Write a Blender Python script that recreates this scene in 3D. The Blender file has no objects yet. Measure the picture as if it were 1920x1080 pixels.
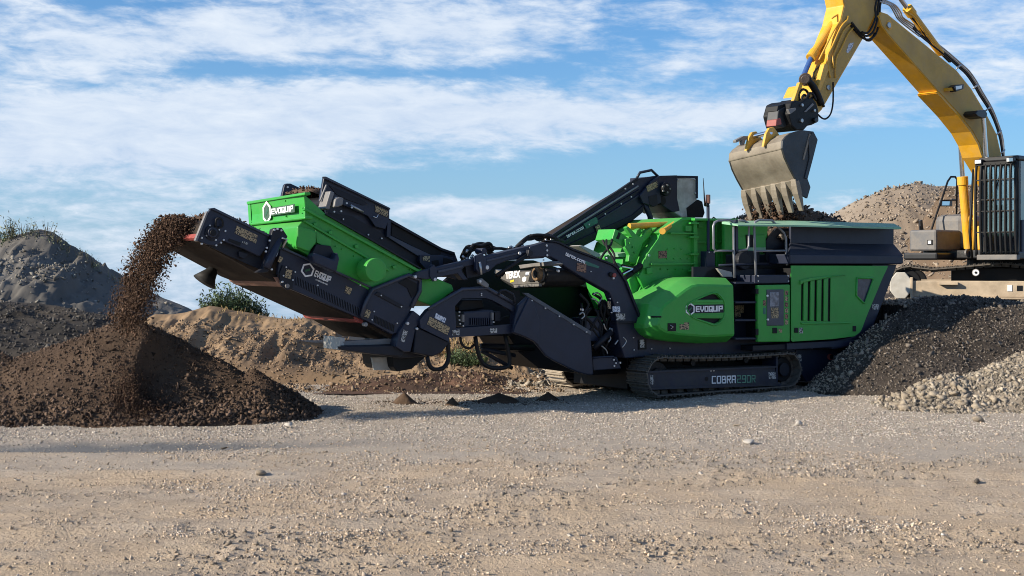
import bpy, bmesh, math, random
import numpy as np
from mathutils import Vector, Matrix
from mathutils.geometry import tessellate_polygon

S = bpy.context.scene
COL = S.collection
R = math.radians
rng = np.random.default_rng(7)
random.seed(7)

# ------------------------------------------------------------------ camera
FPX, HZ, CAMZ = 2500.0, 497.0, 2.39          # focal length in px of the 1920 frame, horizon row, eye height
cam = bpy.data.cameras.new('camera')
cam.sensor_width = 36
cam.lens = FPX / 1920 * 36
cam.shift_y = -(540 - HZ) / 1920
cam.clip_end = 3000
co = bpy.data.objects.new('camera', cam)
co.location = (0, 0, CAMZ)
co.rotation_euler = (R(90), 0, 0)
COL.objects.link(co)
S.camera = co

# ------------------------------------------------------------------ light
SUN_EL, SUN_AZ = 24.0, -20.0                 # azimuth: from the left, degrees behind (+) or before (-) the picture plane
sun_dir = Vector((-math.cos(R(SUN_EL)) * math.cos(R(SUN_AZ)), math.cos(R(SUN_EL)) * math.sin(R(SUN_AZ)), math.sin(R(SUN_EL))))
sl = bpy.data.lights.new('sun', 'SUN')
sl.energy = 5.0
sl.angle = R(0.5)
sl.color = (1.0, 0.88, 0.71)
so = bpy.data.objects.new('sun', sl)
so.rotation_euler = sun_dir.to_track_quat('Z', 'Y').to_euler()
COL.objects.link(so)

W = bpy.data.worlds.new('World')
S.world = W
W.use_nodes = True
nt = W.node_tree
nt.nodes.clear()
N, L = nt.nodes.new, nt.links.new
out = N('ShaderNodeOutputWorld')
bg = N('ShaderNodeBackground')
bg.inputs['Strength'].default_value = 0.10
sky = N('ShaderNodeTexSky')
sky.sky_type = 'NISHITA'
sky.sun_disc = False
sky.sun_elevation = R(SUN_EL)
sky.sun_rotation = math.atan2(sun_dir.x, sun_dir.y)
sky.air_density, sky.dust_density, sky.ozone_density = 1.0, 0.6, 2.0


def wmath(op, a, b=None, c=None, clamp=False):
    n = N('ShaderNodeMath')
    n.operation = op
    n.use_clamp = clamp
    for k, v in enumerate((a, b, c)):
        if v is None:
            continue
        if isinstance(v, (int, float)):
            n.inputs[k].default_value = v
        else:
            L(v, n.inputs[k])
    return n.outputs[0]


geo = N('ShaderNodeTexCoord')
sep = N('ShaderNodeSeparateXYZ')
L(geo.outputs['Generated'], sep.inputs[0])
dx, dy, dz = sep.outputs
az_ = wmath('ARCTAN2', dx, wmath('ADD', dy, 0.0001))
el_ = wmath('ARCSINE', dz)
comb = N('ShaderNodeCombineXYZ')
L(wmath('ADD', az_, wmath('MULTIPLY', el_, 0.35)), comb.inputs[0])
L(wmath('MULTIPLY', el_, 2.6), comb.inputs[1])


def cloud_noise(scale, detail, rough, loc, dist=0.0, sx=1.0, sy=1.0):
    mp = N('ShaderNodeMapping')
    mp.inputs['Location'].default_value = loc
    mp.inputs['Scale'].default_value = (sx, sy, 1)
    L(comb.outputs[0], mp.inputs[0])
    n = N('ShaderNodeTexNoise')
    n.inputs['Scale'].default_value = scale
    n.inputs['Detail'].default_value = detail
    n.inputs['Roughness'].default_value = rough
    n.inputs['Distortion'].default_value = dist
    L(mp.outputs[0], n.inputs['Vector'])
    return n.outputs['Fac']


def bump2(cx, cy, rx, ry):
    """soft patch of cloud round a direction (azimuth, elevation as dx/dy, dz/dy)"""
    ax = wmath('DIVIDE', dx, wmath('MAXIMUM', dy, 0.05))
    az = wmath('DIVIDE', dz, wmath('MAXIMUM', dy, 0.05))
    a = wmath('DIVIDE', wmath('SUBTRACT', ax, cx), rx)
    b = wmath('DIVIDE', wmath('SUBTRACT', az, cy), ry)
    d = wmath('ADD', wmath('MULTIPLY', a, a), wmath('MULTIPLY', b, b))
    return wmath('EXPONENT', wmath('MULTIPLY', d, -1.0))


big = cloud_noise(3.2, 4, 0.55, (3.1, 0.6, 0), 0.3)
mid = cloud_noise(8.0, 9, 0.62, (1.7, 4.2, 0), 0.5)
fine = cloud_noise(26.0, 8, 0.62, (0.4, 2.2, 0), 0.4, 0.9, 1.1)
micro = cloud_noise(80.0, 5, 0.6, (5.4, 1.2, 0), 0.2, 0.8, 1.1)
cov = wmath('ADD', wmath('MULTIPLY', big, 0.55), wmath('MULTIPLY', mid, 1.15))
cov = wmath('ADD', cov, wmath('ADD', wmath('MULTIPLY', fine, 0.85), wmath('MULTIPLY', micro, 0.42)))


def px_dir(x, y):
    return (x - 960) / FPX, (HZ - y) / FPX


patches = [(330, 70, 420, 62, .30), (800, 55, 380, 62, .30), (460, 130, 170, 20, -.42), (790, 138, 210, 13, -.34), (985, 140, 110, 34, -.34),
           (110, 250, 330, 85, .36), (480, 215, 380, 55, .34), (860, 215, 360, 58, .40), (1090, 245, 200, 60, .26), (430, 295, 480, 52, .32), (200, 165, 120, 14, -.16),
           (840, 344, 330, 20, -.40), (900, 398, 330, 30, .34), (1330, 400, 330, 24, .18), (1320, 315, 420, 46, -.42), (1750, 280, 280, 60, -.36), (1190, 60, 120, 60, -.30),
           (1270, 122, 130, 15, .26), (1420, 55, 190, 46, .16), (1410, 212, 150, 30, .24), (1600, 235, 200, 34, .20), (1800, 35, 190, 40, .26), (1850, 150, 140, 32, .16),
           (1560, 140, 300, 26, -.16), (160, 385, 420, 40, .10), (300, 6, 220, 10, -.22)]
for x, y, rx, ry, w in patches:
    cx, cy = px_dir(x, y)
    cov = wmath('ADD', cov, wmath('MULTIPLY', bump2(cx, cy, rx / FPX, ry / FPX), w * 1.0))
mask = N('ShaderNodeMapRange')
mask.interpolation_type = 'SMOOTHSTEP'
mask.inputs['From Min'].default_value = 1.34
mask.inputs['From Max'].default_value = 1.92
mask.inputs['To Max'].default_value = 0.96
L(cov, mask.inputs['Value'])
# thin veil of high haze towards the horizon
veil = wmath('MULTIPLY', wmath('EXPONENT', wmath('MULTIPLY', wmath('MAXIMUM', dz, 0.0), -8.0)), 0.72)
shade = N('ShaderNodeMapRange')
shade.inputs['From Min'].default_value = 0.30
shade.inputs['From Max'].default_value = 0.70
L(wmath('ADD', wmath('MULTIPLY', mid, 0.45), wmath('MULTIPLY', fine, 0.55)), shade.inputs['Value'])
ccol = N('ShaderNodeMix')
ccol.data_type = 'RGBA'
ccol.inputs['A'].default_value = (3.4, 4.3, 5.7, 1)
ccol.inputs['B'].default_value = (5.7, 6.15, 6.7, 1)
L(shade.outputs[0], ccol.inputs['Factor'])
tint = N('ShaderNodeMix')
tint.data_type = 'RGBA'
tint.blend_type = 'MULTIPLY'
tint.inputs['Factor'].default_value = 1.0
tint.inputs['B'].default_value = (0.245, 0.61, 0.97, 1)
L(sky.outputs[0], tint.inputs['A'])
vm = N('ShaderNodeMix')
vm.data_type = 'RGBA'
vm.inputs['B'].default_value = (3.4, 4.5, 5.95, 1)
L(veil, vm.inputs['Factor'])
L(tint.outputs['Result'], vm.inputs['A'])
cm = N('ShaderNodeMix')
cm.data_type = 'RGBA'
L(mask.outputs[0], cm.inputs['Factor'])
L(vm.outputs['Result'], cm.inputs['A'])
L(ccol.outputs['Result'], cm.inputs['B'])
L(cm.outputs['Result'], bg.inputs['Color'])
L(bg.outputs[0], out.inputs[0])

S.view_settings.view_transform = 'Standard'
S.view_settings.look = 'None'
S.view_settings.exposure = 0.6
S.view_settings.gamma = 1
S.view_settings.use_curve_mapping = False
S.render.engine = 'CYCLES'
S.cycles.use_denoising = True
S.cycles.filter_width = 1.0

# ------------------------------------------------------------------ materials


def mat(name, col, rough=0.5, metal=0.0, var=0.15, scale=6.0, dust=0.0, dustcol=(0.30, 0.25, 0.19), bump=0.0, bscale=40.0, island=0.0, up=0.0, coat=0.0, col2=None, spec=0.5, bdist=0.02):
    """paint, rubber, soil: a base colour, a second colour in patches, dust in patches and on faces that look up, fine relief"""
    m = bpy.data.materials.new(name)
    m.use_nodes = True
    t = m.node_tree
    b = t.nodes['Principled BSDF']
    b.inputs['Roughness'].default_value = rough
    b.inputs['Metallic'].default_value = metal
    b.inputs['Coat Weight'].default_value = coat
    b.inputs['Coat Roughness'].default_value = 0.15
    b.inputs['Specular IOR Level'].default_value = spec
    tc = t.nodes.new('ShaderNodeTexCoord')

    def noise(s, d=5, r=0.6):
        n = t.nodes.new('ShaderNodeTexNoise')
        n.inputs['Scale'].default_value = s
        n.inputs['Detail'].default_value = d
        n.inputs['Roughness'].default_value = r
        t.links.new(tc.outputs['Object'], n.inputs['Vector'])
        return n.outputs['Fac']

    def rngmap(src, a, c, lo=0.0, hi=1.0):
        n = t.nodes.new('ShaderNodeMapRange')
        n.inputs['From Min'].default_value = a
        n.inputs['From Max'].default_value = c
        n.inputs['To Min'].default_value = lo
        n.inputs['To Max'].default_value = hi
        t.links.new(src, n.inputs['Value'])
        return n.outputs[0]

    def mix(fac, a, c, blend='MIX'):
        n = t.nodes.new('ShaderNodeMix')
        n.data_type = 'RGBA'
        n.blend_type = blend
        for sock, v in ((n.inputs['Factor'], fac), (n.inputs['A'], a), (n.inputs['B'], c)):
            if isinstance(v, (int, float)):
                sock.default_value = v
            elif isinstance(v, tuple):
                sock.default_value = (*v, 1)
            else:
                t.links.new(v, sock)
        return n.outputs['Result']

    lo = tuple(c * (1 - var) for c in col)
    hi = tuple(min(1, c * (1 + var)) for c in col)
    c = mix(rngmap(noise(scale), 0.35, 0.65), lo, hi)
    if col2:
        c = mix(rngmap(noise(scale * 0.37, 6, 0.65), 0.42, 0.62), c, col2)
    if island:
        g = t.nodes.new('ShaderNodeNewGeometry')
        v = rngmap(g.outputs['Random Per Island'], 0, 1, 1 - island, 1 + island)
        cmb = t.nodes.new('ShaderNodeCombineXYZ')
        for k in range(3):
            t.links.new(v, cmb.inputs[k])
        c = mix(1.0, c, cmb.outputs[0], 'MULTIPLY')
    if dust:
        f = rngmap(noise(scale * 0.6 + 1.3, 8, 0.7), 0.40, 0.72, 0, dust)
        if up:
            g2 = t.nodes.new('ShaderNodeNewGeometry')
            s2 = t.nodes.new('ShaderNodeSeparateXYZ')
            t.links.new(g2.outputs['Normal'], s2.inputs[0])
            ad = t.nodes.new('ShaderNodeMath')
            ad.operation = 'ADD'
            ad.use_clamp = True
            t.links.new(f, ad.inputs[0])
            t.links.new(rngmap(s2.outputs[2], 0.3, 0.9, 0, up), ad.inputs[1])
            f = ad.outputs[0]
        c = mix(f, c, dustcol)
        rr = rngmap(f, 0, 1, rough, 0.9)
        t.links.new(rr, b.inputs['Roughness'])
    t.links.new(c, b.inputs['Base Color'])
    if bump:
        bn = t.nodes.new('ShaderNodeBump')
        bn.inputs['Strength'].default_value = bump
        bn.inputs['Distance'].default_value = bdist
        t.links.new(noise(bscale, 8, 0.65), bn.inputs['Height'])
        t.links.new(bn.outputs[0], b.inputs['Normal'])
    return m


def sticker(name, base, ink, s=70.0, thr=0.62):
    m = mat(name, base, 0.5, var=0.08)
    t = m.node_tree
    b = t.nodes['Principled BSDF']
    src = b.inputs['Base Color'].links[0].from_socket
    tc = t.nodes.new('ShaderNodeTexCoord')
    n = t.nodes.new('ShaderNodeTexVoronoi')
    n.inputs['Scale'].default_value = s
    n.distance = 'CHEBYCHEV'
    t.links.new(tc.outputs['Object'], n.inputs['Vector'])
    sp = t.nodes.new('ShaderNodeSeparateColor')
    t.links.new(n.outputs['Color'], sp.inputs[0])
    g = t.nodes.new('ShaderNodeMath')
    g.operation = 'GREATER_THAN'
    g.inputs[1].default_value = thr
    t.links.new(sp.outputs[0], g.inputs[0])
    mx = t.nodes.new('ShaderNodeMix')
    mx.data_type = 'RGBA'
    mx.inputs['B'].default_value = (*ink, 1)
    t.links.new(g.outputs[0], mx.inputs['Factor'])
    t.links.new(src, mx.inputs['A'])
    t.links.new(mx.outputs['Result'], b.inputs['Base Color'])
    return m


DUST = (0.26, 0.22, 0.17)
NAVY = mat('navy paint', (0.0125, 0.0180, 0.0385), 0.42, 0.0, 0.15, 3, dust=0.08, dustcol=(0.04, 0.045, 0.06), up=0.45, bump=0.04, spec=0.4)
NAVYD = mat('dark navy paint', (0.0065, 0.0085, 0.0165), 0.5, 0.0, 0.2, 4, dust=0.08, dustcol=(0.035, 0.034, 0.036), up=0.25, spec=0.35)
NAVYL = mat('navy edge paint', (0.028, 0.036, 0.060), 0.4, 0.0, 0.15, 5)
GREEN = mat('green paint', (0.034, 0.32, 0.044), 0.38, 0.0, 0.07, 2.2, dust=0.26, dustcol=(0.12, 0.25, 0.085), up=0.25, coat=0.08, bump=0.02, spec=0.38)
PGREEN = mat('green paint lightened for skylight', (0.20, 0.42, 0.27), 0.55, 0.0, 0.1, 3, dust=0.4, dustcol=(0.30, 0.40, 0.30), up=0.2)  # paler than the body green: skylight on rim and ledges put into the colour
RUBBER = mat('black rubber', (0.012, 0.012, 0.013), 0.65, 0, 0.25, 8, dust=0.1, dustcol=(0.06, 0.055, 0.05), spec=0.3)
BELT = mat('brown dusty rubber belt', (0.030, 0.022, 0.017), 0.8, 0, 0.25, 5, dust=0.35, dustcol=(0.06, 0.042, 0.030), bump=0.1, spec=0.2)
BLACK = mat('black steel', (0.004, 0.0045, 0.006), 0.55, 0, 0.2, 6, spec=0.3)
STEEL = mat('bare steel', (0.42, 0.42, 0.42), 0.35, 0.85, 0.15, 12)
GREY = mat('grey paint', (0.16, 0.16, 0.165), 0.5, 0, 0.1, 6, dust=0.3)
LGREY = mat('light grey paint', (0.42, 0.41, 0.38), 0.55, 0, 0.12, 5, dust=0.35, dustcol=(0.33, 0.29, 0.23))
WHITE = mat('white print', (0.80, 0.80, 0.80), 0.5, 0, 0.03)
BOLT = mat('zinc bolt', (0.55, 0.55, 0.56), 0.4, 0.6, 0.1, 30)
YELLOWH = mat('orange yellow paint', (0.62, 0.34, 0.03), 0.4, 0, 0.1, 6, dust=0.2)
SHOE = mat('worn track steel', (0.085, 0.078, 0.07), 0.6, 0.3, 0.3, 9, dust=0.8, dustcol=(0.19, 0.16, 0.125), bump=0.15)
TFRAME = mat('dusty navy track frame', (0.010, 0.014, 0.030), 0.5, 0.0, 0.2, 5, dust=0.55, dustcol=(0.075, 0.066, 0.055), up=0.8)
SHOE_LIT = mat('sunlit dusty track steel', (0.30, 0.255, 0.20), 0.8, 0, 0.25, 9, dust=0.5, dustcol=(0.42, 0.36, 0.29), bump=0.15)  # paler copy of the shoe steel: sunlight put into the colour
RED = mat('red paint', (0.27, 0.04, 0.035), 0.5, 0, 0.15, 8, dust=0.25)
SALMON = mat('worn red rubber edge', (0.30, 0.15, 0.11), 0.7, 0, 0.2, 8, dust=0.45)
TAN = sticker('tan safety sticker', (0.38, 0.29, 0.16), (0.03, 0.025, 0.02))
TANR = sticker('red brown safety sticker', (0.24, 0.13, 0.08), (0.05, 0.02, 0.015), 46)
WLAB = sticker('white label', (0.62, 0.66, 0.72), (0.12, 0.16, 0.25), 60, 0.7)
GLAB = sticker('grey label', (0.42, 0.42, 0.40), (0.05, 0.05, 0.05), 55, 0.6)
LTEAL = mat('green stripe print', (0.03, 0.14, 0.10), 0.5)
GREENP = mat('green print', (0.02, 0.11, 0.055), 0.5)
SCREEN = mat('display glass', (0.05, 0.07, 0.10), 0.12, 0, 0.2, 9)
FLAP = mat('grey rubber flap', (0.48, 0.45, 0.43), 0.55, 0, 0.25, 4, dust=0.5, dustcol=(0.24, 0.19, 0.15))
YEL = mat('excavator yellow paint', (0.66, 0.335, 0.010), 0.45, 0, 0.10, 2.5, dust=0.42, dustcol=(0.50, 0.34, 0.13), coat=0.1, bump=0.02)
BUCK = mat('worn bucket steel', (0.22, 0.19, 0.15), 0.6, 0.15, 0.25, 3.5, dust=0.6, dustcol=(0.30, 0.26, 0.20), bump=0.1, col2=(0.16, 0.135, 0.105))
BUCKD = mat('bucket steel darkened for shade', (0.022, 0.026, 0.032), 0.45, 0.2, 0.3, 4, dust=0.25, dustcol=(0.10, 0.085, 0.06))  # darker than the bucket's back: shade on its cheeks put into the colour
DYEL = mat('sun faded dusty yellow', (0.47, 0.31, 0.085), 0.6, 0, 0.12, 2.2, dust=0.6, dustcol=(0.40, 0.30, 0.17), bump=0.03, spec=0.3)
DUSTY = mat('dust covered track frame', (0.40, 0.32, 0.23), 0.85, 0, 0.18, 4, dust=0.6, dustcol=(0.48, 0.40, 0.30), bump=0.15)
BLUE = mat('blue chrome rod', (0.08, 0.17, 0.42), 0.25, 0.5, 0.1)
CHROME = mat('chrome rod', (0.62, 0.63, 0.65), 0.18, 1.0, 0.05)
PLASTIC = mat('black plastic', (0.012, 0.012, 0.014), 0.35, 0, 0.2, 10)
MIRROR = mat('mirror glass', (0.55, 0.62, 0.70), 0.08, 1.0, 0.02)
LENS = mat('lamp lens', (0.75, 0.75, 0.72), 0.15, 0.2, 0.05)
GLASS = bpy.data.materials.new('cab glass')
GLASS.use_nodes = True
gt = GLASS.node_tree
gt.nodes.remove(gt.nodes['Principled BSDF'])
g_t = gt.nodes.new('ShaderNodeBsdfTransparent')
g_t.inputs[0].default_value = (0.86, 0.90, 0.92, 1)
g_g = gt.nodes.new('ShaderNodeBsdfGlossy')
g_g.inputs['Roughness'].default_value = 0.04
g_f = gt.nodes.new('ShaderNodeFresnel')
g_f.inputs[0].default_value = 1.5
g_m = gt.nodes.new('ShaderNodeMixShader')
g_a = gt.nodes.new('ShaderNodeMath')
g_a.operation = 'ADD'
g_a.inputs[1].default_value = 0.22
gt.links.new(g_f.outputs[0], g_a.inputs[0])
gt.links.new(g_a.outputs[0], g_m.inputs[0])
gt.links.new(g_t.outputs[0], g_m.inputs[1])
gt.links.new(g_g.outputs[0], g_m.inputs[2])
gt.links.new(g_m.outputs[0], gt.nodes['Material Output'].inputs[0])

# ------------------------------------------------------------------ object helpers


def link(name, me, m=None, parent=None, smooth=False):
    o = bpy.data.objects.new(name, me)
    COL.objects.link(o)
    if m is not None and not me.materials:
        me.materials.append(m)
    if parent is not None:
        o.parent = parent
    if smooth:
        for p in me.polygons:
            p.use_smooth = True
    return o


def from_bm(name, bm, m, parent=None, smooth=False, bevel=0.0):
    bmesh.ops.recalc_face_normals(bm, faces=bm.faces)
    me = bpy.data.meshes.new(name)
    bm.to_mesh(me)
    bm.free()
    o = link(name, me, m, parent, smooth)
    if bevel:
        b = o.modifiers.new('bevel', 'BEVEL')
        b.width = bevel
        b.segments = 2
        b.limit_method = 'ANGLE'
        b.angle_limit = R(32)
    return o


def tag(o, label, cat, group=None, kind=None):
    o['label'] = label
    o['category'] = cat
    if group:
        o['group'] = group
    if kind:
        o['kind'] = kind
    return o


def fast_mesh(name, verts, tris, m):
    me = bpy.data.meshes.new(name)
    verts = np.asarray(verts, np.float32)
    tris = np.asarray(tris, np.int32)
    me.vertices.add(len(verts))
    me.vertices.foreach_set('co', verts.ravel())
    k = tris.shape[1]
    me.loops.add(tris.size)
    me.loops.foreach_set('vertex_index', tris.ravel())
    me.polygons.add(len(tris))
    me.polygons.foreach_set('loop_start', np.arange(0, tris.size, k, dtype=np.int32))
    me.update(calc_edges=True)
    me.validate()
    if m:
        me.materials.append(m)
    return me


class Frame:
    """a machine's own axes on the ground: u along it, v across it; px() carries a point of the photograph on to one of its planes"""

    def __init__(self, x0, y0, deg, z0=0.0):
        self.x0, self.y0, self.z0, self.a = x0, y0, z0, R(deg)
        self.c, self.s = math.cos(self.a), math.sin(self.a)

    def px(self, x, y, v):
        a = (x - 960) / FPX
        u = (a * (self.y0 + self.c * v) - self.x0 + self.s * v) / (self.c - a * self.s)
        Y = self.y0 + self.s * u + self.c * v
        return Vector((u, v, CAMZ - (y - HZ) * Y / FPX - self.z0))

    def pu(self, x, y, u):
        a = (x - 960) / FPX
        v = (self.x0 + self.c * u - a * (self.y0 + self.s * u)) / (self.s + a * self.c)
        Y = self.y0 + self.s * u + self.c * v
        return Vector((u, v, CAMZ - (y - HZ) * Y / FPX - self.z0))

    def root(self, name, label, cat):
        o = bpy.data.objects.new(name, None)
        o.location = (self.x0, self.y0, self.z0)
        o.rotation_euler = (0, 0, self.a)
        COL.objects.link(o)
        tag(o, label, cat)
        return o


def prism_bm(front, off, holes=()):
    """a solid between a flat outline and the same outline moved by off, with openings"""
    bm = bmesh.new()
    loops = [front] + [list(h) for h in holes]
    allv = [p for l in loops for p in l]
    vf = [bm.verts.new(p) for p in allv]
    vb = [bm.verts.new(Vector(p) + off) for p in allv]
    if holes:
        for t in tessellate_polygon([[Vector(p) for p in l] for l in loops]):
            for vs in (vf, vb):
                try:
                    bm.faces.new([vs[i] for i in t])
                except ValueError:
                    pass
    else:
        bm.faces.new(vf)
        bm.faces.new(vb)
    k = 0
    for l in loops:
        n = len(l)
        for i in range(n):
            a, b = k + i, k + (i + 1) % n
            bm.faces.new((vf[a], vf[b], vb[b], vb[a]))
        k += n
    return bm


class Kit:
    """builders bound to one machine"""

    def __init__(self, F, root):
        self.F, self.root = F, root

    def pts(self, P, v):
        return [self.F.px(p[0], p[1], v) for p in P]

    def plate(self, name, m, P, v0, v1, parent=None, holes=(), bevel=0.012, skew=(0, 0)):
        f = self.pts(P, v0)
        bm = prism_bm(f, Vector((skew[0], v1 - v0, skew[1])), [self.pts(h, v0) for h in holes])
        return from_bm(name, bm, m, parent or self.root, bevel=0 if holes else bevel)

    def uplate(self, name, m, P, u0, u1, parent=None, holes=(), bevel=0.012):
        f = [self.F.pu(p[0], p[1], u0) for p in P]
        bm = prism_bm(f, Vector((u1 - u0, 0, 0)), [[self.F.pu(p[0], p[1], u0) for p in h] for h in holes])
        return from_bm(name, bm, m, parent or self.root, bevel=0 if holes else bevel)

    def box(self, name, m, lo, hi, parent=None, bevel=0.012):
        bm = bmesh.new()
        bmesh.ops.create_cube(bm, size=1)
        for v in bm.verts:
            v.co = Vector([lo[k] + (v.co[k] + 0.5) * (hi[k] - lo[k]) for k in range(3)])
        return from_bm(name, bm, m, parent or self.root, bevel=bevel)

    def tube(self, name, m, P, r, parent=None, n=8, sm=0, closed=False):
        """P: world-of-the-machine points, or (x, y, v) triples read from the photograph when they are large"""
        pts = [self.F.px(*p) if p[0] > 150 else Vector(p) for p in P]
        bm = bmesh.new()
        sweep(bm, pts, r, n, sm, closed)
        return from_bm(name, bm, m, parent or self.root, smooth=True)

    def tubes(self, name, m, LP, r, parent=None, n=6, sm=3):
        for P in LP:
            bm = bmesh.new()
            sweep(bm, [self.F.px(*p) if p[0] > 150 else Vector(p) for p in P], r, n, sm)
            o = from_bm(name, bm, m, parent or self.root, smooth=True)
        return o

    def disc(self, name, m, x, y, rpx, v0, v1, parent=None, n=28, bevel=0.008):
        c = self.F.px(x, y, v0)
        r = rpx * (self.F.y0 + self.F.s * c.x + self.F.c * v0) / FPX
        return from_bm(name, cyl_bm(c, c + Vector((0, v1 - v0, 0)), r, n), m, parent or self.root, bevel=bevel)

    def bolts(self, P, v, rpx=1.2, parent=None, m=None, t=0.02):
        bm = bmesh.new()
        for (x, y) in P:
            c = self.F.px(x, y, v)
            r = rpx * (self.F.y0 + self.F.s * c.x + self.F.c * v) / FPX
            add_cyl(bm, c + Vector((0, 0.01, 0)), c - Vector((0, t, 0)), r, 6)
        o = from_bm('bolts', bm, m or BOLT, parent or self.root)
        o['kind'] = 'stuff'
        return o


def add_cyl(bm, a, b, r, n, r2=None):
    a, b = Vector(a), Vector(b)
    d = (b - a).normalized()
    x = d.orthogonal().normalized()
    y = d.cross(x)
    r2 = r if r2 is None else r2
    A = [bm.verts.new(a + (x * math.cos(t) + y * math.sin(t)) * r) for t in [2 * math.pi * k / n for k in range(n)]]
    B = [bm.verts.new(b + (x * math.cos(t) + y * math.sin(t)) * r2) for t in [2 * math.pi * k / n for k in range(n)]]
    bm.faces.new(A[::-1])
    bm.faces.new(B)
    for k in range(n):
        bm.faces.new((A[k], A[(k + 1) % n], B[(k + 1) % n], B[k]))


def cyl_bm(a, b, r, n=28, r2=None):
    bm = bmesh.new()
    add_cyl(bm, a, b, r, n, r2)
    return bm


def add_box(bm, lo, hi, M=None):
    vs = []
    for k in range(8):
        p = Vector([(hi if (k >> j) & 1 else lo)[j] for j in range(3)])
        vs.append(bm.verts.new(M @ p if M is not None else p))
    for f in ((0, 2, 3, 1), (4, 5, 7, 6), (0, 1, 5, 4), (2, 6, 7, 3), (0, 4, 6, 2), (1, 3, 7, 5)):
        bm.faces.new([vs[i] for i in f])


def catmull(pts, k):
    if k <= 1 or len(pts) < 3:
        return pts
    out = []
    for i in range(len(pts) - 1):
        p0 = pts[max(i - 1, 0)]
        p1, p2 = pts[i], pts[i + 1]
        p3 = pts[min(i + 2, len(pts) - 1)]
        for j in range(k):
            t = j / k
            out.append(0.5 * ((2 * p1) + (p2 - p0) * t + (2 * p0 - 5 * p1 + 4 * p2 - p3) * t * t + (3 * p1 - p0 - 3 * p2 + p3) * t ** 3))
    out.append(pts[-1])
    return out


def sweep(bm, pts, r, n=8, sm=0, closed=False):
    pts = catmull([Vector(p) for p in pts], sm)
    rings = []
    nrm = None
    for i, p in enumerate(pts):
        a = pts[max(i - 1, 0)]
        b = pts[min(i + 1, len(pts) - 1)]
        d = (b - a).normalized()
        if nrm is None:
            nrm = d.orthogonal().normalized()
        nrm = (nrm - d * nrm.dot(d)).normalized()
        y = d.cross(nrm)
        rr = r if not isinstance(r, (list, tuple)) else r[min(i, len(r) - 1)]
        rings.append([bm.verts.new(p + (nrm * math.cos(t) + y * math.sin(t)) * rr) for t in [2 * math.pi * k / n for k in range(n)]])
    for A, B in zip(rings, rings[1:]):
        for k in range(n):
            bm.faces.new((A[k], A[(k + 1) % n], B[(k + 1) % n], B[k]))
    bm.faces.new(rings[0][::-1])
    bm.faces.new(rings[-1])


# stroke lettering: each letter a few straight bars on a 4 x 6 grid
GLYPH = {
    'E': [[(4, 6), (0, 6), (0, 0), (4, 0)], [(0, 3), (3.6, 3)]],
    'V': [[(0, 6), (0, 3), (2, 0), (4, 3), (4, 6)]],
    'O': [[(0, 0), (0, 6), (4, 6), (4, 0), (0, 0)]],
    'Q': [[(0, 0), (0, 6), (4, 6), (4, 0), (0, 0)], [(2.4, 1.8), (4.3, -.6)]],
    'U': [[(0, 6), (0, 0), (4, 0), (4, 6)]],
    'I': [[(0, 6), (0, 0)]],
    'P': [[(0, 0), (0, 6), (4, 6), (4, 2.6), (0, 2.6)]],
    'C': [[(4, 6), (0, 6), (0, 0), (4, 0)]],
    'B': [[(0, 0), (0, 6), (3.5, 6), (3.5, 3), (4, 3), (4, 0), (0, 0)], [(0, 3), (3.5, 3)]],
    'R': [[(0, 0), (0, 6), (4, 6), (4, 3), (0, 3)], [(2, 3), (4, 0)]],
    'A': [[(0, 0), (0, 6), (4, 6), (4, 0)], [(0, 2.8), (4, 2.8)]],
    '2': [[(0, 6), (4, 6), (4, 3.2), (0, 3), (0, 0), (4, 0)]],
    '9': [[(0, 0), (4, 0), (4, 6), (0, 6), (0, 3), (4, 3)]],
    '0': [[(0, 0), (0, 6), (4, 6), (4, 0), (0, 0)]],
    'T': [[(0, 6), (4, 6)], [(2, 6), (2, 0)]],
    'X': [[(0, 0), (4, 6)], [(0, 6), (4, 0)]],
}


def lettering(name, text, m, org, right, up, width, height, parent, wgt=1.1, depth=0.005):
    """text from org, width x height, standing proud along right x up"""
    bm = bmesh.new()
    right, up = Vector(right).normalized(), Vector(up).normalized()
    nrm = right.cross(up).normalized()
    adv = [(4 if g != 'I' else 0) + 2.1 for g in text]
    tot = sum(adv) - 2.1 + wgt
    sx, sy = width / tot, height / (6 + wgt)
    x = wgt / 2
    k = 0
    for g, a in zip(text, adv):
        for line in GLYPH[g]:
            for (p, q) in zip(line, line[1:]):
                p, q = Vector((x + p[0], wgt / 2 + p[1], 0)), Vector((x + q[0], wgt / 2 + q[1], 0))
                d = (q - p).normalized()
                s = Vector((-d.y, d.x, 0)) * wgt / 2
                e = d * wgt / 2
                dd = depth + 0.0006 * (k % 5)
                k += 1
                cs = [p - e + s, p - e - s, q + e - s, q + e + s]
                W3 = [Vector(org) + right * c.x * sx + up * c.y * sy for c in cs]
                f = [bm.verts.new(w + nrm * dd) for w in W3]
                b = [bm.verts.new(w - nrm * 0.002) for w in W3]
                bm.faces.new(f)
                for i in range(4):
                    bm.faces.new((f[i], f[(i + 1) % 4], b[(i + 1) % 4], b[i]))
        x += a
    return from_bm(name, bm, m, parent)


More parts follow.
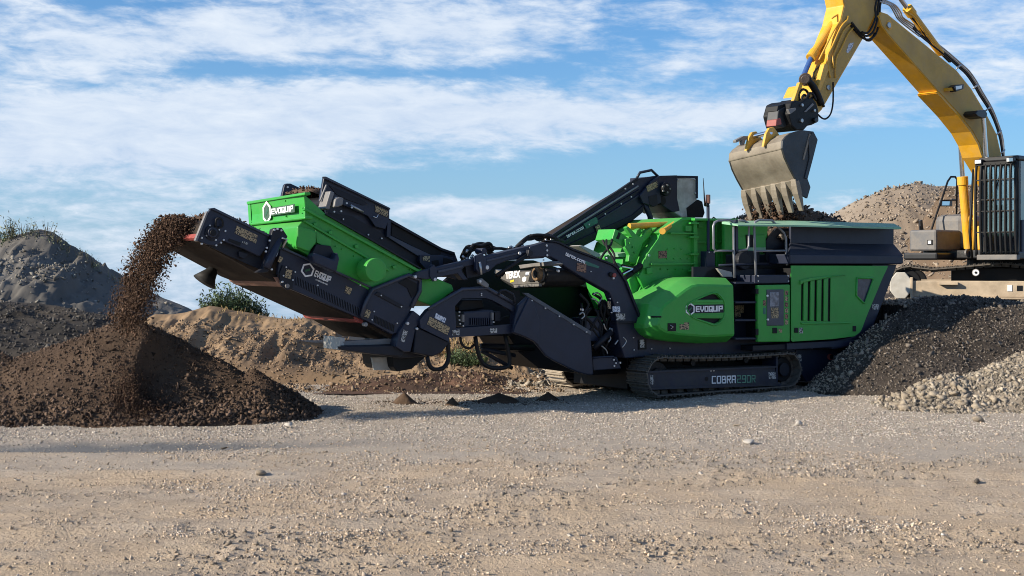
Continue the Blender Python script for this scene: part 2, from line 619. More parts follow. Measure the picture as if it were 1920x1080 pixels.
def font_text(name, text, m, org, right, up, width, parent, depth=0.003, bold=0.02):
    cu = bpy.data.curves.new(name, 'FONT')
    cu.body = text
    cu.extrude = 0.01
    cu.offset = bold
    tmp = bpy.data.objects.new('t', cu)
    COL.objects.link(tmp)
    dg = bpy.context.evaluated_depsgraph_get()
    me = bpy.data.meshes.new_from_object(tmp.evaluated_get(dg))
    bpy.data.objects.remove(tmp)
    right, up = Vector(right).normalized(), Vector(up).normalized()
    nrm = right.cross(up).normalized()
    xs = [v.co.x for v in me.vertices]
    s = width / (max(xs) - min(xs))
    x0 = min(xs)
    for v in me.vertices:
        v.co = Vector(org) + right * (v.co.x - x0) * s + up * v.co.y * s + nrm * (depth * 0.5 + v.co.z * depth * 50)
    me.name = name
    return link(name, me, m, parent)


def hexring(name, m, c, right, up, r, t, parent, depth=0.006):
    right, up = Vector(right).normalized(), Vector(up).normalized()
    nrm = right.cross(up).normalized()
    ang = [math.pi / 2 + k * math.pi / 3 for k in range(6)]
    o = [Vector(c) + (right * math.cos(a) + up * math.sin(a)) * r + nrm * depth for a in ang]
    i = [Vector(c) + (right * math.cos(a) + up * math.sin(a)) * (r - t) + nrm * depth for a in ang]
    return from_bm(name, prism_bm(o, -nrm * (depth + 0.002), [i]), m, parent)


def logo_panel(kit, parent, org, right, up, w, h, plate_m=None, hexr=None):
    """hexagon emblem and the word EVOQUIP"""
    right, up = Vector(right).normalized(), Vector(up).normalized()
    nrm = right.cross(up).normalized()
    hr = hexr or h * 0.85
    c = Vector(org) + right * hr * 0.8 + up * h * 0.5
    if plate_m:
        a = Vector(org) + right * hr * 1.7 - up * h * 0.22 + nrm * 0.004
        ww, hh = w - hr * 1.5, h * 1.44
        from_bm('logo_plate', prism_bm([a, a + right * ww, a + right * ww + up * hh, a + up * hh], -nrm * 0.006), plate_m, parent)
        hx = [c + (right * math.cos(q) + up * math.sin(q)) * hr * 0.8 + nrm * 0.003 for q in [math.pi / 2 + k * math.pi / 3 for k in range(6)]]
        from_bm('emblem_plate', prism_bm(hx, -nrm * 0.005), plate_m, parent)
    hexring('emblem', WHITE, c, right, up, hr, hr * 0.24, parent)
    d = (right + up * 0.9).normalized()
    n2 = nrm.cross(d)
    q = [c - d * hr * .42 - n2 * hr * .1, c + d * hr * .3 - n2 * hr * .16, c + d * hr * .42 + n2 * hr * .1, c - d * hr * .3 + n2 * hr * .16]
    from_bm('emblem_blade', prism_bm([p + nrm * 0.006 for p in q], -nrm * 0.004), GREENP, parent)
    lettering('lettering', 'EVOQUIP', WHITE, Vector(org) + right * hr * 1.9 + nrm * 0.004, right, up, w - hr * 1.95, h, parent, 1.45)


def offset_poly(P, d):
    """P: list of (u, z), counter-clockwise or not; moved inwards by d"""
    n = len(P)
    area = sum(P[i][0] * P[(i + 1) % n][1] - P[(i + 1) % n][0] * P[i][1] for i in range(n))
    sg = 1 if area > 0 else -1
    out = []
    for i in range(n):
        a, b, c = Vector(P[i - 1]), Vector(P[i]), Vector(P[(i + 1) % n])
        e1, e2 = (b - a).normalized(), (c - b).normalized()
        n1, n2 = Vector((-e1.y, e1.x)) * sg, Vector((-e2.y, e2.x)) * sg
        m = n1 + n2
        if m.length < 1e-6:
            m = n1
        m.normalize()
        k = d / max(0.45, m.dot(n1))
        out.append((b + m * k))
    return out

# ================================================================== the mobile crusher
FC = Frame(2.368, 23.4, 33.0)
crusher = FC.root('mobile_crusher', 'green and dark navy tracked mobile crusher with raised conveyors discharging brown earth', 'crusher')
K = Kit(FC, crusher)
UX, UZ = Vector((1, 0, 0)), Vector((0, 0, 1))

# ---- tracks


def stadium(c0, r0, c1, r1, n=14, sag=0.0):
    """closed path round two wheels in (u, z)"""
    P = []
    for k in range(n + 1):
        t = math.pi / 2 + math.pi * k / n
        P.append((c0[0] + r0 * math.cos(t), c0[1] + r0 * math.sin(t)))
    for k in range(n + 1):
        t = -math.pi / 2 + math.pi * k / n
        P.append((c1[0] + r1 * math.cos(t), c1[1] + r1 * math.sin(t)))
    for k in range(1, 20):
        f = k / 20
        P.append((c1[0] + (c0[0] - c1[0]) * f, (c1[1] + r1) + (c0[1] + r0 - c1[1] - r1) * f - sag * math.sin(math.pi * f)))
    return P


def walk(P, step):
    """points with tangents at equal steps round a closed path"""
    P = [Vector(p) for p in P]
    seg = [(P[i], P[(i + 1) % len(P)]) for i in range(len(P))]
    tot = sum((b - a).length for a, b in seg)
    n = round(tot / step)
    out, want, acc = [], 0.0, 0.0
    for a, b in seg:
        l = (b - a).length
        while l > 1e-9 and want < acc + l - 1e-9 and len(out) < n:
            out.append((a + (b - a) * ((want - acc) / l), (b - a).normalized()))
            want += tot / n
        acc += l
    return out


def shoe_mesh(name, width, pitch, m, th=0.022, grouser=0.03, ribs=3):
    bm = bmesh.new()
    add_box(bm, (-pitch * .47, 0, -th), (pitch * .47, width, 0))
    for k in range(ribs):
        x = -pitch * .40 + k * pitch * .8 / max(1, ribs - 1)
        add_box(bm, (x - .010, .004, -.001), (x + .010, width - .004, grouser if k != 1 else grouser * .75))
    for y in (width * .3, width * .62):
        for x in (-pitch * .2, pitch * .2):
            add_box(bm, (x - .012, y - .02, -.001), (x + .012, y + .02, .012))
    add_box(bm, (-pitch * .38, width * .33, -.085), (pitch * .40, width * .40, -th + .001))
    add_box(bm, (-pitch * .38, width * .60, -.085), (pitch * .40, width * .67, -th + .001))
    bmesh.ops.recalc_face_normals(bm, faces=bm.faces)
    me = bpy.data.meshes.new(name)
    bm.to_mesh(me)
    bm.free()
    me.materials.append(m)
    return me


def lay_shoes(path, step, me, v0, parent):
    for k, (p, t) in enumerate(walk(path, step)):
        o = bpy.data.objects.new('track_shoe', me)
        COL.objects.link(o)
        o.parent = parent
        nx, nz = -t.y, t.x            # outward normal for a path that runs anticlockwise seen from the near side
        M = Matrix(((t.x, 0, -nx, 0), (0, 1, 0, 0), (t.y, 0, -nz, 0), (0, 0, 0, 1)))
        M.translation = Vector((p.x, v0, p.y))
        o.matrix_local = M


WID, GAUGE = 0.577, 2.58
c0, r0 = (0.355, 0.415), 0.345
c1, r1 = (3.44, 0.40), 0.32
tpath = stadium(c0, r0, c1, r1, sag=0.03)
for side in (0, 1):
    v0 = side * GAUGE
    shoe = shoe_mesh('track_shoe', WID, 0.19, SHOE if side == 0 else SHOE_LIT)
    vn = v0 + 0.085
    F4 = [FC.px(1215.5, 697.8, .085), FC.px(1453, 688.5, .085), FC.px(1460, 720.5, .085), FC.px(1214.5, 728, .085)]
    F4 = [Vector((p.x, vn, p.z)) for p in F4]
    tr = from_bm('track', prism_bm(F4, Vector((0, 0.40, 0))), NAVYD if side else TFRAME, crusher, bevel=.012)
    if side:
        tr['label'] = 'far track with dusty shoes coloured paler for sunlight'
    lay_shoes(tpath, 0.185, shoe, v0, tr)
    q = c1[0] + .02
    K.box('end_bracket', NAVY, (q - .28, vn - .012, .20), (q - .24, vn + .38, .66), tr, .006)
    top = from_bm('frame_flange', prism_bm([F4[0] + Vector((-.02, -.03, .02)), F4[1] + Vector((.04, -.03, .02)), F4[1] + Vector((.04, -.03, -.012)), F4[0] + Vector((-.02, -.03, -.012))], Vector((0, .46, 0))), TFRAME, tr)
    bot = from_bm('frame_flange', prism_bm([F4[3] + Vector((-.02, -.03, .012)), F4[2] + Vector((.04, -.03, .012)), F4[2] + Vector((.04, -.03, -.025)), F4[3] + Vector((-.02, -.03, -.025))], Vector((0, .46, 0))), TFRAME, tr)
    for nm, c, r in (('idler_wheel', c0, r0 - .085), ('drive_sprocket', c1, r1 - .085)):
        w = from_bm(nm, cyl_bm((c[0], v0 + .17, c[1]), (c[0], v0 + .42, c[1]), r, 26), BLACK, tr, bevel=.015)
        from_bm('hub', cyl_bm((c[0], v0 + .12, c[1]), (c[0], v0 + .17, c[1]), r * .55, 18), NAVYD if nm == 'drive_sprocket' else BLACK, tr, bevel=.01)
    for k in range(7):
        u = .72 + k * .38
        from_bm('roller', cyl_bm((u, v0 + .13, .165), (u, v0 + .45, .165), .085, 16), BLACK, tr, bevel=.008)
    for u in (1.2, 2.5):
        from_bm('carrier_roller', cyl_bm((u, v0 + .16, .615), (u, v0 + .42, .615), .055, 14), BLACK, tr)
    bm = bmesh.new()
    for u in (1.55, 1.62):
        add_cyl(bm, (u, vn - .012, .47), (u, vn + .01, .47), .022, 10)
    from_bm('grease_fitting', bm, BOLT, tr)
    if side == 0:
        a, b = FC.px(1334.5, 719.5, .083), FC.px(1381, 718.2, .083)
        d = (b - a)
        top = FC.px(1335.5, 705, .083)
        lettering('lettering', 'COBRA', WHITE, a, d, UZ, d.length * .96, (top - a).length, tr, 1.0)
        a2, b2 = FC.px(1382, 718, .083), FC.px(1416, 717, .083)
        lettering('lettering', '290R', mat('pale green print', (.12, .30, .20), .5), a2, b2 - a2, UZ, (b2 - a2).length, (top - a).length * .98, tr, .8)
        K.plate('sticker', GLAB, [(1219, 704), (1226, 703.6), (1226.5, 721), (1219.4, 721.4)], .083, .09, tr, bevel=0)
        K.plate('sticker', GLAB, [(1441, 698), (1454, 697.5), (1455, 710), (1442, 710.4)], .083, .09, tr, bevel=0)
        K.disc('port', BLACK, 1325, 710.5, 4.2, .080, .09, tr, 16, 0)

# ---- chassis
ch = K.plate('chassis', NAVY, [(1156, 604), (1230, 603), (1600, 600), (1608, 655), (1600, 664), (1230, 668), (1172, 672), (1164, 650)], .35, 2.82, bevel=.02)
K.plate('rear_chassis_plate', NAVY, [(1492, 655), (1607, 655), (1592, 690), (1560, 707), (1512, 716), (1496, 690)], .33, 2.85, ch, bevel=.015)
K.box('centre_frame_shade', BLACK, (.15, .75, .14), (3.6, 2.42, .82), ch)  # carried down near the ground in black to stand for shade between tracks
K.plate('side_step', NAVY, [(1476, 643.5), (1622, 637), (1620, 648), (1476, 656)], -.02, .4, ch, bevel=.01)
K.plate('side_step', NAVYD, [(1412, 648), (1476, 645), (1476, 655.5), (1412, 658)], .02, .4, ch, bevel=.01)
K.bolts([(1522, 653), (1548, 652), (1573, 651), (1590, 650.5), (1607, 649), (1586, 655), (1586, 662), (1586, 671)], .33, 1.1, ch)
K.disc('tow_eye', RED, 1558, 669, 6, .29, .34, ch, 18, .005)
K.disc('tow_eye_bore', BLACK, 1559.5, 669, 4.4, .28, .30, ch, 16, 0)
K.plate('sticker', GLAB, [(1493, 665), (1502.5, 664.5), (1503, 677), (1493.5, 677.5)], .325, .34, ch, bevel=0)
K.plate('sticker', GLAB, [(1563, 665), (1568, 665), (1568, 672.5), (1563, 672.5)], .325, .34, ch, bevel=0)
K.plate('sticker_plate', BLACK, [(1197, 637), (1212, 636.5), (1212.5, 655), (1197.5, 655.5)], .335, .36, ch, bevel=0)
K.plate('sticker', GLAB, [(1200, 637), (1208, 636.7), (1208.5, 651.5), (1200.5, 652)], .325, .34, ch, bevel=0)
K.bolts([(1187, 633), (1188, 656), (1221, 654), (1255, 653), (1219, 633)], .35, 1.3, ch)

# ---- engine hood (rounded green cover with the leaf-shaped vent)
hood_px = [(1379, 643), (1327, 645.5), (1273, 642), (1246, 637.5), (1232, 629), (1223, 617), (1222, 608), (1226.5, 592), (1231, 570), (1243, 557.5), (1263.7, 543), (1283, 528.5), (1295, 522), (1309, 519.3), (1377, 521)]
VF = -.16
P0 = [FC.px(x, y, VF) for x, y in hood_px]
P2 = [(p.x, p.z) for p in P0]
rings = []
for v, ins in ((.95, .02), (.14, .0), (.08, .004), (.045, .016), (-.095, .105), (-.14, .128), (VF, .165)):
    q = offset_poly(P2, ins)
    # the straight right edge and the sill are not rounded over
    ring = []
    for (p, o) in zip(q, P2):
        x = p[0]
        if o[0] > P2[0][0] - .03:
            x = o[0] - min(ins, .03)
        ring.append(Vector((x, v, p[1])))
    rings.append(ring)
leaf_top = [(1305, 562), (1322, 555.5), (1336, 551.3), (1345, 552.5), (1354, 562)]
leaf_bot = [(1305, 596.5), (1354, 597), (1350, 603), (1340, 607.2), (1325, 602.5)]
bm = bmesh.new()
VR = [[bm.verts.new(p) for p in r] for r in rings]
for A, B in zip(VR, VR[1:]):
    n = len(A)
    for i in range(n):
        bm.faces.new((A[i], A[(i + 1) % n], B[(i + 1) % n], B[i]))
bm.faces.new(VR[0])
front = rings[-1]
holes = [[FC.px(x, y, VF) for x, y in h] for h in (leaf_top, leaf_bot)]
allp = front + holes[0] + holes[1]
hv = VR[-1] + [bm.verts.new(p) for p in holes[0] + holes[1]]
for t in tessellate_polygon([front] + holes):
    bm.faces.new([hv[i] for i in t])
k = len(front)
for h in holes:
    n = len(h)
    bk = [bm.verts.new(p + Vector((0, .06, 0))) for p in h]
    for i in range(n):
        bm.faces.new((hv[k + i], hv[k + (i + 1) % n], bk[(i + 1) % n], bk[i]))
    k += n
hood = from_bm('engine_hood', bm, GREEN, crusher)
for p in hood.data.polygons:
    p.use_smooth = True
es = hood.modifiers.new('edges', 'EDGE_SPLIT')
es.split_angle = R(24)
K.plate('vent_mesh', BLACK, [(1300, 549), (1360, 549), (1360, 611), (1300, 611)], VF + .055, VF + .08, hood, bevel=0)
leaf = [(1287, 579), (1291, 570), (1309, 560), (1336, 549.5), (1347, 551), (1357, 563), (1359.5, 579), (1355.5, 599), (1341, 609.5), (1324, 604.5), (1299, 595)]
K.tube('vent_rim', GREEN, [(x, y, VF - .004) for x, y in leaf + leaf[:1]], .016, hood, 8, 3)
for y in (565, 592):
    K.plate('vent_slat', GREEN, [(1300, y - 2), (1356, y - 2), (1356, y + 2), (1300, y + 2)], VF - .014, VF + .01, hood, bevel=.004)
o0, o1 = FC.px(1286.5, 585.5, VF - .004), FC.px(1357, 585.5, VF - .004)
lw = (o1 - o0).length
logo_panel(K, hood, o0, UX, UZ, lw * .97, (FC.px(1300, 573, VF) - FC.px(1300, 584, VF)).z, NAVYD, .115)
K.plate('latch', BLACK, [(1252.5, 606), (1268, 606), (1268, 621), (1252.5, 621)], VF - .012, VF + .02, hood, bevel=.006)
K.tube('latch_handle', STEEL, [(1257, 610, VF - .02), (1262.5, 613, VF - .03), (1257.5, 617, VF - .02)], .008, hood, 6)
K.plate('sticker', TAN, [(1274.5, 608), (1283, 608), (1283, 604.5), (1292, 604.5), (1292, 618), (1274.5, 618)], VF - .004, VF + .01, hood, bevel=0)
K.tube('hood_hinge', BLACK, [(1221, 594, -.03), (1240, 594, VF - .012)], .014, hood, 6)

# ---- rear side panel, green, with louvres and a window
rear_px = [(1483.5, 498), (1664.5, 498.5), (1664, 502), (1655, 521), (1627, 588), (1615.5, 618), (1612, 623), (1602, 630.5), (1560, 635.8), (1486, 640.5), (1483.5, 638)]
sl = []
for xa, xb, yt, yb in ((1501.5, 1506, 529, 601.2), (1514, 1518.8, 527.2, 601.6), (1526.5, 1531.2, 525.2, 602), (1539.5, 1544, 523.4, 602.4), (1552, 1557, 521.6, 602.8)):
    sl.append([(xa + 1, yt + .5), (xb + .6, yt - .4), (xb - .4, yb), (xa, yb)])
win = [(1606.7, 521), (1635.5, 521), (1637, 525.5), (1622, 568), (1619, 568), (1605.5, 554.5)]
rp = K.plate('rear_side_panel', GREEN, rear_px, -.10, -.086, holes=sl + [win])
K.plate('panel_dark_fill', BLACK, [(1488, 503), (1655, 503), (1622, 584), (1608, 618), (1560, 630), (1490, 635)], -.080, .5, rp, bevel=0)  # black filler, so that the slots and the panel edge look shaded
K.plate('window_pane', SCREEN, [(1600, 515), (1642, 515), (1626, 574), (1614, 574), (1600, 560)], -.0845, -.081, rp, bevel=0)
K.tube('window_rim', GREEN, [(x, y, -.105) for x, y in win + win[:1]], .020, rp, 8)
K.plate('louvre_ridge', GREEN, [(1501, 526), (1520, 520.8), (1556, 517.4), (1588, 515.6), (1560, 519.4), (1508, 529.5), (1502, 534)], -.135, -.09, rp, bevel=.012)
K.plate('louvre_ridge', GREEN, [(1502, 604.5), (1600, 603.5), (1594, 607), (1504, 608.5)], -.125, -.09, rp, bevel=.012)
for xa, xb, yt, yb in ((1506.8, 1513.2, 529, 601), (1519.6, 1525.7, 527, 601), (1532, 1538.7, 525, 602), (1544.8, 1551.2, 523.4, 602)):
    K.plate('louvre_slat', GREEN, [(xa + .6, yt), (xb + .6, yt - 1), (xb, yb), (xa, yb)], -.118, -.095, rp, bevel=.006)
K.plate('latch', BLACK, [(1599.5, 611), (1605.5, 611), (1605.5, 621.5), (1599.5, 621.5)], -.112, -.09, rp, bevel=.004)
K.plate('latch', BLACK, [(1490, 614.5), (1497, 614.5), (1497, 624), (1490, 624)], -.112, -.09, rp, bevel=.004)
K.plate('sticker', GLAB, [(1498.5, 614.5), (1505.5, 614.5), (1505.5, 625), (1498.5, 625)], -.105, -.09, rp, bevel=0)

# ---- control cabinet
cc = K.plate('control_cabinet', GREEN, [(1421, 534.5), (1481.5, 533.5), (1481.5, 640.8), (1421.5, 641.5)], -.10, -.02, bevel=.018)
K.plate('cabinet_side_shade', NAVYD, [(1424, 536), (1480, 536), (1480, 639), (1424, 639)], -.02, .6, cc, bevel=0)  # dark navy filler: shade on the cabinet's green side put into colour
K.plate('display_panel', GREY, [(1438, 543), (1470, 542.5), (1470, 610.5), (1438.5, 611)], -.115, -.09, cc, bevel=.01).data.materials[0] = mat('panel face', (.055, .062, .08), .4)
K.plate('screen', mat('screen glass', (.16, .19, .23), .1, var=.4, scale=14), [(1444, 548), (1461, 547.7), (1461, 574.5), (1444, 575)], -.122, -.11, cc, bevel=.004)
K.plate('sticker', TAN, [(1446, 577), (1460, 576.7), (1460, 596.5), (1447, 597)], -.12, -.11, cc, bevel=0)
for k in range(6):
    y = 545 + k * 11
    K.plate('sticker', TAN if k % 2 else TANR, [(1471.8, y), (1478, y), (1478, y + 8.5), (1471.8, y + 8.5)], -.105, -.09, cc, bevel=0)
K.plate('sticker', TANR, [(1431, 563), (1436, 563), (1436, 573), (1431, 573)], -.105, -.09, cc, bevel=0)
K.plate('sticker', LTEAL, [(1431, 577), (1436, 577), (1436, 589), (1431, 589)], -.105, -.09, cc, bevel=0)
K.bolts([(1438, 554.5), (1438.7, 599)], -.10, 2.1, cc, WHITE, .025)
K.plate('latch', BLACK, [(1449, 614.5), (1457.5, 614.5), (1457.5, 625), (1449, 625)], -.112, -.09, cc, bevel=.004)
K.plate('sticker', TAN, [(1459, 617), (1466.5, 616), (1466.5, 623.5), (1462, 623.5)], -.105, -.09, cc, bevel=0)
K.plate('hinge', BLACK, [(1417, 542), (1422.5, 541.5), (1422.5, 551), (1417, 551)], -.115, .0, cc, bevel=.004)
K.plate('hinge', BLACK, [(1417, 617), (1422.5, 617), (1422.5, 628), (1417, 628)], -.115, .0, cc, bevel=.004)

# ---- access ladder and landing rails
lad = K.plate('ladder_well', NAVYD, [(1376, 470), (1424, 470), (1424, 640), (1376, 641)], .42, .48, bevel=0)
for y in (530.5, 567, 600.5, 635):
    K.plate('step', NAVY, [(1379, y - 1.6), (1420, y - 2), (1420, y + 1.6), (1379, y + 2)], -.06, .30, lad, bevel=.006)
K.plate('sticker', TAN, [(1378.5, 573), (1404.5, 572), (1404.5, 586), (1389, 587), (1389, 594.5), (1379, 595)], .40, .42, lad, bevel=0)
K.plate('landing', NAVY, [(1415, 516), (1480.5, 515.5), (1480.5, 531), (1415, 532)], -.08, .5, bevel=.015)
K.bolts([(1421, 517.5), (1421, 527), (1477.5, 517.5), (1477.5, 527)], -.08, 1.3)
RL = mat('handrail grey steel', (.20, .21, .23), .4, .3, .1, 8)
rail = K.tube('handrail', RL, [(1342, 470, .1), (1338, 466, .1), (1337.5, 424, .1), (1340, 417, .1), (1346, 414, .1), (1367, 412.3, .1), (1373, 415, .1), (1375.5, 425, .1), (1376, 480, .1), (1377.5, 521, .1)], .024)
K.tube('rail_bar', RL, [(1340, 470.5, .1), (1375.5, 470, .1)], .020, rail)
rail = K.plate('handrail', NAVY, [(1379, 411.5), (1384, 411.5), (1385, 471), (1380, 471)], .08, .14, bevel=.008)
K.tube('rail_loop', RL, [(1384, 413, .11), (1397, 414.5, .11), (1402, 418, .11), (1404.3, 425, .11), (1404, 461, .11), (1401, 468, .11), (1384, 470.5, .11)], .022, rail)
rail = K.tube('handrail', RL, [(1418, 531, .05), (1415.5, 470, .05), (1414, 425, .05), (1416, 416, .05), (1423, 412.5, .05), (1447, 413, .05), (1470, 437, .05), (1473.5, 447, .05), (1474, 470, .05), (1476, 497, .05)], .024)
K.tube('rail_bar', RL, [(1416, 470.8, .05), (1474, 470, .05)], .020, rail)
K.plate('kick_plate', NAVYD, [(1423, 492), (1465, 490), (1478, 470), (1480, 516), (1418, 517)], .42, .5, bevel=0)

# ---- feed hopper
hop = K.plate('hopper', NAVY, [(1483, 424), (1676, 427.5), (1676, 461), (1687, 479), (1483, 478)], .30, .36, bevel=.01)
wa = [FC.px(*p, .30) for p in ((1483, 455), (1676, 458))]
wb = [FC.px(*p, -.11) for p in ((1694, 479.5), (1480.5, 477))]
from_bm('flared_side', prism_bm([wa[0], wa[1], wb[0], wb[1]], Vector((0, .05, -.02))), NAVY, hop)
K.plate('hopper_band', NAVY, [(1481, 476.5), (1689, 479), (1694, 483), (1694, 494), (1689, 495.5), (1482, 494.8)], -.11, 3.2, hop, bevel=.02)
q = FC.px(1676, 430, .30)
q2 = FC.px(1676, 480, .30)
K.box('hopper_end_wall', NAVY, (q.x - .06, .33, q2.z - .1), (q.x, 2.9, q.z + .02), hop)
ql = FC.px(1400, 424, .30)
K.box('hopper_far_wall', GREEN, (ql.x, 2.86, q2.z - .1), (q.x - .06, 2.92, q.z + .02), hop)
K.box('hopper_floor', BLACK, (ql.x, .37, q2.z - .25), (q.x - .06, 2.85, q2.z - .2), hop)
# rim: a sloping flange round the top
ra = [FC.px(*p, -.12) for p in ((1384, 424), (1491, 425), (1690, 429.8))]
rb = [FC.px(*p, -.12) for p in ((1384, 421.5), (1491, 422), (1690, 426.5))]
rt = [FC.px(*p, .32) for p in ((1330, 413.2), (1489, 413.8), (1676, 419))]
rt[0] = Vector((ra[0].x, rt[0].y, rt[0].z))
rim = bmesh.new()
A = [rim.verts.new(p) for p in ra]
B = [rim.verts.new(p) for p in rb]
Cc = [rim.verts.new(p) for p in rt]
D = [rim.verts.new(p - Vector((0, 0, .06))) for p in rt]
for i in range(2):
    for X, Y in ((A, B), (B, Cc), (Cc, D), (D, A)):
        rim.faces.new((X[i], X[i + 1], Y[i + 1], Y[i]))
rim.faces.new((A[0], B[0], Cc[0], D[0]))
rim.faces.new((A[2], B[2], Cc[2], D[2]))
rm = from_bm('hopper_rim', rim, PGREEN, hop)
e = rt[2]
bm = bmesh.new()
add_box(bm, (e.x - .02, .32, e.z - .12), (e.x + .16, 2.95, e.z - .05), None)
from_bm('hopper_end_rim', bm, PGREEN, hop)
bm = bmesh.new()
add_box(bm, (rt[0].x, 2.92, e.z - .08), (e.x - .03, 3.2, e.z - .01), None)
from_bm('hopper_far_rim', bm, PGREEN, hop)

# feeder side, seen between the rails
fd = K.plate('feeder_side', GREEN, [(1359, 414), (1440, 424.5), (1437, 471), (1359, 471)], .52, .60, bevel=.01)
K.plate('feeder_pocket', GREEN, [(1385, 441), (1397, 445), (1400, 468), (1385, 468)], .47, .53, fd, bevel=.01)
K.plate('feeder_pocket', GREEN, [(1417, 441), (1436, 440), (1436, 470), (1417, 470)], .46, .53, fd, bevel=.01)
K.plate('feeder_opening', BLACK, [(1399, 440), (1413, 440), (1413, 464), (1401, 464)], .50, .53, fd, bevel=0)
K.plate('feeder_ledge', PGREEN, [(1402, 464), (1436, 464), (1436, 470.5), (1402, 470.5)], .44, .52, fd, bevel=.005)
K.plate('feeder_gusset', NAVYD, [(1437, 450), (1456, 428), (1483, 428), (1483, 478), (1476, 500), (1437, 505)], .47, .52, fd, bevel=0)
K.disc('fan_housing', NAVYD, 1397, 489, 17, .30, .44, fd, 28, .02)
K.tube('pipe', NAVY, [(1348, 497.5, .3), (1390, 496, .28), (1440, 495, .28)], .022, fd)
K.plate('lower_wall', NAVYD, [(1300, 500), (1482, 500), (1482, 522), (1300, 522)], .40, .45, fd, bevel=0)

# rear frame behind the green panel
K.plate('rear_frame', NAVY, [(1636, 494.5), (1682, 496), (1677, 511), (1634, 622), (1618, 641), (1600, 650), (1560, 655), (1560, 640), (1602, 631), (1614, 620), (1630, 580)], .0, 3.1, bevel=.02)
K.plate('rear_sticker', GLAB, [(1636, 570), (1648, 570), (1648, 580), (1635, 581)], -.008, .01, bevel=0)
K.plate('machine_body', NAVYD, [(1384, 496), (1640, 496), (1612, 625), (1600, 640), (1384, 640)], .5, 2.8, bevel=0)

# ---- impact crusher box
box_px = [(1280, 411), (1303, 409.5), (1306.5, 525), (1306.5, 580), (1215, 585), (1212, 556), (1202, 530), (1197, 518), (1208, 500), (1214, 484), (1217, 475.5), (1238, 449), (1239, 438)]
cb = K.plate('crusher_box', GREEN, box_px, .75, 2.42, bevel=.02)
K.plate('flange', GREEN, [(1300.5, 409.5), (1307.5, 409.5), (1309, 528), (1302.5, 528)], .68, .78, cb, bevel=.006)
for (xa, ya, xb, yb) in ((1258, 437, 1307, 438), (1222, 495.5, 1306, 494.5)):
    K.plate('rib', GREEN, [(xa, ya - 1.4), (xb, yb - 1.4), (xb, yb + 1.4), (xa, ya + 1.4)], .66, .76, cb, bevel=.004)
for y in (417, 443, 475, 506):
    K.plate('hinge_lug', GREEN, [(1295, y), (1311, y), (1311, y + 3.2), (1295, y + 3.2)], .63, .72, cb, bevel=.005)
K.plate('lug', GREEN, [(1286, 423), (1297, 423), (1297, 434), (1286, 434)], .69, .77, cb, bevel=.008)
K.plate('lug', GREEN, [(1213, 503), (1223, 501), (1224, 513), (1214, 514)], .69, .77, cb, bevel=.008)
gb_ = [(1238 + 13 * k, 466 + (k % 2)) for k in range(1, 4)] + [(1238 + 14 * k, 505) for k in range(5)] + [(1224 + 13 * k, 530.5) for k in range(5)] + [(1250 + 13 * k, 485) for k in range(4)] + [(1222, 529), (1238, 504)]
K.bolts(gb_, .75, 1.2, cb, GREEN, .025)
K.plate('sticker', TANR, [(1235, 470.5), (1250.5, 470), (1250.5, 484), (1235, 484.5)], .742, .76, cb, bevel=0)
K.disc('lock_pin', PGREEN, 1217.8, 479, 2.6, .70, .78, cb, 12, .003)
# edge flange up the left face of the box
fl = K.plate('front_flange', GREEN, [(1239, 434), (1243, 436), (1242, 450), (1221, 478), (1217, 500), (1208, 503), (1204, 500), (1213, 478), (1234, 448)], .72, .745, cb, bevel=.004)
K.plate('front_flange', GREEN, [(1280, 408), (1303, 407), (1303, 412), (1281, 413.5), (1240, 440), (1236, 436)], .72, 2.45, cb, bevel=.006)
# second chamber to the right
c2 = K.plate('inlet_chamber', GREEN, [(1306, 412), (1361, 413), (1361, 502), (1306, 520)], .88, 2.40, bevel=.01)
for y in (454, 500):
    K.plate('rib', GREEN, [(1308, y - 1.2), (1360, y - 1.2), (1360, y + 1.2), (1308, y + 1.2)], .82, .89, c2, bevel=.003)
for x in (1331, 1344, 1355):
    K.plate('rib', GREEN, [(x - 1.2, 414), (x + 1.2, 414), (x + 1.2, 500), (x - 1.2, 500)], .83, .89, c2, bevel=.003)
K.plate('lug', GREEN, [(1310, 416), (1319, 416), (1319, 427), (1310, 427)], .82, .89, c2, bevel=.006)
K.plate('inlet_lid', GREEN, [(1303, 409), (1385, 410), (1385, 414), (1303, 413.5)], .6, 2.6, c2, bevel=.006)

# ---- crusher apron: arm, Y bracket, hydraulic prop, links
ap = K.plate('apron_arm', GREEN, [(1153.5, 429), (1160, 432.5), (1179, 447), (1173, 466), (1147.5, 449.5)], 1.0, 1.52, bevel=.012)
K.plate('hand_hole', BLACK, [(1158, 442), (1160.5, 435), (1164, 438), (1160.5, 449), (1155.5, 447)], .992, 1.02, ap, bevel=0)
K.plate('apron_bracket', GREEN, [(1174, 427), (1178, 424), (1191, 437.5), (1197, 443), (1204, 444), (1212.5, 432), (1222, 427), (1227, 431), (1217, 444.5), (1205.5, 456), (1201, 470), (1192, 494), (1178, 490.5), (1180, 478), (1174, 466), (1173, 448), (1186, 446)], .92, 1.02, bevel=.01)
K.plate('apron_bracket', GREEN, [(1174, 427), (1178, 424), (1191, 437.5), (1197, 443), (1204, 444), (1212.5, 432), (1222, 427), (1227, 431), (1217, 444.5), (1205.5, 456), (1201, 470), (1192, 494), (1178, 490.5), (1180, 478), (1174, 466), (1173, 448), (1186, 446)], 1.9, 2.0, bevel=.01)
K.plate('apron_bracket', GREEN, [(1194, 432), (1201, 428), (1207, 430), (1199, 444), (1190, 446)], 1.02, 1.15, bevel=.01)
K.plate('apron_shell', GREEN, [(1196, 452), (1238, 437), (1238, 450), (1219, 476), (1214, 490), (1207, 501), (1182, 494), (1190, 470)], 1.05, 2.35, bevel=.02)
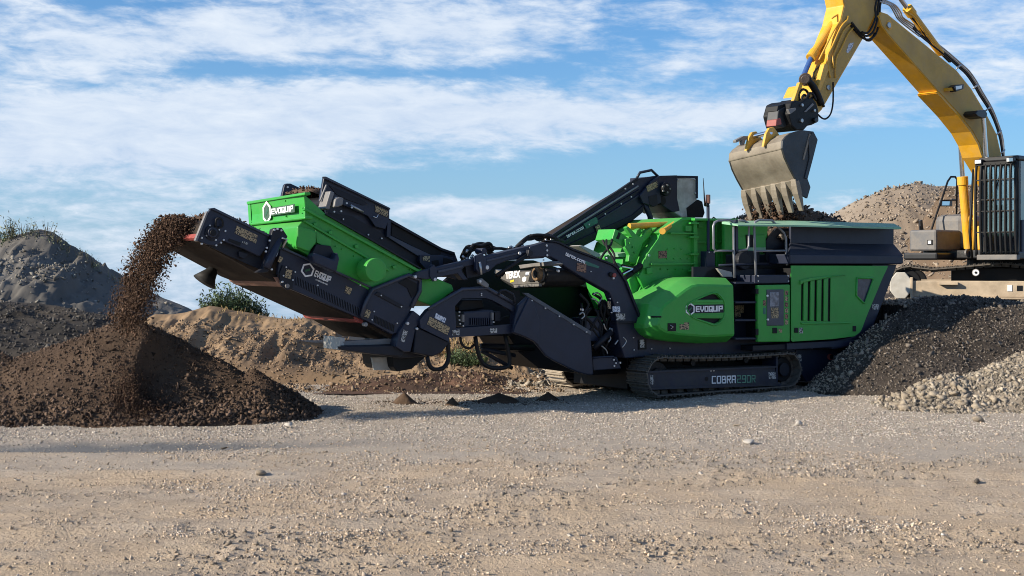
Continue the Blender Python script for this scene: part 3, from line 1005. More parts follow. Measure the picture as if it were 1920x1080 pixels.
K.plate('apron_step', PGREEN, [(1158, 476), (1178, 472.5), (1178, 481), (1160, 482)], 1.1, 1.9, bevel=.006)
K.bolts([(1202, 432.8), (1223, 431.5), (1186, 463.5), (1189, 473.5), (1180, 456)], .92, 1.8, None, GREEN, .03)
bm = bmesh.new()
for a, b, r in (((1180, 423.8, 1.0), (1236, 421, 1.0), .054), ((1226, 421, 1.0), (1266, 418.5, 1.0), .042), ((1180, 427.2, 1.3), (1262, 421, 1.3), .046), ((1242, 433.5, .68), (1264, 419, .8), .042), ((1242, 433.5, .66), (1244, 432.5, .80), .06)):
    add_cyl(bm, FC.px(*a), FC.px(*b), r, 12)
pr = from_bm('hydraulic_prop', bm, YELLOWH, crusher)
K.disc('pin', GREEN, 1138.5, 484, 4.6, .8, .95, None, 18, .008)
K.disc('pin_cap', WHITE, 1138.3, 484, 2.0, .77, .81, None, 12, .004)
K.plate('apron_link', GREEN, [(1130, 486), (1140, 477), (1150, 483), (1155, 500), (1140, 500)], .95, 1.1, bevel=.01)
K.plate('apron_foot', GREEN, [(1168, 482), (1180, 486), (1195, 494), (1190, 512), (1178, 520), (1166, 505)], 1.1, 1.9, bevel=.01)
K.plate('lower_apron', GREEN, [(1179, 523), (1197, 512), (1206, 520), (1216, 548), (1222, 572), (1224, 585), (1196, 580), (1186, 556)], .84, 2.2, bevel=.02)
K.tube('lower_apron_rib', GREEN, [(1199, 572, .82), (1196, 556, .80), (1203, 536, .80), (1211, 531, .80), (1217, 545, .80), (1221, 570, .82)], .022, None, 8, 3)
bm = bmesh.new()
for a, b, r in (((1166, 498, .8), (1198, 506, .8), .030), ((1168, 512, .78), (1193, 499, .78), .022), ((1172, 521, .76), (1201, 500, .76), .05), ((1184, 510, .75), (1202, 497, .75), .055)):
    add_cyl(bm, FC.px(*a), FC.px(*b), r, 12)
hc = from_bm('hydraulic_cylinder', bm, BLACK, crusher)
bm = bmesh.new()
add_cyl(bm, FC.px(1166, 500, .74), FC.px(1187, 504, .74), .018, 10)
add_cyl(bm, FC.px(1168, 514, .73), FC.px(1186, 505, .73), .016, 10)
from_bm('cylinder_rod', bm, CHROME, hc)
K.tubes('hose', RUBBER, [[(1130, 450, .95), (1134, 458, .9), (1140, 462, .88), (1146, 458, .9), (1147, 449, 1.0)],
                         [(1137, 450, .95), (1138, 465, .8), (1146, 478, .75), (1154, 494, .7), (1160, 503, .7)],
                         [(1127, 484, .8), (1133, 474, .85), (1141, 466, .9)], [(1150, 500, .7), (1152, 478, .8), (1142, 462, .88)]], .022)

# ---- gooseneck frame and folding arm
goose = [(993, 462.5), (1022, 453.5), (1036, 453), (1048, 455.5), (1073, 468), (1113, 483), (1149, 497), (1156.5, 503), (1173, 528), (1187, 565), (1202, 603), (1157, 604), (1153, 575), (1143, 549), (1091, 519.5), (1064, 503), (1044, 488), (1033, 482), (1002, 483), (993, 484)]
gn = K.plate('gooseneck_frame', NAVY, goose, .28, .46, bevel=.02)
K.plate('top_flange', NAVYD, [(1022, 451.5), (1037, 450.5), (1050, 453), (1075, 465.5), (1115, 480.5), (1152, 495), (1160, 502), (1177, 528), (1191, 565), (1206, 603), (1202, 603), (1187, 565), (1173, 528), (1156.5, 503), (1149, 497), (1113, 483), (1073, 468), (1048, 455.5), (1036, 453)], .24, .50, gn, bevel=0)
K.bolts([(1024.5, 460.5), (1025, 469.5), (1025, 478.5)], .28, 2.2, gn)
K.bolts([(1019, 487.5), (1143, 560), (1157, 567), (1107, 509), (1146, 586), (1159, 585)], .28, 1.3, gn)
a, b = FC.px(1059, 475.2, .272), FC.px(1096, 491.5, .272)
d = (b - a).normalized()
font_text('lettering', 'terex.com', WHITE, a + Vector((0, -.004, -.03)), d, Vector((-d.z, 0, d.x)), (b - a).length, gn)
K.plate('stripe', LTEAL, [(1097, 488.5), (1124, 499.5), (1122, 503), (1096, 496)], .274, .29, gn, bevel=0)
K.plate('sticker', TANR, [(1082, 493), (1099.5, 494.5), (1099, 511.5), (1081.5, 508)], .272, .29, gn, bevel=0)
K.disc('marker_lamp', RED, 1153, 516, 4.2, .22, .30, gn, 16, .01)
K.disc('lamp_base', BLACK, 1146.5, 514.5, 4.2, .24, .30, gn, 16, .004)
K.disc('pin', BOLT, 1151, 521.5, 2.2, .24, .30, gn, 12, .003)
K.plate('sticker', WLAB, [(1149, 574.5), (1162.5, 574.5), (1163, 585), (1149.5, 585)], .272, .29, gn, bevel=0)
K.plate('sticker', GLAB, [(1155.5, 588), (1172, 588), (1172.5, 600.5), (1156, 600.5)], .272, .29, gn, bevel=0)
K.plate('sticker', TAN, [(1139, 565), (1145, 565), (1146, 579), (1141, 579)], .272, .29, gn, bevel=0)
K.plate('lower_rail', NAVYD, [(1156, 602), (1230, 602), (1230, 605.5), (1156, 606)], .28, .5, gn, bevel=.004)

arm = K.plate('upper_arm', NAVY, [(891, 490), (897, 482), (905, 483), (954, 470), (993, 461), (1021, 455.5), (1021, 484), (982, 486.5), (953, 488), (931, 497), (918, 509), (905, 513), (893, 508)], .30, .52, bevel=.015)
K.plate('arm_rib', NAVYL, [(912, 487), (980, 471), (988, 470), (988, 474), (980, 475), (912, 491)], .28, .31, arm, bevel=.006)
K.disc('pin', BOLT, 914, 501.5, 4.2, .26, .32, arm, 18, .006)
K.disc('pin', BOLT, 975.3, 475, 3.2, .26, .32, arm, 16, .006)
K.disc('pin_boss', NAVY, 914, 501.5, 8, .275, .31, arm, 22, .006)
K.plate('clamp', NAVY, [(892, 480), (905, 474), (912, 487), (911, 512), (900, 515), (893, 505)], .25, .32, arm, bevel=.012)
K.tube('latch_rod', STEEL, [(899.5, 491, .23), (901, 503, .23), (902.5, 515, .23)], .022, arm, 8)
K.disc('arm_end', NAVY, 908, 471, 6, .33, .55, arm, 16, .01)
strut = K.tube('gas_strut', BLACK, [(931, 517, .24), (991, 477, .24)], .036, None, 10)
K.tube('strut_rod', STEEL, [(934, 513.5, .225), (990, 476, .225)], .008, strut, 6)
K.plate('strut_end', NAVYD, [(992, 468), (1001, 472), (999, 479), (989, 481)], .2, .29, strut, bevel=.006)
lk = K.plate('swing_link', GREY, [(897, 524), (904, 522), (917, 533), (916, 539), (910, 538), (898, 531)], .22, .28, bevel=.006)
K.disc('pin', BOLT, 901, 527.5, 2.6, .2, .24, lk, 12, .003)
K.plate('dark_box', NAVYD, [(872, 496), (897, 491), (900, 518), (876, 522)], .38, .6, bevel=.006)

la = K.plate('lower_arm', NAVY, [(777, 515), (785, 509.5), (893, 484), (894, 490), (892, 496), (872, 500), (866, 506), (868, 511), (878, 524), (868, 525), (858, 513), (816, 521), (800, 524), (783, 521)], .34, .5, bevel=.012)
K.plate('arm_rib', NAVYL, [(822, 507), (868, 497), (868, 501), (822, 512)], .32, .35, la, bevel=.005)
K.disc('pin', BOLT, 779.5, 519, 3.2, .30, .36, la, 16, .005)
K.disc('pin', BOLT, 816.5, 523.8, 3.2, .30, .36, la, 16, .005)
K.disc('lug', NAVY, 812, 500, 4, .34, .42, la, 14, .004)
K.disc('lug_bore', GREY, 812, 500, 1.9, .335, .35, la, 10, 0)
K.plate('lug_plate', NAVY, [(806, 503), (813, 497), (819, 503), (820, 526), (812, 528), (806, 518)], .315, .35, la, bevel=.006)

# hose bundles along the arm
hs = []
for k in range(9):
    x0 = 868 + rng.uniform(-8, 14)
    y0 = 478 + rng.uniform(-5, 6)
    hs.append([(x0, y0 + 6, .7 + .05 * k), (x0 + 10, y0 - 8 - rng.uniform(0, 6), .7), (x0 + 24, y0 - 12 - rng.uniform(0, 6), .75), (x0 + 38, y0 - 12 - rng.uniform(-2, 4), .8), (x0 + 52, y0 - 7, .8)])
hs.append([(880, 474, .6), (887, 459, .6), (901, 461, .62), (915, 456, .64), (921, 459, .66), (924, 470, .7)])
hs.append([(924, 466, .7), (940, 466, .7), (955, 468, .68), (972, 463, .66), (985, 449, .6), (1000, 441, .55), (1020, 441, .52), (1040, 446, .5)])
for k in range(5):
    o = rng.uniform(-2, 3)
    hs.append([(965 + 3 * k, 464 + o, .55 + .05 * k), (982, 452 + o - k, .55), (996, 442 + o + k, .6), (1012, 449 + o - 2 * k, .6), (1026, 440 + o + k, .6), (1042, 448 + o, .65), (1056, 452, .8)])
K.tubes('hose', RUBBER, hs, .026)
K.tubes('hose_fitting', STEEL, [[(x, y, .55), (x + dx_, y + dy_, .55)] for x, y, dx_, dy_ in ((867, 480, 5, 5), (874, 474, 3, -6), (883, 484, 4, -6), (953, 465, 6, -3), (960, 463, 3, 4), (976, 462, 5, -2), (1023, 447, 1, 8), (872, 486, 6, -2), (898, 479, 4, 3), (909, 473, 3, 4), (1032, 450, 5, -3), (1029, 445, 4, -3))], .022, None, 6, 0)
K.plate('filter_box', LGREY, [(1085, 461), (1091, 459.5), (1126, 476), (1127, 482), (1116, 482)], 1.3, 1.6, bevel=.01)

# ---- product conveyor that feeds the screen
pc = K.plate('feed_conveyor', NAVY, [(606, 380), (611, 336), (730, 392.5), (730, 412), (829, 467), (853, 475), (862, 500), (856, 524), (800, 508), (700, 450), (614, 406)], 1.0, 1.06, bevel=.01)
K.plate('far_skirt', NAVYD, [(606, 380), (611, 336), (730, 392.5), (730, 412), (829, 467), (853, 475), (862, 500), (856, 524), (800, 508), (700, 450), (614, 406)], 2.62, 2.68, pc, bevel=0)
for P_ in ([(736, 418), (828, 470), (823, 487), (734, 441)], [(737, 452), (784, 474), (784, 494), (745, 468)]):
    K.plate('recess_shade', BLACK, P_, .982, 1.0, pc, bevel=0)  # proud black plates: shade inside the recesses put into colour
K.plate('side_post', NAVY, [(727, 412), (733, 414), (731, 446), (725, 444)], .90, .98, pc, bevel=.005)
K.plate('belt', BELT, [(606, 378), (640, 388), (729, 428), (830, 484), (858, 502), (856, 520), (820, 510), (700, 446), (612, 398)], 1.07, 2.60, pc, bevel=0)
K.plate('head_skirt', NAVY, [(607.5, 332), (611, 332), (731, 391), (729.5, 412), (722.5, 430), (704, 425), (690, 405), (640, 383), (626, 372), (611, 366), (600, 378)], .90, .97, pc, bevel=.01)
K.plate('skirt_lip', NAVYL, [(607, 331), (611.5, 331), (732, 390), (732, 393), (611, 335.5)], .84, .92, pc, bevel=.004)
K.plate('skirt_patch', NAVYD, [(617, 347), (660, 366), (684, 377), (690, 383), (680, 385), (650, 374), (630, 364)], .885, .905, pc, bevel=.004)
K.plate('sticker', TAN, [(704, 385), (727.5, 396), (728, 408), (704, 397)], .885, .91, pc, bevel=0)
K.plate('side_rail', NAVYL, [(729, 446), (731, 441), (778, 464), (827, 487), (827, 494), (790, 484)], .90, .98, pc, bevel=.006)
K.plate('side_gusset', NAVY, [(787, 478), (800, 478), (826, 478), (850, 483), (862, 500), (846, 514), (802, 509), (787, 492)], .86, .96, pc, bevel=.008)
for P_ in ([(810, 489), (822, 487), (824, 497), (812, 500)], [(832, 483), (847, 487), (856, 497), (848, 502), (831, 495)]):
    K.plate('hole_shade', BLACK, P_, .85, .87, pc, bevel=0)  # black plates laid on the gusset, painting the dark of its holes
K.plate('sticker', TAN, [(793, 480), (806, 480), (806, 491), (793, 488)], .85, .87, pc, bevel=0)
K.plate('top_rail', NAVYD, [(730, 409.5), (829, 465), (853, 473), (853, 478), (829, 470), (730, 415)], .93, 1.02, pc, bevel=.006)
gm = K.plate('drive_motor', GREY, [(609.5, 391), (619.5, 358), (627.5, 360.5), (618, 393)], .62, .9, pc, bevel=.012)
K.plate('motor_body', GREY, [(626, 389), (629, 373), (636, 369.5), (645, 371), (643, 385), (635, 388)], .55, .88, pc, bevel=.02)
K.bolts([(629, 371), (624.5, 387), (649.5, 381), (659, 389), (639, 396), (626, 397)], .80, 2.0, pc)
K.tube('tension_rod', STEEL, [(657, 384.5, .84), (681, 397.5, .84)], .022, pc, 8)
K.tube('tension_rod', CHROME, [(700, 406, .84), (706, 408.5, .84), (709, 402, .84)], .010, pc, 6)
K.plate('scraper', GREY, [(600, 376), (612, 346), (614, 347), (602, 378)], .8, .84, pc, bevel=.004)
K.disc('head_drum', BLACK, 612, 384, 15, 1.07, 2.6, pc, 26, .01)
K.plate('far_head_plate', NAVY, [(528.5, 369), (533.5, 347), (537, 344), (545, 344), (574, 357.5), (574, 372)], 2.72, 2.80, pc, bevel=.01)
K.disc('drum_pin', BOLT, 540, 351, 1.8, 2.70, 2.72, pc, 10, 0)
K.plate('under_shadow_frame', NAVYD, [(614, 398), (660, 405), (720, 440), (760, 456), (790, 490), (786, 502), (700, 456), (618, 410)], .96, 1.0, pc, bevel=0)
K.bolts([(715, 447), (662, 433), (690, 440), (643, 411)], .95, 1.6, pc)

# ---- screen box (aftscreen)
scr_px = [(569, 362.5), (612, 402), (700, 452), (789, 504), (815, 520), (848, 534), (851, 545), (811, 574), (780, 562), (700, 548), (640, 515), (557, 466), (556, 462), (557.5, 425), (571, 409), (571.5, 388)]
VS = .48
sb = K.plate('screen_box', GREEN, scr_px, VS, VS + 1.98, bevel=.015, skew=(-.06, -.06))
K.plate('face_rim', GREEN, [(568, 361), (573, 361), (573, 366), (568, 366)], VS - .04, VS + 2.02, sb, bevel=.008, skew=(-.06, -.06))
K.plate('edge_rail', GREEN, [(571, 388.5), (789, 507.5), (812, 522), (812, 527), (789, 513), (571, 393.5)], VS - .07, VS + .02, sb, bevel=.006)
K.plate('edge_rail', GREEN, [(570, 411), (730, 504.5), (730, 509), (570, 415.5)], VS - .05, VS + .02, sb, bevel=.006)
K.plate('top_rail', NAVYD, [(612, 400), (700, 449.5), (789, 502), (789, 505), (700, 453), (612, 403)], VS - .05, VS + .05, sb, bevel=.004)
K.plate('side_plate', GREEN, [(558, 424), (585, 431), (593, 434), (593, 455), (586, 465), (580, 472), (557, 463)], VS - .10, VS + .02, sb, bevel=.02)
K.plate('spring_bracket', GREEN, [(592, 432), (620, 449), (621, 462), (616, 461), (606, 461), (594, 455)], VS - .06, VS + .02, sb, bevel=.008)
K.plate('spring_mount', NAVYD, [(594, 458), (620, 461), (626, 473), (633, 492), (633, 504), (590, 488), (584, 478)], VS - .12, VS + .05, sb, bevel=.01)
K.plate('spring_cover', NAVY, [(590, 474), (626, 487), (633, 473), (637, 485), (631, 511), (590, 493), (585, 480)], VS - .30, VS - .10, sb, bevel=.02)
cap = K.disc('exciter_housing', GREEN, 697, 506, 22, VS - .10, VS + .2, sb, 40, .01)
K.disc('exciter_cover', GREEN, 705.5, 506, 22, VS - .42, VS - .09, sb, 40, .012)
K.bolts([(600, 412), (614, 416), (631, 424), (566, 400), (567, 390), (590, 419), (629, 462), (641, 467), (663, 480), (588, 440), (752, 488), (768, 506)], VS, 1.3, sb, GREEN, .03)
for x, y in ((592, 420.5), (669, 462), (740, 501), (620, 436)):
    K.plate('bracket', GREEN, [(x - 4, y - 2), (x + 3, y - 4), (x + 3.5, y + 3), (x - 2, y + 3)], VS - .05, VS + .02, sb, bevel=.004)
# lower front panel of the end face: a ledge and the logo
fu = FC.px(569, 370, VS).x


def face(x, y, du):
    return FC.pu(x, y, fu - du)


lg = [face(463, 380, .02), face(569, 362.5, .02)]
fdir = (lg[1] - lg[0]).normalized()
from_bm('face_ledge', prism_bm([face(466, 418, .10), face(571, 406, .10), face(571, 411, .10), face(467, 423, .10)], Vector((.14, 0, 0))), GREEN, sb, bevel=.02)
from_bm('face_top_lip', prism_bm([face(462, 378, .05), face(571, 360.5, .05), face(571, 365.5, .05), face(462.5, 383.5, .05)], Vector((.1, 0, 0))), GREEN, sb, bevel=.01)
from_bm('face_edge', prism_bm([face(464, 383, .03), face(469, 382, .03), face(471, 424, .03), face(466.5, 424, .03)], Vector((.1, 0, 0))), GREEN, sb, bevel=.01)
from_bm('face_lower', prism_bm([face(468, 420, .01), face(570, 409, .01), face(556, 427, .04), face(556, 470, .04), face(480, 470, .04)], Vector((.1, 0, 0))), GREEN, sb, bevel=.006)
bm = bmesh.new()
for (x, y) in ((475, 415), (507, 410.5), (538, 405.5), (475, 390), (537, 376.5), (504, 382), (503, 433), (555, 424)):
    p = face(x, y, .0)
    add_cyl(bm, p + Vector((.02, 0, 0)), p - Vector((.03, 0, 0)), .014, 8)
fb = from_bm('bolts', bm, GREEN, sb)
fb['kind'] = 'stuff'
a0, a1 = face(494, 403.5, .05), face(551, 394.5, .05)
upv = (face(500, 384, .012) - face(500.6, 403, .012)).normalized()
logo_panel(K, sb, a0 + Vector((0, 0, -.01)), a1 - a0, upv, (a1 - a0).length, (face(520, 387, .012) - face(520, 397.5, .012)).length, mat('logo plate', (.05, .10, .055), .4), .185)

# ---- fines conveyor (lowest, discharging to the left)
VC0, VC1 = .50, 2.52
fc = K.plate('discharge_conveyor', NAVY, [(525, 467), (531, 464), (560, 478), (633, 510.5), (697, 539), (706, 545), (690, 600), (682, 600), (531, 536), (521, 513)], VC0, VC0 + .08, bevel=.01)
# louvre slats on its side panel
bmv = bmesh.new()
for k in range(39):
    f = k / 38
    xt, yt = 557.8 + (673 - 557.8) * f, 520.0 + (577.5 - 520.0) * f
    xb, yb = xt - 1.2, yt + 14.2
    Q = [FC.px(xt - .75, yt - .2, VC0 - .003), FC.px(xt + .75, yt + .2, VC0 - .003), FC.px(xb + .75, yb + .2, VC0 - .003), FC.px(xb - .75, yb - .2, VC0 - .003)]
    o_ = Vector((0, .006, 0))
    vs = [bmv.verts.new(p) for p in Q] + [bmv.verts.new(p + o_) for p in Q]
    bmv.faces.new(vs[:4])
    for i in range(4):
        bmv.faces.new((vs[i], vs[(i + 1) % 4], vs[4 + (i + 1) % 4], vs[4 + i]))
    if k:
        M = [FC.px(xt - 2.2, yt - 1, VC0 - .02), FC.px(xt - 1.0, yt - .6, VC0 - .02), FC.px(xb - 1.0, yb - .6, VC0 - .02), FC.px(xb - 2.2, yb - 1, VC0 - .02)]
lv = from_bm('louvre_slot', bmv, BLACK, fc)
lv['kind'] = 'stuff'
bms = bmesh.new()
for k in range(40):
    f = (k - .5) / 38
    xt, yt = 557.8 + (673 - 557.8) * f, 519.0 + (577.5 - 520.0) * f
    xb, yb = xt - 1.3, yt + 15.5
    Q = [FC.px(xt - .5, yt - .2, VC0 - .016), FC.px(xt + .5, yt + .2, VC0 - .016), FC.px(xb + .5, yb + .2, VC0 - .016), FC.px(xb - .5, yb - .2, VC0 - .016)]
    vs = [bms.verts.new(p) for p in Q] + [bms.verts.new(p + Vector((0, .02, 0))) for p in Q]
    bms.faces.new(vs[:4])
    for i in range(4):
        bms.faces.new((vs[i], vs[(i + 1) % 4], vs[4 + (i + 1) % 4], vs[4 + i]))
ls = from_bm('louvre_slat', bms, NAVYL, fc)
ls['kind'] = 'stuff'
o0, o1 = FC.px(565, 508, VC0 - .004), FC.px(618, 530.5, VC0 - .004)
d = (o1 - o0).normalized()
nup = Vector((-d.z, 0, d.x))
logo_panel(K, fc, o0, d, nup, (o1 - o0).length, .10, None, .115)
font_text('lettering', 'A TEREX BRAND', WHITE, FC.px(591, 525.2, VC0 - .004), d, nup, (o1 - o0).length * .44, fc)
K.plate('sticker', TAN, [(648.5, 535.5), (660.5, 541), (656, 553), (646.5, 548.5)], VC0 - .008, VC0 + .01, fc, bevel=0)
K.plate('pivot_plate', NAVYD, [(530, 497), (544, 501), (551, 522), (549, 541), (538, 544), (526, 534), (524, 512)], VC0 - .03, VC0 + .01, fc, bevel=.008)
K.plate('sticker', TAN, [(537, 504.5), (548.5, 507), (545, 523.5), (534, 520)], VC0 - .04, VC0 - .025, fc, bevel=0)
K.bolts([(536, 501), (553, 510), (531, 517), (548.5, 525)], VC0 - .03, 1.6, fc)
K.disc('pivot_pin', GREY, 539.5, 536, 4.2, VC0 - .07, VC0, fc, 16, .006)
K.disc('pivot_pin', BOLT, 530, 528.5, 2.2, VC0 - .06, VC0, fc, 12, .004)
K.plate('top_edge', NAVYL, [(531, 463), (560, 476), (633, 508.5), (697, 537), (697, 541), (633, 512.5), (560, 480.5), (531, 467.5)], VC0 - .05, VC0 + .12, fc, bevel=.006)
# second side panel
sp = K.plate('rear_skirt', NAVY, [(694, 540), (748, 521), (766, 513.5), (790, 523), (789, 547), (771, 580), (752, 622), (735, 627), (700, 608), (676, 596), (684, 572)], VC0 - .06, VC0 + .08, fc, bevel=.012)
K.tube('skirt_rim', NAVYL, [(678, 594, VC0 - .08), (686, 566, VC0 - .08), (698, 543, VC0 - .08), (748, 523, VC0 - .08), (766, 516, VC0 - .08), (788, 525, VC0 - .08), (787, 546, VC0 - .08), (772, 576, VC0 - .08)], .035, fc, 8)
K.plate('skirt_opening', BLACK, [(747, 530), (763, 522), (782, 532), (781, 552), (772, 558), (764, 540)], VC0 - .075, VC0 - .055, fc, bevel=0)
K.plate('skirt_step', NAVYD, [(703, 552), (709, 547), (757, 573), (752, 578)], VC0 - .08, VC0 - .055, fc, bevel=.004)
K.plate('sticker', TAN, [(686, 579), (696, 583), (691, 597), (682, 593)], VC0 - .085, VC0 - .065, fc, bevel=0)
K.bolts([(684, 575.5), (701, 584), (697, 599.5), (680, 590), (752, 575), (714, 554), (744, 606), (675, 534.5), (595, 535)], VC0 - .07, 1.5, fc)
K.disc('pivot_pin', GREY, 686.5, 608.5, 4, VC0 - .09, VC0, fc, 16, .006)
bmv = bmesh.new()
for k in range(14):
    f = k / 13
    xt, yt = 703.5 + (739 - 703.5) * f, 591.5 + (609 - 591.5) * f
    Q = [FC.px(xt - .8, yt - .3, VC0 - .066), FC.px(xt + .8, yt + .3, VC0 - .066), FC.px(xt - .6, yt + 13.6, VC0 - .066), FC.px(xt - 2.2, yt + 13, VC0 - .066)]
    vs = [bmv.verts.new(p) for p in Q] + [bmv.verts.new(p + Vector((0, .008, 0))) for p in Q]
    bmv.faces.new(vs[:4])
    for i in range(4):
        bmv.faces.new((vs[i], vs[(i + 1) % 4], vs[4 + (i + 1) % 4], vs[4 + i]))
lv2 = from_bm('louvre_slot', bmv, BLACK, fc)
lv2['kind'] = 'stuff'
# head end
hd = K.plate('head_plate', NAVY, [(391, 397), (395, 393), (402, 392), (504, 442), (502, 462), (487, 481), (455, 466), (418, 451.5), (407, 461), (390, 459), (371, 452), (368, 450)], VC0 - .06, VC0 + .02, fc, bevel=.012)
K.plate('head_lip', NAVYL, [(394, 391), (402, 389.5), (506, 440), (505, 444), (402, 394.5)], VC0 - .10, VC0 + .02, fc, bevel=.005)
K.plate('head_edge', GREY, [(366, 451), (388, 396), (391, 398), (370, 453)], VC0 - .09, VC0 - .02, fc, bevel=.005)
K.disc('bearing_plate', NAVYD, 399, 436, 15, VC0 - .09, VC0 - .055, fc, 10, .006)
K.disc('bearing', GREY, 399.5, 436, 9.5, VC0 - .13, VC0 - .08, fc, 24, .01).data.materials[0] = NAVY
K.disc('shaft_end', BLACK, 400.5, 436, 6, VC0 - .15, VC0 - .12, fc, 20, .006)
K.bolts([(393, 423), (410, 431), (387, 441.5), (404, 450), (378, 446), (422, 433), (414, 455), (378, 457), (405, 460), (419, 450)], VC0 - .07, 1.9, fc)
K.plate('sticker', TAN, [(444, 423), (483, 441), (480, 456.5), (440, 437)], VC0 - .07, VC0 - .055, fc, bevel=0)
K.plate('sticker', GLAB, [(455, 452), (465, 455), (464, 459), (454, 455)], VC0 - .07, VC0 - .055, fc, bevel=0)
K.tubes('hose', RUBBER, [[(404, 425, VC0 - .1), (405, 412, VC0 - .12), (411, 409, VC0 - .12), (417, 413, VC0 - .12), (417, 424, VC0 - .1), (409, 426, VC0 - .1)]], .016, fc)
K.plate('take_up_slot', BLACK, [(430, 447), (452, 455), (450, 461), (428, 452)], VC0 - .07, VC0 - .055, fc, bevel=0)
K.plate('return_frame', NAVYD, [(418, 453), (455, 467), (487, 482), (497, 497), (490, 506), (430, 480), (392, 461)], VC0 + .05, VC0 + .12, fc, bevel=0)
K.plate('roller_bracket', NAVYD, [(448, 471), (466, 476), (462, 482), (456, 485), (449, 481)], VC0 - .02, VC0 + .06, fc, bevel=.005)
K.disc('return_roller', BLACK, 455, 475, 6, VC0 + .02, VC1 - .1, fc, 14, .004)
# belt and trough
bl = K.plate('belt', BELT, [(371, 452), (378, 424), (392, 412), (520, 463), (700, 545), (745, 580), (742, 622), (670, 593), (530, 533), (497, 520)], VC0 + .10, VC1 - .08, fc, bevel=0)
K.plate('under_tray', BELT, [(371, 453), (374, 450), (500, 508), (523, 519), (519, 523)], VC0 + .09, VC1 - .02, fc, bevel=.006)
K.plate('under_tray', BELT, [(521, 520), (526, 520), (672, 590), (690, 600), (672, 602), (533, 538)], VC0 + .09, VC1 - .02, fc, bevel=.006)
K.plate('tray_lip', SALMON, [(514, 520), (527, 519), (534, 538), (521, 530)], VC0 + .06, VC1 + .02, fc, bevel=.004)
K.plate('tray_lip', RED, [(663, 594), (678, 594), (682, 607), (669, 604)], VC0 + .06, VC1 + .02, fc, bevel=.004)
K.plate('under_tray', BELT, [(672, 602), (690, 600), (752, 622), (752, 640), (740, 640)], VC0 + .09, VC1 - .02, fc, bevel=.006)
K.plate('far_skirt', NAVY, [(301, 425), (306, 404.5), (330, 417), (440, 470), (440, 490)], VC1 + .02, VC1 + .10, fc, bevel=.01)
K.plate('wiper', RED, [(364, 446), (370, 438), (374, 441), (369, 451)], VC0 + .06, VC0 + .55, fc, bevel=.006)
# work lamp hung under the tray
lamp = K.tube('hanging_funnel', RUBBER, [(400, 500, 2.1), (398, 508, 2.1), (391, 517, 2.1), (383, 529, 2.1)], [.05, .09, .13, .20], fc, 14)
# bracket that joins head and middle section
kb = K.plate('hinge_bracket', NAVYD, [(511, 430), (518, 427), (529, 427), (540, 444), (533, 453), (528, 462), (503, 510), (492, 512), (480, 511), (493, 503), (505, 465)], VC0 - .16, VC0 - .04, fc, bevel=.012)
K.bolts([(514, 431), (520, 429.5), (527, 432), (505, 451), (500, 464.5), (498, 471.5), (509, 505)], VC0 - .16, 2.0, kb)
K.plate('sticker', WLAB, [(522, 459), (526, 461), (519, 481), (514, 479)], VC0 - .17, VC0 - .155, kb, bevel=0)
K.plate('sticker', TAN, [(525, 480), (531, 483), (527, 493), (521, 490)], VC0 - .06, VC0 - .03, fc, bevel=0)
K.tube('lock_rod', STEEL, [(528, 446, VC0 - .18), (538, 449, VC0 - .18), (530, 464, VC0 - .18)], .018, kb, 6)
K.tube('hinge_cylinder', NAVY, [(529, 440, VC0 - .10), (507, 486, VC0 - .18), (500, 502, VC0 - .18)], .06, kb, 10)

# tail of the fines conveyor
tf = K.plate('tail_beam', GREY, [(640, 640), (740, 634), (742, 645), (648, 649)], VC0 + .1, VC0 + .2, bevel=.008)
K.plate('tail_box', NAVYD, [(742, 628), (790, 610), (812, 640), (800, 668), (752, 672), (690, 662), (650, 654), (640, 648), (740, 646)], VC0 + .05, VC1 - .3, bevel=.015)
K.plate('tail_bar', NAVYD, [(637, 650), (742, 648), (760, 660), (752, 668), (700, 664), (640, 656)], VC0 - .05, VC0 + .05, bevel=.01)
K.plate('tail_end_plate', LGREY, [(637, 632), (647, 634), (645, 658), (637, 656)], VC0 + .1, VC0 + .7, bevel=.006)
K.plate('scraper_plate', LGREY, [(697, 670), (734, 669.5), (740, 694), (702, 694)], 1.0, 1.05, bevel=.006)
K.plate('tail_guard', BLACK, [(735, 668), (800, 668), (772, 692), (745, 697), (738, 688)], .8, 1.9, bevel=.015)
col = K.plate('tail_column', NAVY, [(748, 622), (775, 582), (793, 596), (781, 614), (770, 660), (758, 660), (742, 650)], VC0 - .12, VC0 + .1, bevel=.015)
K.plate('sticker', GLAB, [(757, 618), (765, 621), (758, 642), (751, 639)], VC0 - .13, VC0 - .11, col, bevel=0)
K.disc('pin', BOLT, 765, 606.5, 3, VC0 - .16, VC0 - .1, col, 14, .004)
K.disc('pin', BOLT, 782.5, 616.5, 2.6, VC0 - .16, VC0 - .1, col, 14, .004)
K.plate('guard_box', NAVYD, [(781, 613), (844, 641), (829, 661), (811, 669), (776, 662)], VC0 - .15, VC0 + .4, bevel=.02)

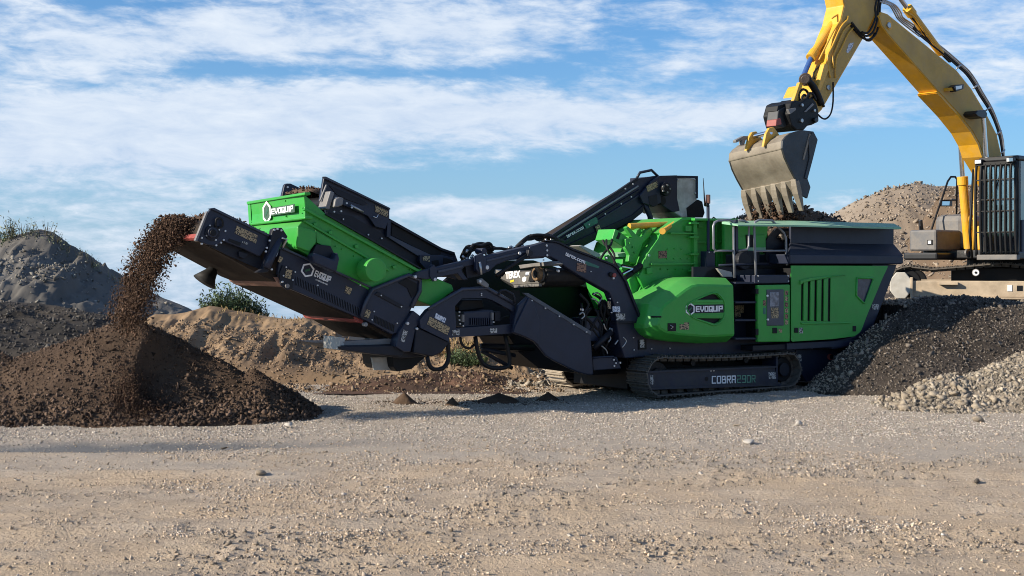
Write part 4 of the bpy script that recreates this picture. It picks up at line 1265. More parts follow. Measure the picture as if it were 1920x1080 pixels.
# ---- tail frame with the motor bay
tl_hole = [(853, 574), (866, 559.5), (911, 558.5), (924, 563), (963, 584), (963, 608), (855.5, 615.5)]
tl = K.plate('motor_frame', NAVY, [(787, 601), (803, 581), (866, 543.5), (913, 541), (937, 554.5), (964, 570), (967, 586), (961, 625), (842, 633), (842, 641), (789, 615)], .32, .44, holes=[tl_hole])
K.tube('frame_edge', NAVYL, [(803, 580, .3), (815, 572, .3), (866, 542.5, .3), (913, 540, .3), (937, 553.5, .3), (965, 569.5, .3)], .03, tl, 8)
K.plate('bay_back', BLACK, [(845, 545), (975, 545), (975, 630), (845, 630)], .95, 1.0, tl, bevel=0)
mt = K.plate('hydraulic_motor', NAVY, [(869, 585), (926, 581), (926, 611), (869, 614)], .42, .8, tl, bevel=.02)
bm = bmesh.new()
for k in range(10):
    x = 883 + k * 4
    for p in (FC.px(x, 596, .39),):
        z1 = FC.px(x, 609, .39).z
        add_box(bm, (p.x, .385, z1), (p.x + .014, .43, p.z))
from_bm('cooling_fin', bm, NAVY, tl)['kind'] = 'stuff'
K.plate('motor_bracket', GREY, [(867, 590), (871, 590), (871, 604), (867, 604)], .38, .44, tl, bevel=.004)
K.plate('motor_bracket', GREY, [(922, 586), (926, 586), (926, 600), (922, 600)], .38, .44, tl, bevel=.004)
K.plate('upper_motor', BLACK, [(859, 575), (868, 562), (905, 561), (909, 578), (884, 582), (861, 584)], .6, .9, tl, bevel=.02)
K.plate('junction_box', NAVYD, [(928, 585), (939, 584), (939, 603), (928, 603)], .45, .8, tl, bevel=.01)
K.plate('sticker', TAN, [(806, 593.5), (844, 614), (839, 628), (801, 608)], .31, .33, tl, bevel=0)
K.plate('sticker', WLAB, [(818, 587), (837, 597), (834, 606), (815, 596)], .31, .33, tl, bevel=0)
K.plate('sticker', GLAB, [(848, 619), (861.5, 618), (861.5, 628.5), (848, 629)], .31, .33, tl, bevel=0)
K.plate('sticker', GLAB, [(919, 616), (932, 615), (932, 624), (919, 625)], .31, .33, tl, bevel=0)
K.bolts([(902, 550.5), (902, 553.5), (861, 585), (860, 592), (861, 600), (862, 607), (868, 611), (925, 604)], .32, 1.4, tl)
K.tube('guard_loop', NAVYD, [(934, 553, .27), (939, 545, .27), (947, 544, .27), (962, 552, .27), (965, 560, .27), (965, 569, .27)], .022, tl)
for P, r in (([(838.5, 636, .4), (841, 660, .4), (840, 676, .4), (831, 690, .4), (813, 692.5, .4), (804, 683, .4), (801, 668, .4)], .036),
             ([(891, 631, .45), (896, 660, .45), (906, 682, .45), (924, 690, .45), (947, 689, .45), (955.5, 681, .45), (953, 660, .45), (947, 628, .45)], .036)):
    K.tube('ground_guard', BLACK, P, r, tl, 10, 2)
K.tubes('hose', RUBBER, [[(863, 632, .5), (865, 643, .5), (872, 651, .5), (881, 653, .5), (889, 646, .5)], [(936, 600, .5), (944, 596, .5), (952, 594, .55), (960, 596, .6)]], .022, tl)

# ---- big curved deflector plate
dp = [(962, 624.5), (966, 595), (973, 571), (991, 554), (1108, 625), (1111, 673), (1113, 702.5), (1102, 703), (1082, 697.5), (1040, 677), (1024, 667), (1011, 651), (1003, 641), (985, 632)]
df = K.plate('deflector', NAVY, dp, .22, .30, bevel=.02)
a = [FC.px(x, y, .21) for x, y in ((980, 549), (991, 549.5), (1109, 621.5), (1108, 629), (991, 557))]
from_bm('deflector_rail', prism_bm(a, Vector((0, .05, 0))), GREY, df, bevel=.005).data.materials[0] = mat('edge rail navy', (.06, .07, .09), .45)
K.bolts([(996.5, 563.5), (1022, 578), (1048, 593), (1075, 608.5), (1099, 622.5)], .21, 1.5, df)
K.plate('deflector_fold', NAVY, [(966, 612), (992, 558), (1000, 565), (1012, 600), (1011, 648), (1002, 640), (985, 631), (963, 623)], .19, .225, df, bevel=.012)

# ---- things in the dark under and behind the arms
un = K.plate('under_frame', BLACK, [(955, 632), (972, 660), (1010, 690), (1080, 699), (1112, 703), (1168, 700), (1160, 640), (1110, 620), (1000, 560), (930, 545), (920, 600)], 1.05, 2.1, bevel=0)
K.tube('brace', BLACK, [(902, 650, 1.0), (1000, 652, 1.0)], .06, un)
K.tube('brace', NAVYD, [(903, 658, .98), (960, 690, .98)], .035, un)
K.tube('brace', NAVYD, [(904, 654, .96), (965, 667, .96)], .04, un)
K.plate('gap_infill', BLACK, [(815, 545), (862, 502), (940, 488), (1000, 488), (1040, 500), (1090, 520), (1150, 560), (1165, 640), (1110, 690), (1000, 690), (965, 640), (850, 625)], 2.45, 2.55, un, bevel=0)  # black infill sheet, so the gaps look dark and no sky shows
K.plate('cover_box', NAVY, [(1094, 596), (1127, 594), (1130, 640), (1103, 640)], .55, .9, un, bevel=.01)
K.plate('tow_beam', NAVY, [(1111, 671.5), (1157, 669), (1165, 691), (1113, 694.5)], .30, .6, un, bevel=.012)
K.bolts([(1150, 674.5), (1154, 680.5), (1151, 686), (1162, 680)], .30, 2.0, un)
K.tube('tow_pipe', NAVY, [(1111, 670.5, .29), (1150, 668.5, .29), (1157, 680, .29)], .016, un)
hs = []
for k in range(16):
    x0, y0 = rng.uniform(1085, 1150), rng.uniform(545, 600)
    hs.append([(x0, y0, .6), (x0 + rng.uniform(-12, 18), y0 + rng.uniform(10, 24), .55), (x0 + rng.uniform(-6, 26), y0 + rng.uniform(28, 50), .55), (x0 + rng.uniform(0, 36), y0 + rng.uniform(50, 84), .6)])
K.tubes('hose', RUBBER, hs, .024, un)
K.tubes('pipe', STEEL, [[(1113, 553, .5), (1118, 549, .48), (1125, 552, .48), (1128, 560, .5), (1122, 568, .5)], [(1109, 560, .5), (1116, 562, .48), (1123, 570, .5)],
                        [(1132, 607, .5), (1135, 616, .5), (1141, 621, .5), (1144, 614, .5)], [(1138, 622, .5), (1145, 634, .5), (1140, 642, .5)], [(1127, 648, .5), (1136, 656, .5), (1139, 664, .5)],
                        [(1153, 646, .4), (1160, 637, .4), (1170, 633, .4), (1168, 650, .4)], [(1168, 632, .36), (1174, 640, .36), (1166, 652, .36)], [(1086, 590, .5), (1092, 586, .5), (1096, 592, .5), (1090, 598, .5)]], .015, un, 6, 4)
K.disc('pin', BOLT, 1150, 619, 4.2, .5, .6, un, 14, .006)
K.tube('jack_leg', NAVYD, [(1112, 654, .45), (1146, 622, .45)], .055, un, 10)
K.disc('oil_cap', BOLT, 1093, 581, 2.6, .5, .56, un, 10, .003)
K.tube('black_pipe', BLACK, [(1128, 568, .62), (1146, 590, .62), (1148, 606, .6)], .09, un, 10)

MGREY = mat('dull grey steel', (.15, .147, .14), .55, dust=.35, dustcol=(.2, .175, .14))
# ---- overband magnet with its belt, across the machine
UM = FC.px(1025, 530, .45).x
mag_px = [(934, 522), (941, 513), (952, 508), (1000, 505.5), (1021, 502), (1026, 508), (1027.5, 516), (1025, 528), (1019, 535), (1010, 538), (962, 540), (947, 531)]
mg = K.uplate('overband_magnet', RUBBER, mag_px, UM, UM + .86, bevel=.02)
inner = [(938, 522), (944, 515), (953, 510.5), (1000, 508), (1017, 506), (1020, 516), (1017, 526), (1009, 531), (962, 534), (950, 528)]
K.uplate('side_plate', mat('grey side plate', (.10, .098, .094), .55, dust=.15), inner, UM - .03, UM + .01, mg, bevel=.006)
K.uplate('side_flange', MGREY, [(962, 534.5), (1010, 531.5), (1010, 537), (964, 540)], UM - .07, UM, mg, bevel=.006)
K.uplate('top_bar', MGREY, [(972, 497), (1033, 489.5), (1041, 495), (1038, 498), (1000, 500), (975, 504)], UM - .05, UM + .12, mg, bevel=.008)
K.uplate('drive_plate', BLACK, [(996, 504), (1006, 503), (1000, 528), (990, 528)], UM - .06, UM - .025, mg, bevel=.004)
K.uplate('sticker', WLAB, [(985.5, 510), (993, 509.5), (990.5, 516), (985, 516.5)], UM - .036, UM - .02, mg, bevel=0)
K.uplate('sticker', WHITE, [(979, 521), (983, 518.5), (987, 520), (986, 527), (981, 529), (979, 526)], UM - .036, UM - .02, mg, bevel=0)
K.uplate('sticker', mat('yellow sticker', (.65, .50, .03), .5), [(956.5, 526), (964, 524), (963, 528), (957, 530)], UM - .036, UM - .02, mg, bevel=0)
ph = FC.pu(1014, 514, UM)
from_bm('pulley_housing', cyl_bm(ph + Vector((.0, 0, 0)), ph - Vector((.12, 0, 0)), .115, 18), mat('rusty steel', (.16, .10, .05), .7, 0, .3, 20), mg, bevel=.012)
from_bm('pulley_bore', cyl_bm(ph - Vector((.10, 0, 0)), ph - Vector((.13, 0, 0)), .07, 16), BLACK, mg)
p0, p1 = FC.pu(948, 522.2, UM - .032), FC.pu(976, 519.5, UM - .032)
d = (p1 - p0).normalized()
upm = d.cross(Vector((1, 0, 0)))
upm = upm if upm.z > 0 else -upm
font_text('lettering', 'TEREX', WHITE, p0, d, upm, (p1 - p0).length, mg, bold=.05)
K.disc('hang_pin', WHITE, 1048, 508, 2.6, .4, .46, mg, 12, .004)
K.uplate('belt_guard', MGREY, [(928, 505), (940, 510), (935, 516), (926, 512)], UM - .1, UM + .1, mg, bevel=.006)
K.plate('gap_backdrop', mat('pale backdrop', (.20, .22, .16), .6, dust=.3), [(1057, 502), (1076, 512), (1105, 526), (1104, 540), (1080, 534), (1062, 522)], 2.3, 2.44, bevel=.01)  # plate standing for the pale background seen through the gap

# ---- recirculation conveyor rising to the right on the far side
VR0, VR1 = 2.15, 2.95
rc = K.plate('recirculation_conveyor', NAVY, [(1036, 443), (1075, 417), (1198, 334.5), (1232, 329), (1244, 352), (1232, 383), (1210, 384), (1186, 413), (1084, 464), (1052, 456)], VR0, VR0 + .07, bevel=.01)
K.plate('far_skirt', NAVYD, [(1036, 443), (1075, 417), (1198, 334.5), (1232, 329), (1244, 352), (1232, 383), (1210, 384), (1186, 413), (1084, 464), (1052, 456)], VR1, VR1 + .07, rc, bevel=0)
K.plate('belt', BELT, [(1050, 444), (1200, 352), (1240, 345), (1240, 378), (1210, 382), (1190, 408), (1085, 462), (1055, 454)], VR0 + .08, VR1 - .02, rc, bevel=0)
for k, (o, m_) in enumerate(((0, RL), (7, NAVYD), (14, NAVY))):
    K.plate('side_rail', m_, [(1044 + o * .5, 443 + o * .9), (1197 + o * .4, 347 + o * 1.1), (1198 + o * .4, 350 + o * 1.1), (1046 + o * .5, 446 + o * .9)], VR0 - .04, VR0 + .01, rc, bevel=.006)
K.plate('top_skirt', NAVYD, [(1036, 440), (1075, 414), (1140, 370), (1195, 333), (1198, 337), (1076, 420), (1040, 444)], VR0 - .05, VR0 + .02, rc, bevel=.006)
K.plate('belly_pan', NAVYD, [(1060, 461), (1186, 403), (1208, 384), (1206, 398), (1186, 414), (1086, 466)], VR0 - .03, VR0 + .05, rc, bevel=.01)
K.plate('stripe', LTEAL, [(1094, 420), (1117, 406.5), (1120, 410), (1121, 418), (1100, 429)], VR0 - .045, VR0 - .03, rc, bevel=0)
K.plate('sticker', TAN, [(1116, 425), (1123, 421), (1128, 432), (1121, 438)], VR0 - .045, VR0 - .03, rc, bevel=0)
a, b = FC.px(1063, 446.5, VR0 - .045), FC.px(1095, 428.5, VR0 - .045)
d = (b - a).normalized()
font_text('lettering', 'terex.com', WHITE, a, d, Vector((-d.z, 0, d.x)), (b - a).length, rc)
hdp = K.plate('head_cover', NAVY, [(1235, 329.5), (1270, 328.5), (1270, 372), (1275, 395), (1262, 398), (1240, 384), (1234, 360)], VR0 - .06, VR1 + .06, rc, bevel=.012)
K.plate('head_side', NAVY, [(1215, 349), (1222, 340), (1236, 330), (1240, 380), (1226, 388), (1206, 381), (1200, 366)], VR0 - .09, VR0 - .03, rc, bevel=.012)
fp = K.plate('discharge_flap', FLAP, [(1268.5, 333), (1307, 334.5), (1307, 374), (1316, 378), (1321, 399), (1318, 407.5), (1279, 407.5), (1258, 394), (1268, 372)], VR0 - .04, VR1 + .04, rc, bevel=.02)
K.plate('flap_frame', NAVY, [(1266, 329), (1309, 330), (1309, 372), (1306, 372), (1306, 334), (1268, 333)], VR0 - .07, VR0 - .02, rc, bevel=.004)
K.plate('flap_lower', BLACK, [(1288, 390), (1309, 374), (1317, 378), (1321.5, 399), (1318, 408), (1290, 408)], VR0 - .06, VR0 - .035, rc, bevel=.006)
K.bolts([(1302, 337), (1303, 362), (1271, 337)], VR0 - .05, 1.6, rc)
K.disc('drive_motor', NAVYD, 1250, 354, 13, VR0 - .14, VR0 - .05, rc, 26, .015)
K.disc('motor_cap', BLACK, 1250, 354, 8, VR0 - .22, VR0 - .13, rc, 22, .012)
bm = bmesh.new()
for k in range(5):
    c = FC.px(1250 + 7 * math.cos(k * 1.256), 354 + 7 * math.sin(k * 1.256), VR0 - .23)
    add_cyl(bm, c, c + Vector((0, .03, 0)), .02, 8)
from_bm('motor_bolt', bm, GREY, rc)['kind'] = 'stuff'
K.plate('sticker', TAN, [(1212, 349), (1232, 340), (1234, 350), (1215, 360)], VR0 - .10, VR0 - .085, rc, bevel=0)
K.bolts([(1205, 361), (1219, 367), (1229, 362), (1183, 369), (1164, 382), (1134, 401), (1104, 421), (1220, 372), (1186, 345), (1172, 354)], VR0 - .05, 1.6, rc)
K.tube('guard_hoop', NAVY, [(1194, 334, VR0), (1200, 323.5, VR0), (1221.5, 319, VR0), (1234, 331, VR0)], .028, rc, 8)
K.tube('support_leg', NAVY, [(1208, 378, VR0), (1214, 395, VR0), (1219, 406, VR0), (1221, 430, VR0)], .055, rc, 8)
K.plate('leg_bracket', NAVYD, [(1216, 368), (1232, 364), (1234, 384), (1226, 388), (1218, 384)], VR0 - .10, VR0, rc, bevel=.008)
K.disc('scraper_arm', BLACK, 1243, 376, 8, VR0 - .08, VR0, rc, 20, .008)

# ---- mast with beacon and aerial
ms = K.tube('beacon_mast', NAVY, [(1329, 522, .62), (1328, 470, .62), (1327.5, 385, .62)], .030)
K.disc('beacon_base', BLACK, 1327.5, 383.5, 3.6, .58, .66, ms, 12, .004)
p = FC.px(1327.5, 382, .62)
from_bm('beacon', cyl_bm(p, p + Vector((0, 0, .17)), .045, 14), mat('amber beacon', (.22, .10, .07), .3), ms, bevel=.01)
K.tube('aerial', BLACK, [(1322, 385, .62), (1320.5, 368, .62), (1318.5, 334, .62)], [.02, .014, .006], ms, 6)
K.plate('mast_box', NAVY, [(1325, 471), (1341, 471), (1341, 511), (1325, 511)], .50, .68, ms, bevel=.01)
K.bolts([(1329, 473), (1338, 473), (1330, 507), (1338, 507), (1345, 505)], .50, 1.4, ms)
K.plate('mast_foot', NAVYD, [(1318, 522), (1326, 508), (1344, 500), (1352, 503), (1372, 520), (1374, 524), (1318, 524)], .4, .46, ms, bevel=.006)
K.tube('lifting_eye', BLACK, [(1337, 414, .7), (1335, 410, .7), (1338, 407.5, .7), (1341.5, 410, .7), (1340, 414, .7)], .014, ms, 6)
K.plate('muffler_shield', LGREY, [(1345, 503), (1372, 510), (1374, 519), (1356, 519)], .3, .36, ms, bevel=.006)

# ================================================================== the excavator
HEAD = 40.0
EX = Frame(11.6, 31.6, 180.0 + HEAD, 1.56)
exc = EX.root('excavator', 'yellow tracked excavator on the stone ramp tipping its bucket into the hopper', 'excavator')
E = Kit(EX, exc)


def lat(P, v):
    return [(x, y, v) for x, y in P]


# ---- undercarriage (slewed against the upper body)
TR = Frame(11.6, 31.6, -20.0, 1.56)


def tmat():
    """from track axes into the excavator's own axes"""
    return Matrix.Rotation(TR.a - EX.a, 4, 'Z')


TM = tmat()


def tr_obj(name, bm, m, parent, bevel=0.01, smooth=False):
    bm.transform(TM)
    return from_bm(name, bm, m, parent, bevel=bevel, smooth=smooth)


def bm_box(lo, hi):
    bm = bmesh.new()
    add_box(bm, lo, hi)
    return bm


HL, TW, TH = 2.45, .55, .86
shoe2 = shoe_mesh('track_shoe', TW, 0.20, SHOE, .03, .03, 3)
shoe2.transform(Matrix.Identity(4))
for side in (0, 1):
    v0 = -1.62 if side == 0 else 1.07
    tr = tr_obj('track', bm_box((-1.95, v0 + .01, .10), (1.95, v0 + .40, .47)), DUSTY, exc, .02)
    P = []
    for k in range(13):
        t = math.pi / 2 + math.pi * k / 12
        P.append((-HL + .40 + .38 * math.cos(t), .43 + .38 * math.sin(t)))
    for k in range(13):
        t = -math.pi / 2 + math.pi * k / 12
        P.append((HL - .40 + .38 * math.cos(t), .43 + .38 * math.sin(t)))
    tops = [(2.05, .81), (1.2, .80), (.6, .83), (.0, .88), (-.3, .86), (-.9, .80), (-1.5, .75), (-1.95, .76)]
    P = P[:26] + [(x, z) for x, z in tops[1:-1]]
    for k, (p, t) in enumerate(walk(P, .195)):
        o = bpy.data.objects.new('track_shoe', shoe2)
        COL.objects.link(o)
        o.parent = tr
        nx, nz = -t.y, t.x
        M = Matrix(((t.x, 0, -nx, 0), (0, 1, 0, 0), (t.y, 0, -nz, 0), (0, 0, 0, 1)))
        M.translation = Vector((p.x, v0, p.y))
        o.matrix_local = TM @ M
    if side == 0:
        for (lo, hi) in (((-1.98, v0 - .05, .06), (-1.92, v0 + .42, .55)), ((1.55, v0 - .06, .02), (1.62, v0 + .42, .58))):
            tr_obj('frame_rib', bm_box(lo, hi), DUSTY, tr, .01)
        tr_obj('drive_housing', bm_box((1.62, v0 - .08, .05), (2.4, v0 + .30, .60)), DUSTY, tr, .06)
        tr_obj('frame_lip', bm_box((-1.9, v0 - .06, .06), (1.55, v0 + .05, .10)), DUSTY, tr, .006)
        for u in (-1.35, .75):
            tr_obj('step_plate', bm_box((u, v0 - .14, .38), (u + .42, v0 + .05, .44)), DUSTY, tr, .006)
        tr_obj('frame_hole', bm_box((.32, v0 - .002, .25), (.44, v0 + .02, .37)), BLACK, tr, 0)
        tr_obj('sticker', bm_box((.12, v0 - .004, .24), (.22, v0 + .02, .38)), WHITE, tr, 0)
        for u in (-.55, .62):
            bm = cyl_bm((u, v0 + .03, .66), (u, v0 + .34, .66), .085, 16)
            w = tr_obj('carrier_roller', bm, GREY, tr, .008)
            tr_obj('roller_cap', cyl_bm((u, v0 + .0, .66), (u, v0 + .04, .66), .07, 16), WHITE, tr, 0)
            tr_obj('roller_cap', cyl_bm((u, v0 - .01, .66), (u, v0 + .005, .66), .028, 12), BLACK, tr, 0)
        oc = [(-2.19 + .26 * math.cos(a), v0 - .03, .36 + .33 * math.sin(a)) for a in [math.pi / 8 + k * math.pi / 4 for k in range(8)]]
        tr_obj('idler_cover', prism_bm([Vector(p) for p in oc], Vector((0, .12, 0))), LGREY, tr, .02)
    for u, r in ((-HL + .40, .30), (HL - .40, .30)):
        tr_obj('wheel', cyl_bm((u, v0 + .12, .43), (u, v0 + .42, .43), r, 24), BLACK, tr, .02)
    for k in range(7):
        u = -1.5 + .5 * k
        tr_obj('roller', cyl_bm((u, v0 + .1, .13), (u, v0 + .45, .13), .09, 14), BLACK, tr, .01)
tr_obj('car_body', bm_box((-1.1, -1.15, .35), (1.1, 1.15, .80)), BLACK, exc, .05)
from_bm('slew_ring', cyl_bm((0, 0, .76), (0, 0, .98), .78, 32), BLACK, exc, bevel=.02)

# ---- upper body
up = E.box('deck', PLASTIC, (-2.4, -1.45, .98), (1.05, 1.45, 1.18), None, .03)
E.box('engine_hood', YEL, (-2.3, -1.42, 1.18), (-.5, 1.42, 2.05), None, .12)
bm = bmesh.new()
cw = [Vector((-2.35, 1.45, 1.0)), Vector((-2.9, 1.15, 1.0)), Vector((-3.12, .6, 1.0)), Vector((-3.2, 0, 1.0)), Vector((-3.12, -.6, 1.0)), Vector((-2.9, -1.15, 1.0)), Vector((-2.35, -1.45, 1.0))]
from_bm('counterweight', prism_bm(cw, Vector((0, 0, 1.05))), YEL, exc, bevel=.06)
E.box('boom_foot_frame', YEL, (-.2, -.52, 1.18), (.75, .42, 1.75), None, .03)
gd = mat('grey deck box', (.10, .10, .105), .5, 0, .08, 5, dust=.4)
E.box('tool_box', gd, (.55, -1.45, 1.16), (1.62, -.72, 1.66), None, .05)
E.box('tool_box_step', PLASTIC, (.45, -1.52, .95), (1.75, -.62, 1.12), None, .04)
lb = E.box('latch', BLACK, (1.61, -.95, 1.30), (1.635, -.80, 1.42), None, .006)
E.box('latch_plate', WHITE, (1.63, -.92, 1.33), (1.645, -.84, 1.40), lb, 0)
tk = E.box('side_tank', gd, (-.35, -1.45, 1.18), (.60, -.62, 2.05), None, .16)
E.tube('handrail', BLACK, lat([(1741, 462), (1742, 444), (1759, 393), (1765, 376), (1777, 340), (1783, 331.5), (1791, 331.5), (1794.5, 337), (1793.5, 402)], -1.25), .024, None, 8)
E.tube('rail_bar', BLACK, lat([(1765, 376), (1794, 375)], -1.25), .02, None, 8)
mr = E.plate('mirror', PLASTIC, [(1765, 375), (1786, 375), (1786, 387), (1764, 387)], -1.24, -1.30, None, bevel=.008)
E.plate('mirror_glass', MIRROR, [(1767, 377.5), (1781, 377.5), (1780, 385), (1766.5, 385)], -1.236, -1.25, mr, bevel=0)
E.tube('mirror_stay', BLACK, lat([(1741, 447), (1730, 446.5), (1725.5, 442), (1725, 424)], -1.4), .016, None, 6)
mr = E.plate('mirror', PLASTIC, [(1726, 413), (1730, 412), (1732, 434), (1727, 437)], -1.38, -1.44, None, bevel=.008)

# ---- cab
TF = EX.px(1840, 400, .5).x
cl = .52
cr = 1.42
zt = EX.pu(1845, 304, TF).z
zb = EX.pu(1845, 476, TF).z
cab = E.box('cab_floor', PLASTIC, (TF - 1.75, cl, zb - .12), (TF + .10, cr + .04, zb + .05), None, .03)
E.box('cab_roof', PLASTIC, (TF - 1.75, cl - .02, zt - .02), (TF + .12, cr + .04, zt + .10), cab, .04)
for (u, v) in ((TF - .02, cl), (TF - .02, cr - .08), (TF - 1.70, cl), (TF - 1.70, cr - .08), (TF - .85, cr - .06)):
    E.box('cab_post', PLASTIC, (u - .05, v, zb), (u + .05, v + .08, zt), cab, .012)
E.box('door_panel', NAVY, (TF - .80, cr - .01, zb), (TF - .06, cr + .03, zb + .75), cab, .02)
E.box('rear_panel', PLASTIC, (TF - 1.72, cl + .02, zb), (TF - 1.66, cr, zb + 1.0), cab, .02)
E.box('side_window', GLASS, (TF - .82, cr - .02, zb + .75), (TF - .06, cr - .005, zt), cab, 0)
E.box('side_window', GLASS, (TF - 1.66, cr - .02, zb + .05), (TF - .92, cr - .005, zt), cab, 0)
E.box('front_window', GLASS, (TF - .03, cl + .08, zb + .06), (TF - .015, cr - .08, zt - .02), cab, 0)
E.box('inner_window', GLASS, (TF - 1.64, cl + .02, zb + .05), (TF - .06, cl + .035, zt), cab, 0)
st = E.box('seat', BLACK, (TF - 1.25, .75, zb + .35), (TF - .70, 1.22, zb + .52), cab, .05)
E.box('seat_back', BLACK, (TF - 1.30, .75, zb + .45), (TF - 1.15, 1.22, zb + 1.15), st, .05)
E.box('console', gd, (TF - .95, .60, zb + .05), (TF - .45, .78, zb + .75), cab, .03)
# guard
gx = TF + .16
g = E.box('front_guard', BLACK, (gx - .02, cl - .06, zt - .10), (gx + .03, cr + .04, zt - .02), cab, .01)
E.box('guard_sill', gd, (gx - .1, cl - .02, zb - .14), (gx + .04, cr + .05, zb - .02), g, .015)
nb = 9
for k in range(nb):
    v = cl - .04 + (cr - cl + .06) * k / (nb - 1)
    bow = .03 * math.sin(k * 1.7)
    bm = bmesh.new()
    sweep(bm, [Vector((gx, v, zt - .06)), Vector((gx + .04, v, zt - .35)), Vector((gx + .05, v, (zt + zb) / 2)), Vector((gx + .04, v, zb + .4)), Vector((gx, v, zb - .05))], .032, 6, 3)
    from_bm('guard_bar', bm, BLACK, g, smooth=True)
for z in (zt - .42, zt - .86, zb + .95, zb + .48):
    E.box('guard_rail', BLACK, (gx + .02, cl - .05, z - .012), (gx + .06, cr + .04, z + .012), g, 0)
E.tube('grab_rail', YELLOWH, [(TF + .06, cl - .12, zt - .12), (TF + .06, cl - .16, zb + .6), (TF + .06, cl - .18, zb + .1)], .035, cab, 8)
E.tube('corner_pipe', BLACK, [(TF + .02, cl - .2, zt - .15), (TF + .1, cl - .25, zb + .5), (TF + .05, cl - .22, zb - .1)], .03, cab, 8)
for v in (cl - .02, cr - .15):
    h = E.box('work_lamp', PLASTIC, (gx - .02, v - .03, zt - .06), (gx + .08, v + .15, zt + .05), cab, .015)
    E.box('lamp_lens', LENS, (gx + .078, v - .015, zt - .045), (gx + .09, v + .135, zt + .035), h, .006)
E.tube('wiper', BLACK, [(TF + .0, 1.0, zt - .1), (TF + .01, .8, zt - .9)], .012, cab, 6)

# ---- boom
BW = .34
BF = -.12
boom_px = [(1647, 30), (1652, 22), (1664, 26), (1721, 72), (1794, 132), (1822, 167), (1850, 214), (1869, 252), (1880, 300), (1894, 350), (1912, 400), (1930, 450), (1922, 476), (1912, 450), (1898, 405), (1880, 360), (1860, 319), (1844, 293), (1836, 270), (1822, 245), (1797, 214), (1759, 173), (1710, 117), (1665, 66), (1652, 48)]
boom = E.plate('boom', YEL, boom_px, BW, BF, None, bevel=.015)
E.plate('boom_edge', YEL, [(1759, 173), (1797, 214), (1822, 245), (1836, 270), (1844, 293), (1860, 319), (1880, 360), (1877, 361), (1857, 320), (1841, 294), (1833, 271), (1819.5, 247), (1795, 216), (1757, 175)], BW + .015, BF - .015, boom, bevel=0)
sidep = [(1649, 31), (1653, 25), (1664, 29), (1720, 74), (1793, 134), (1820, 168.5), (1848, 215), (1867, 253), (1878, 300), (1892, 350), (1884, 364), (1861, 318), (1845, 291.5), (1837.5, 269), (1823.5, 244), (1798.5, 212.5), (1760.5, 171.5), (1711.5, 115.5), (1666.5, 64.5), (1654, 47)]
E.plate('side_plate', DYEL, sidep, BW + .008, BW - .004, boom, bevel=0)['label'] = 'faded dusty yellow side of the boom'
E.disc('pin', STEEL, 1668, 47, 5.6, BW + .05, BW - .01, boom, 18, .01)
E.disc('pin_boss', YEL, 1668, 47, 9.5, BW + .02, BW - .01, boom, 24, .008)
E.plate('weld_seam', YEL, [(1757, 171), (1763, 177), (1761, 179), (1755, 173)], BW + .005, BF - .005, boom, bevel=0)
wl = E.plate('work_lamp', PLASTIC, [(1788, 163), (1793, 158.5), (1808, 158), (1807, 167), (1793, 172)], BW + .25, BW + .10, boom, bevel=.012)
E.plate('lamp_lens', LENS, [(1792, 162), (1804, 160), (1803, 166), (1793, 168)], BW + .255, BW + .24, wl, bevel=0)
E.plate('lamp_bracket', YEL, [(1784, 164), (1794, 164), (1794, 169), (1784, 170)], BW + .2, BW - .01, boom, bevel=0)
E.plate('cylinder_boss', PLASTIC, [(1829, 213), (1833, 207), (1848, 206), (1852, 213), (1850, 221), (1842, 222), (1833, 218)], BW + .32, BW - .01, boom, bevel=.02)

# stick cylinder along the boom's back
bm = bmesh.new()
add_cyl(bm, EX.px(1764, 100, .08), EX.px(1708, 24, .08), .088, 18)
add_cyl(bm, EX.px(1710, 27, .08), EX.px(1701, 15, .08), .115, 18)
sc = from_bm('stick_cylinder', bm, YEL, exc, smooth=False, bevel=.01)
from_bm('rod', cyl_bm(EX.px(1703, 18, .08), EX.px(1668, -30, .08), .05, 14), CHROME, sc, smooth=False)
E.tubes('pipe', YEL, [lat([(1702, 24), (1716, 34), (1735, 62), (1768, 105)], .2), lat([(1706, 20), (1722, 34), (1750, 72)], -.05)], .02, sc)
# hydraulic lines
hl = []
for k in range(4):
    d_ = k * 3.0
    hl.append(lat([(1640 + d_, -6), (1652 + d_, 4 - k), (1668 + d_ * 1.2, 10), (1678 + d_ * 1.2, 26 - k), (1684 + d_, 36 - k), (1700 + d_, 50 - k * 2), (1724 + d_, 68 - k * 2.4)], .28 - .12 * k))
E.tubes('hydraulic_line', STEEL, hl, .017, boom)
hl = []
for k in range(4):
    d_ = k * 2.0
    hl.append(lat([(1712 + d_, 52 - d_), (1724 + d_, 66 - d_), (1766 + d_, 99 - d_), (1796 + d_, 125 - d_), (1812 + d_, 140 - d_), (1826 + d_, 160 - d_), (1836 + d_, 178 - d_), (1854 + d_, 206 - d_ * .6), (1866 + d_, 232), (1875 + d_, 262), (1881 + d_ * .5, 300), (1893, 345)], .26 - .14 * k))
E.tubes('hose', RUBBER, hl[:2], .018, boom)
E.tubes('hydraulic_line', STEEL, hl[2:], .016, boom)
hl = [lat([(1708 + k * 3, 30), (1724 + k * 3, 50), (1742 + k * 3, 76), (1762 + k * 2, 98), (1780 + k * 2, 116)], .1 - .1 * k) for k in range(2)]
E.tubes('hose', RUBBER, hl, .022, sc)
E.tubes('clamp', STEEL, [lat([(x - 3, y + 3), (x + 6, y - 5)], .3) for x, y in ((1796, 126), (1828, 163), (1852, 204), (1871, 250), (1878, 286))], .02, boom, 6, 0)
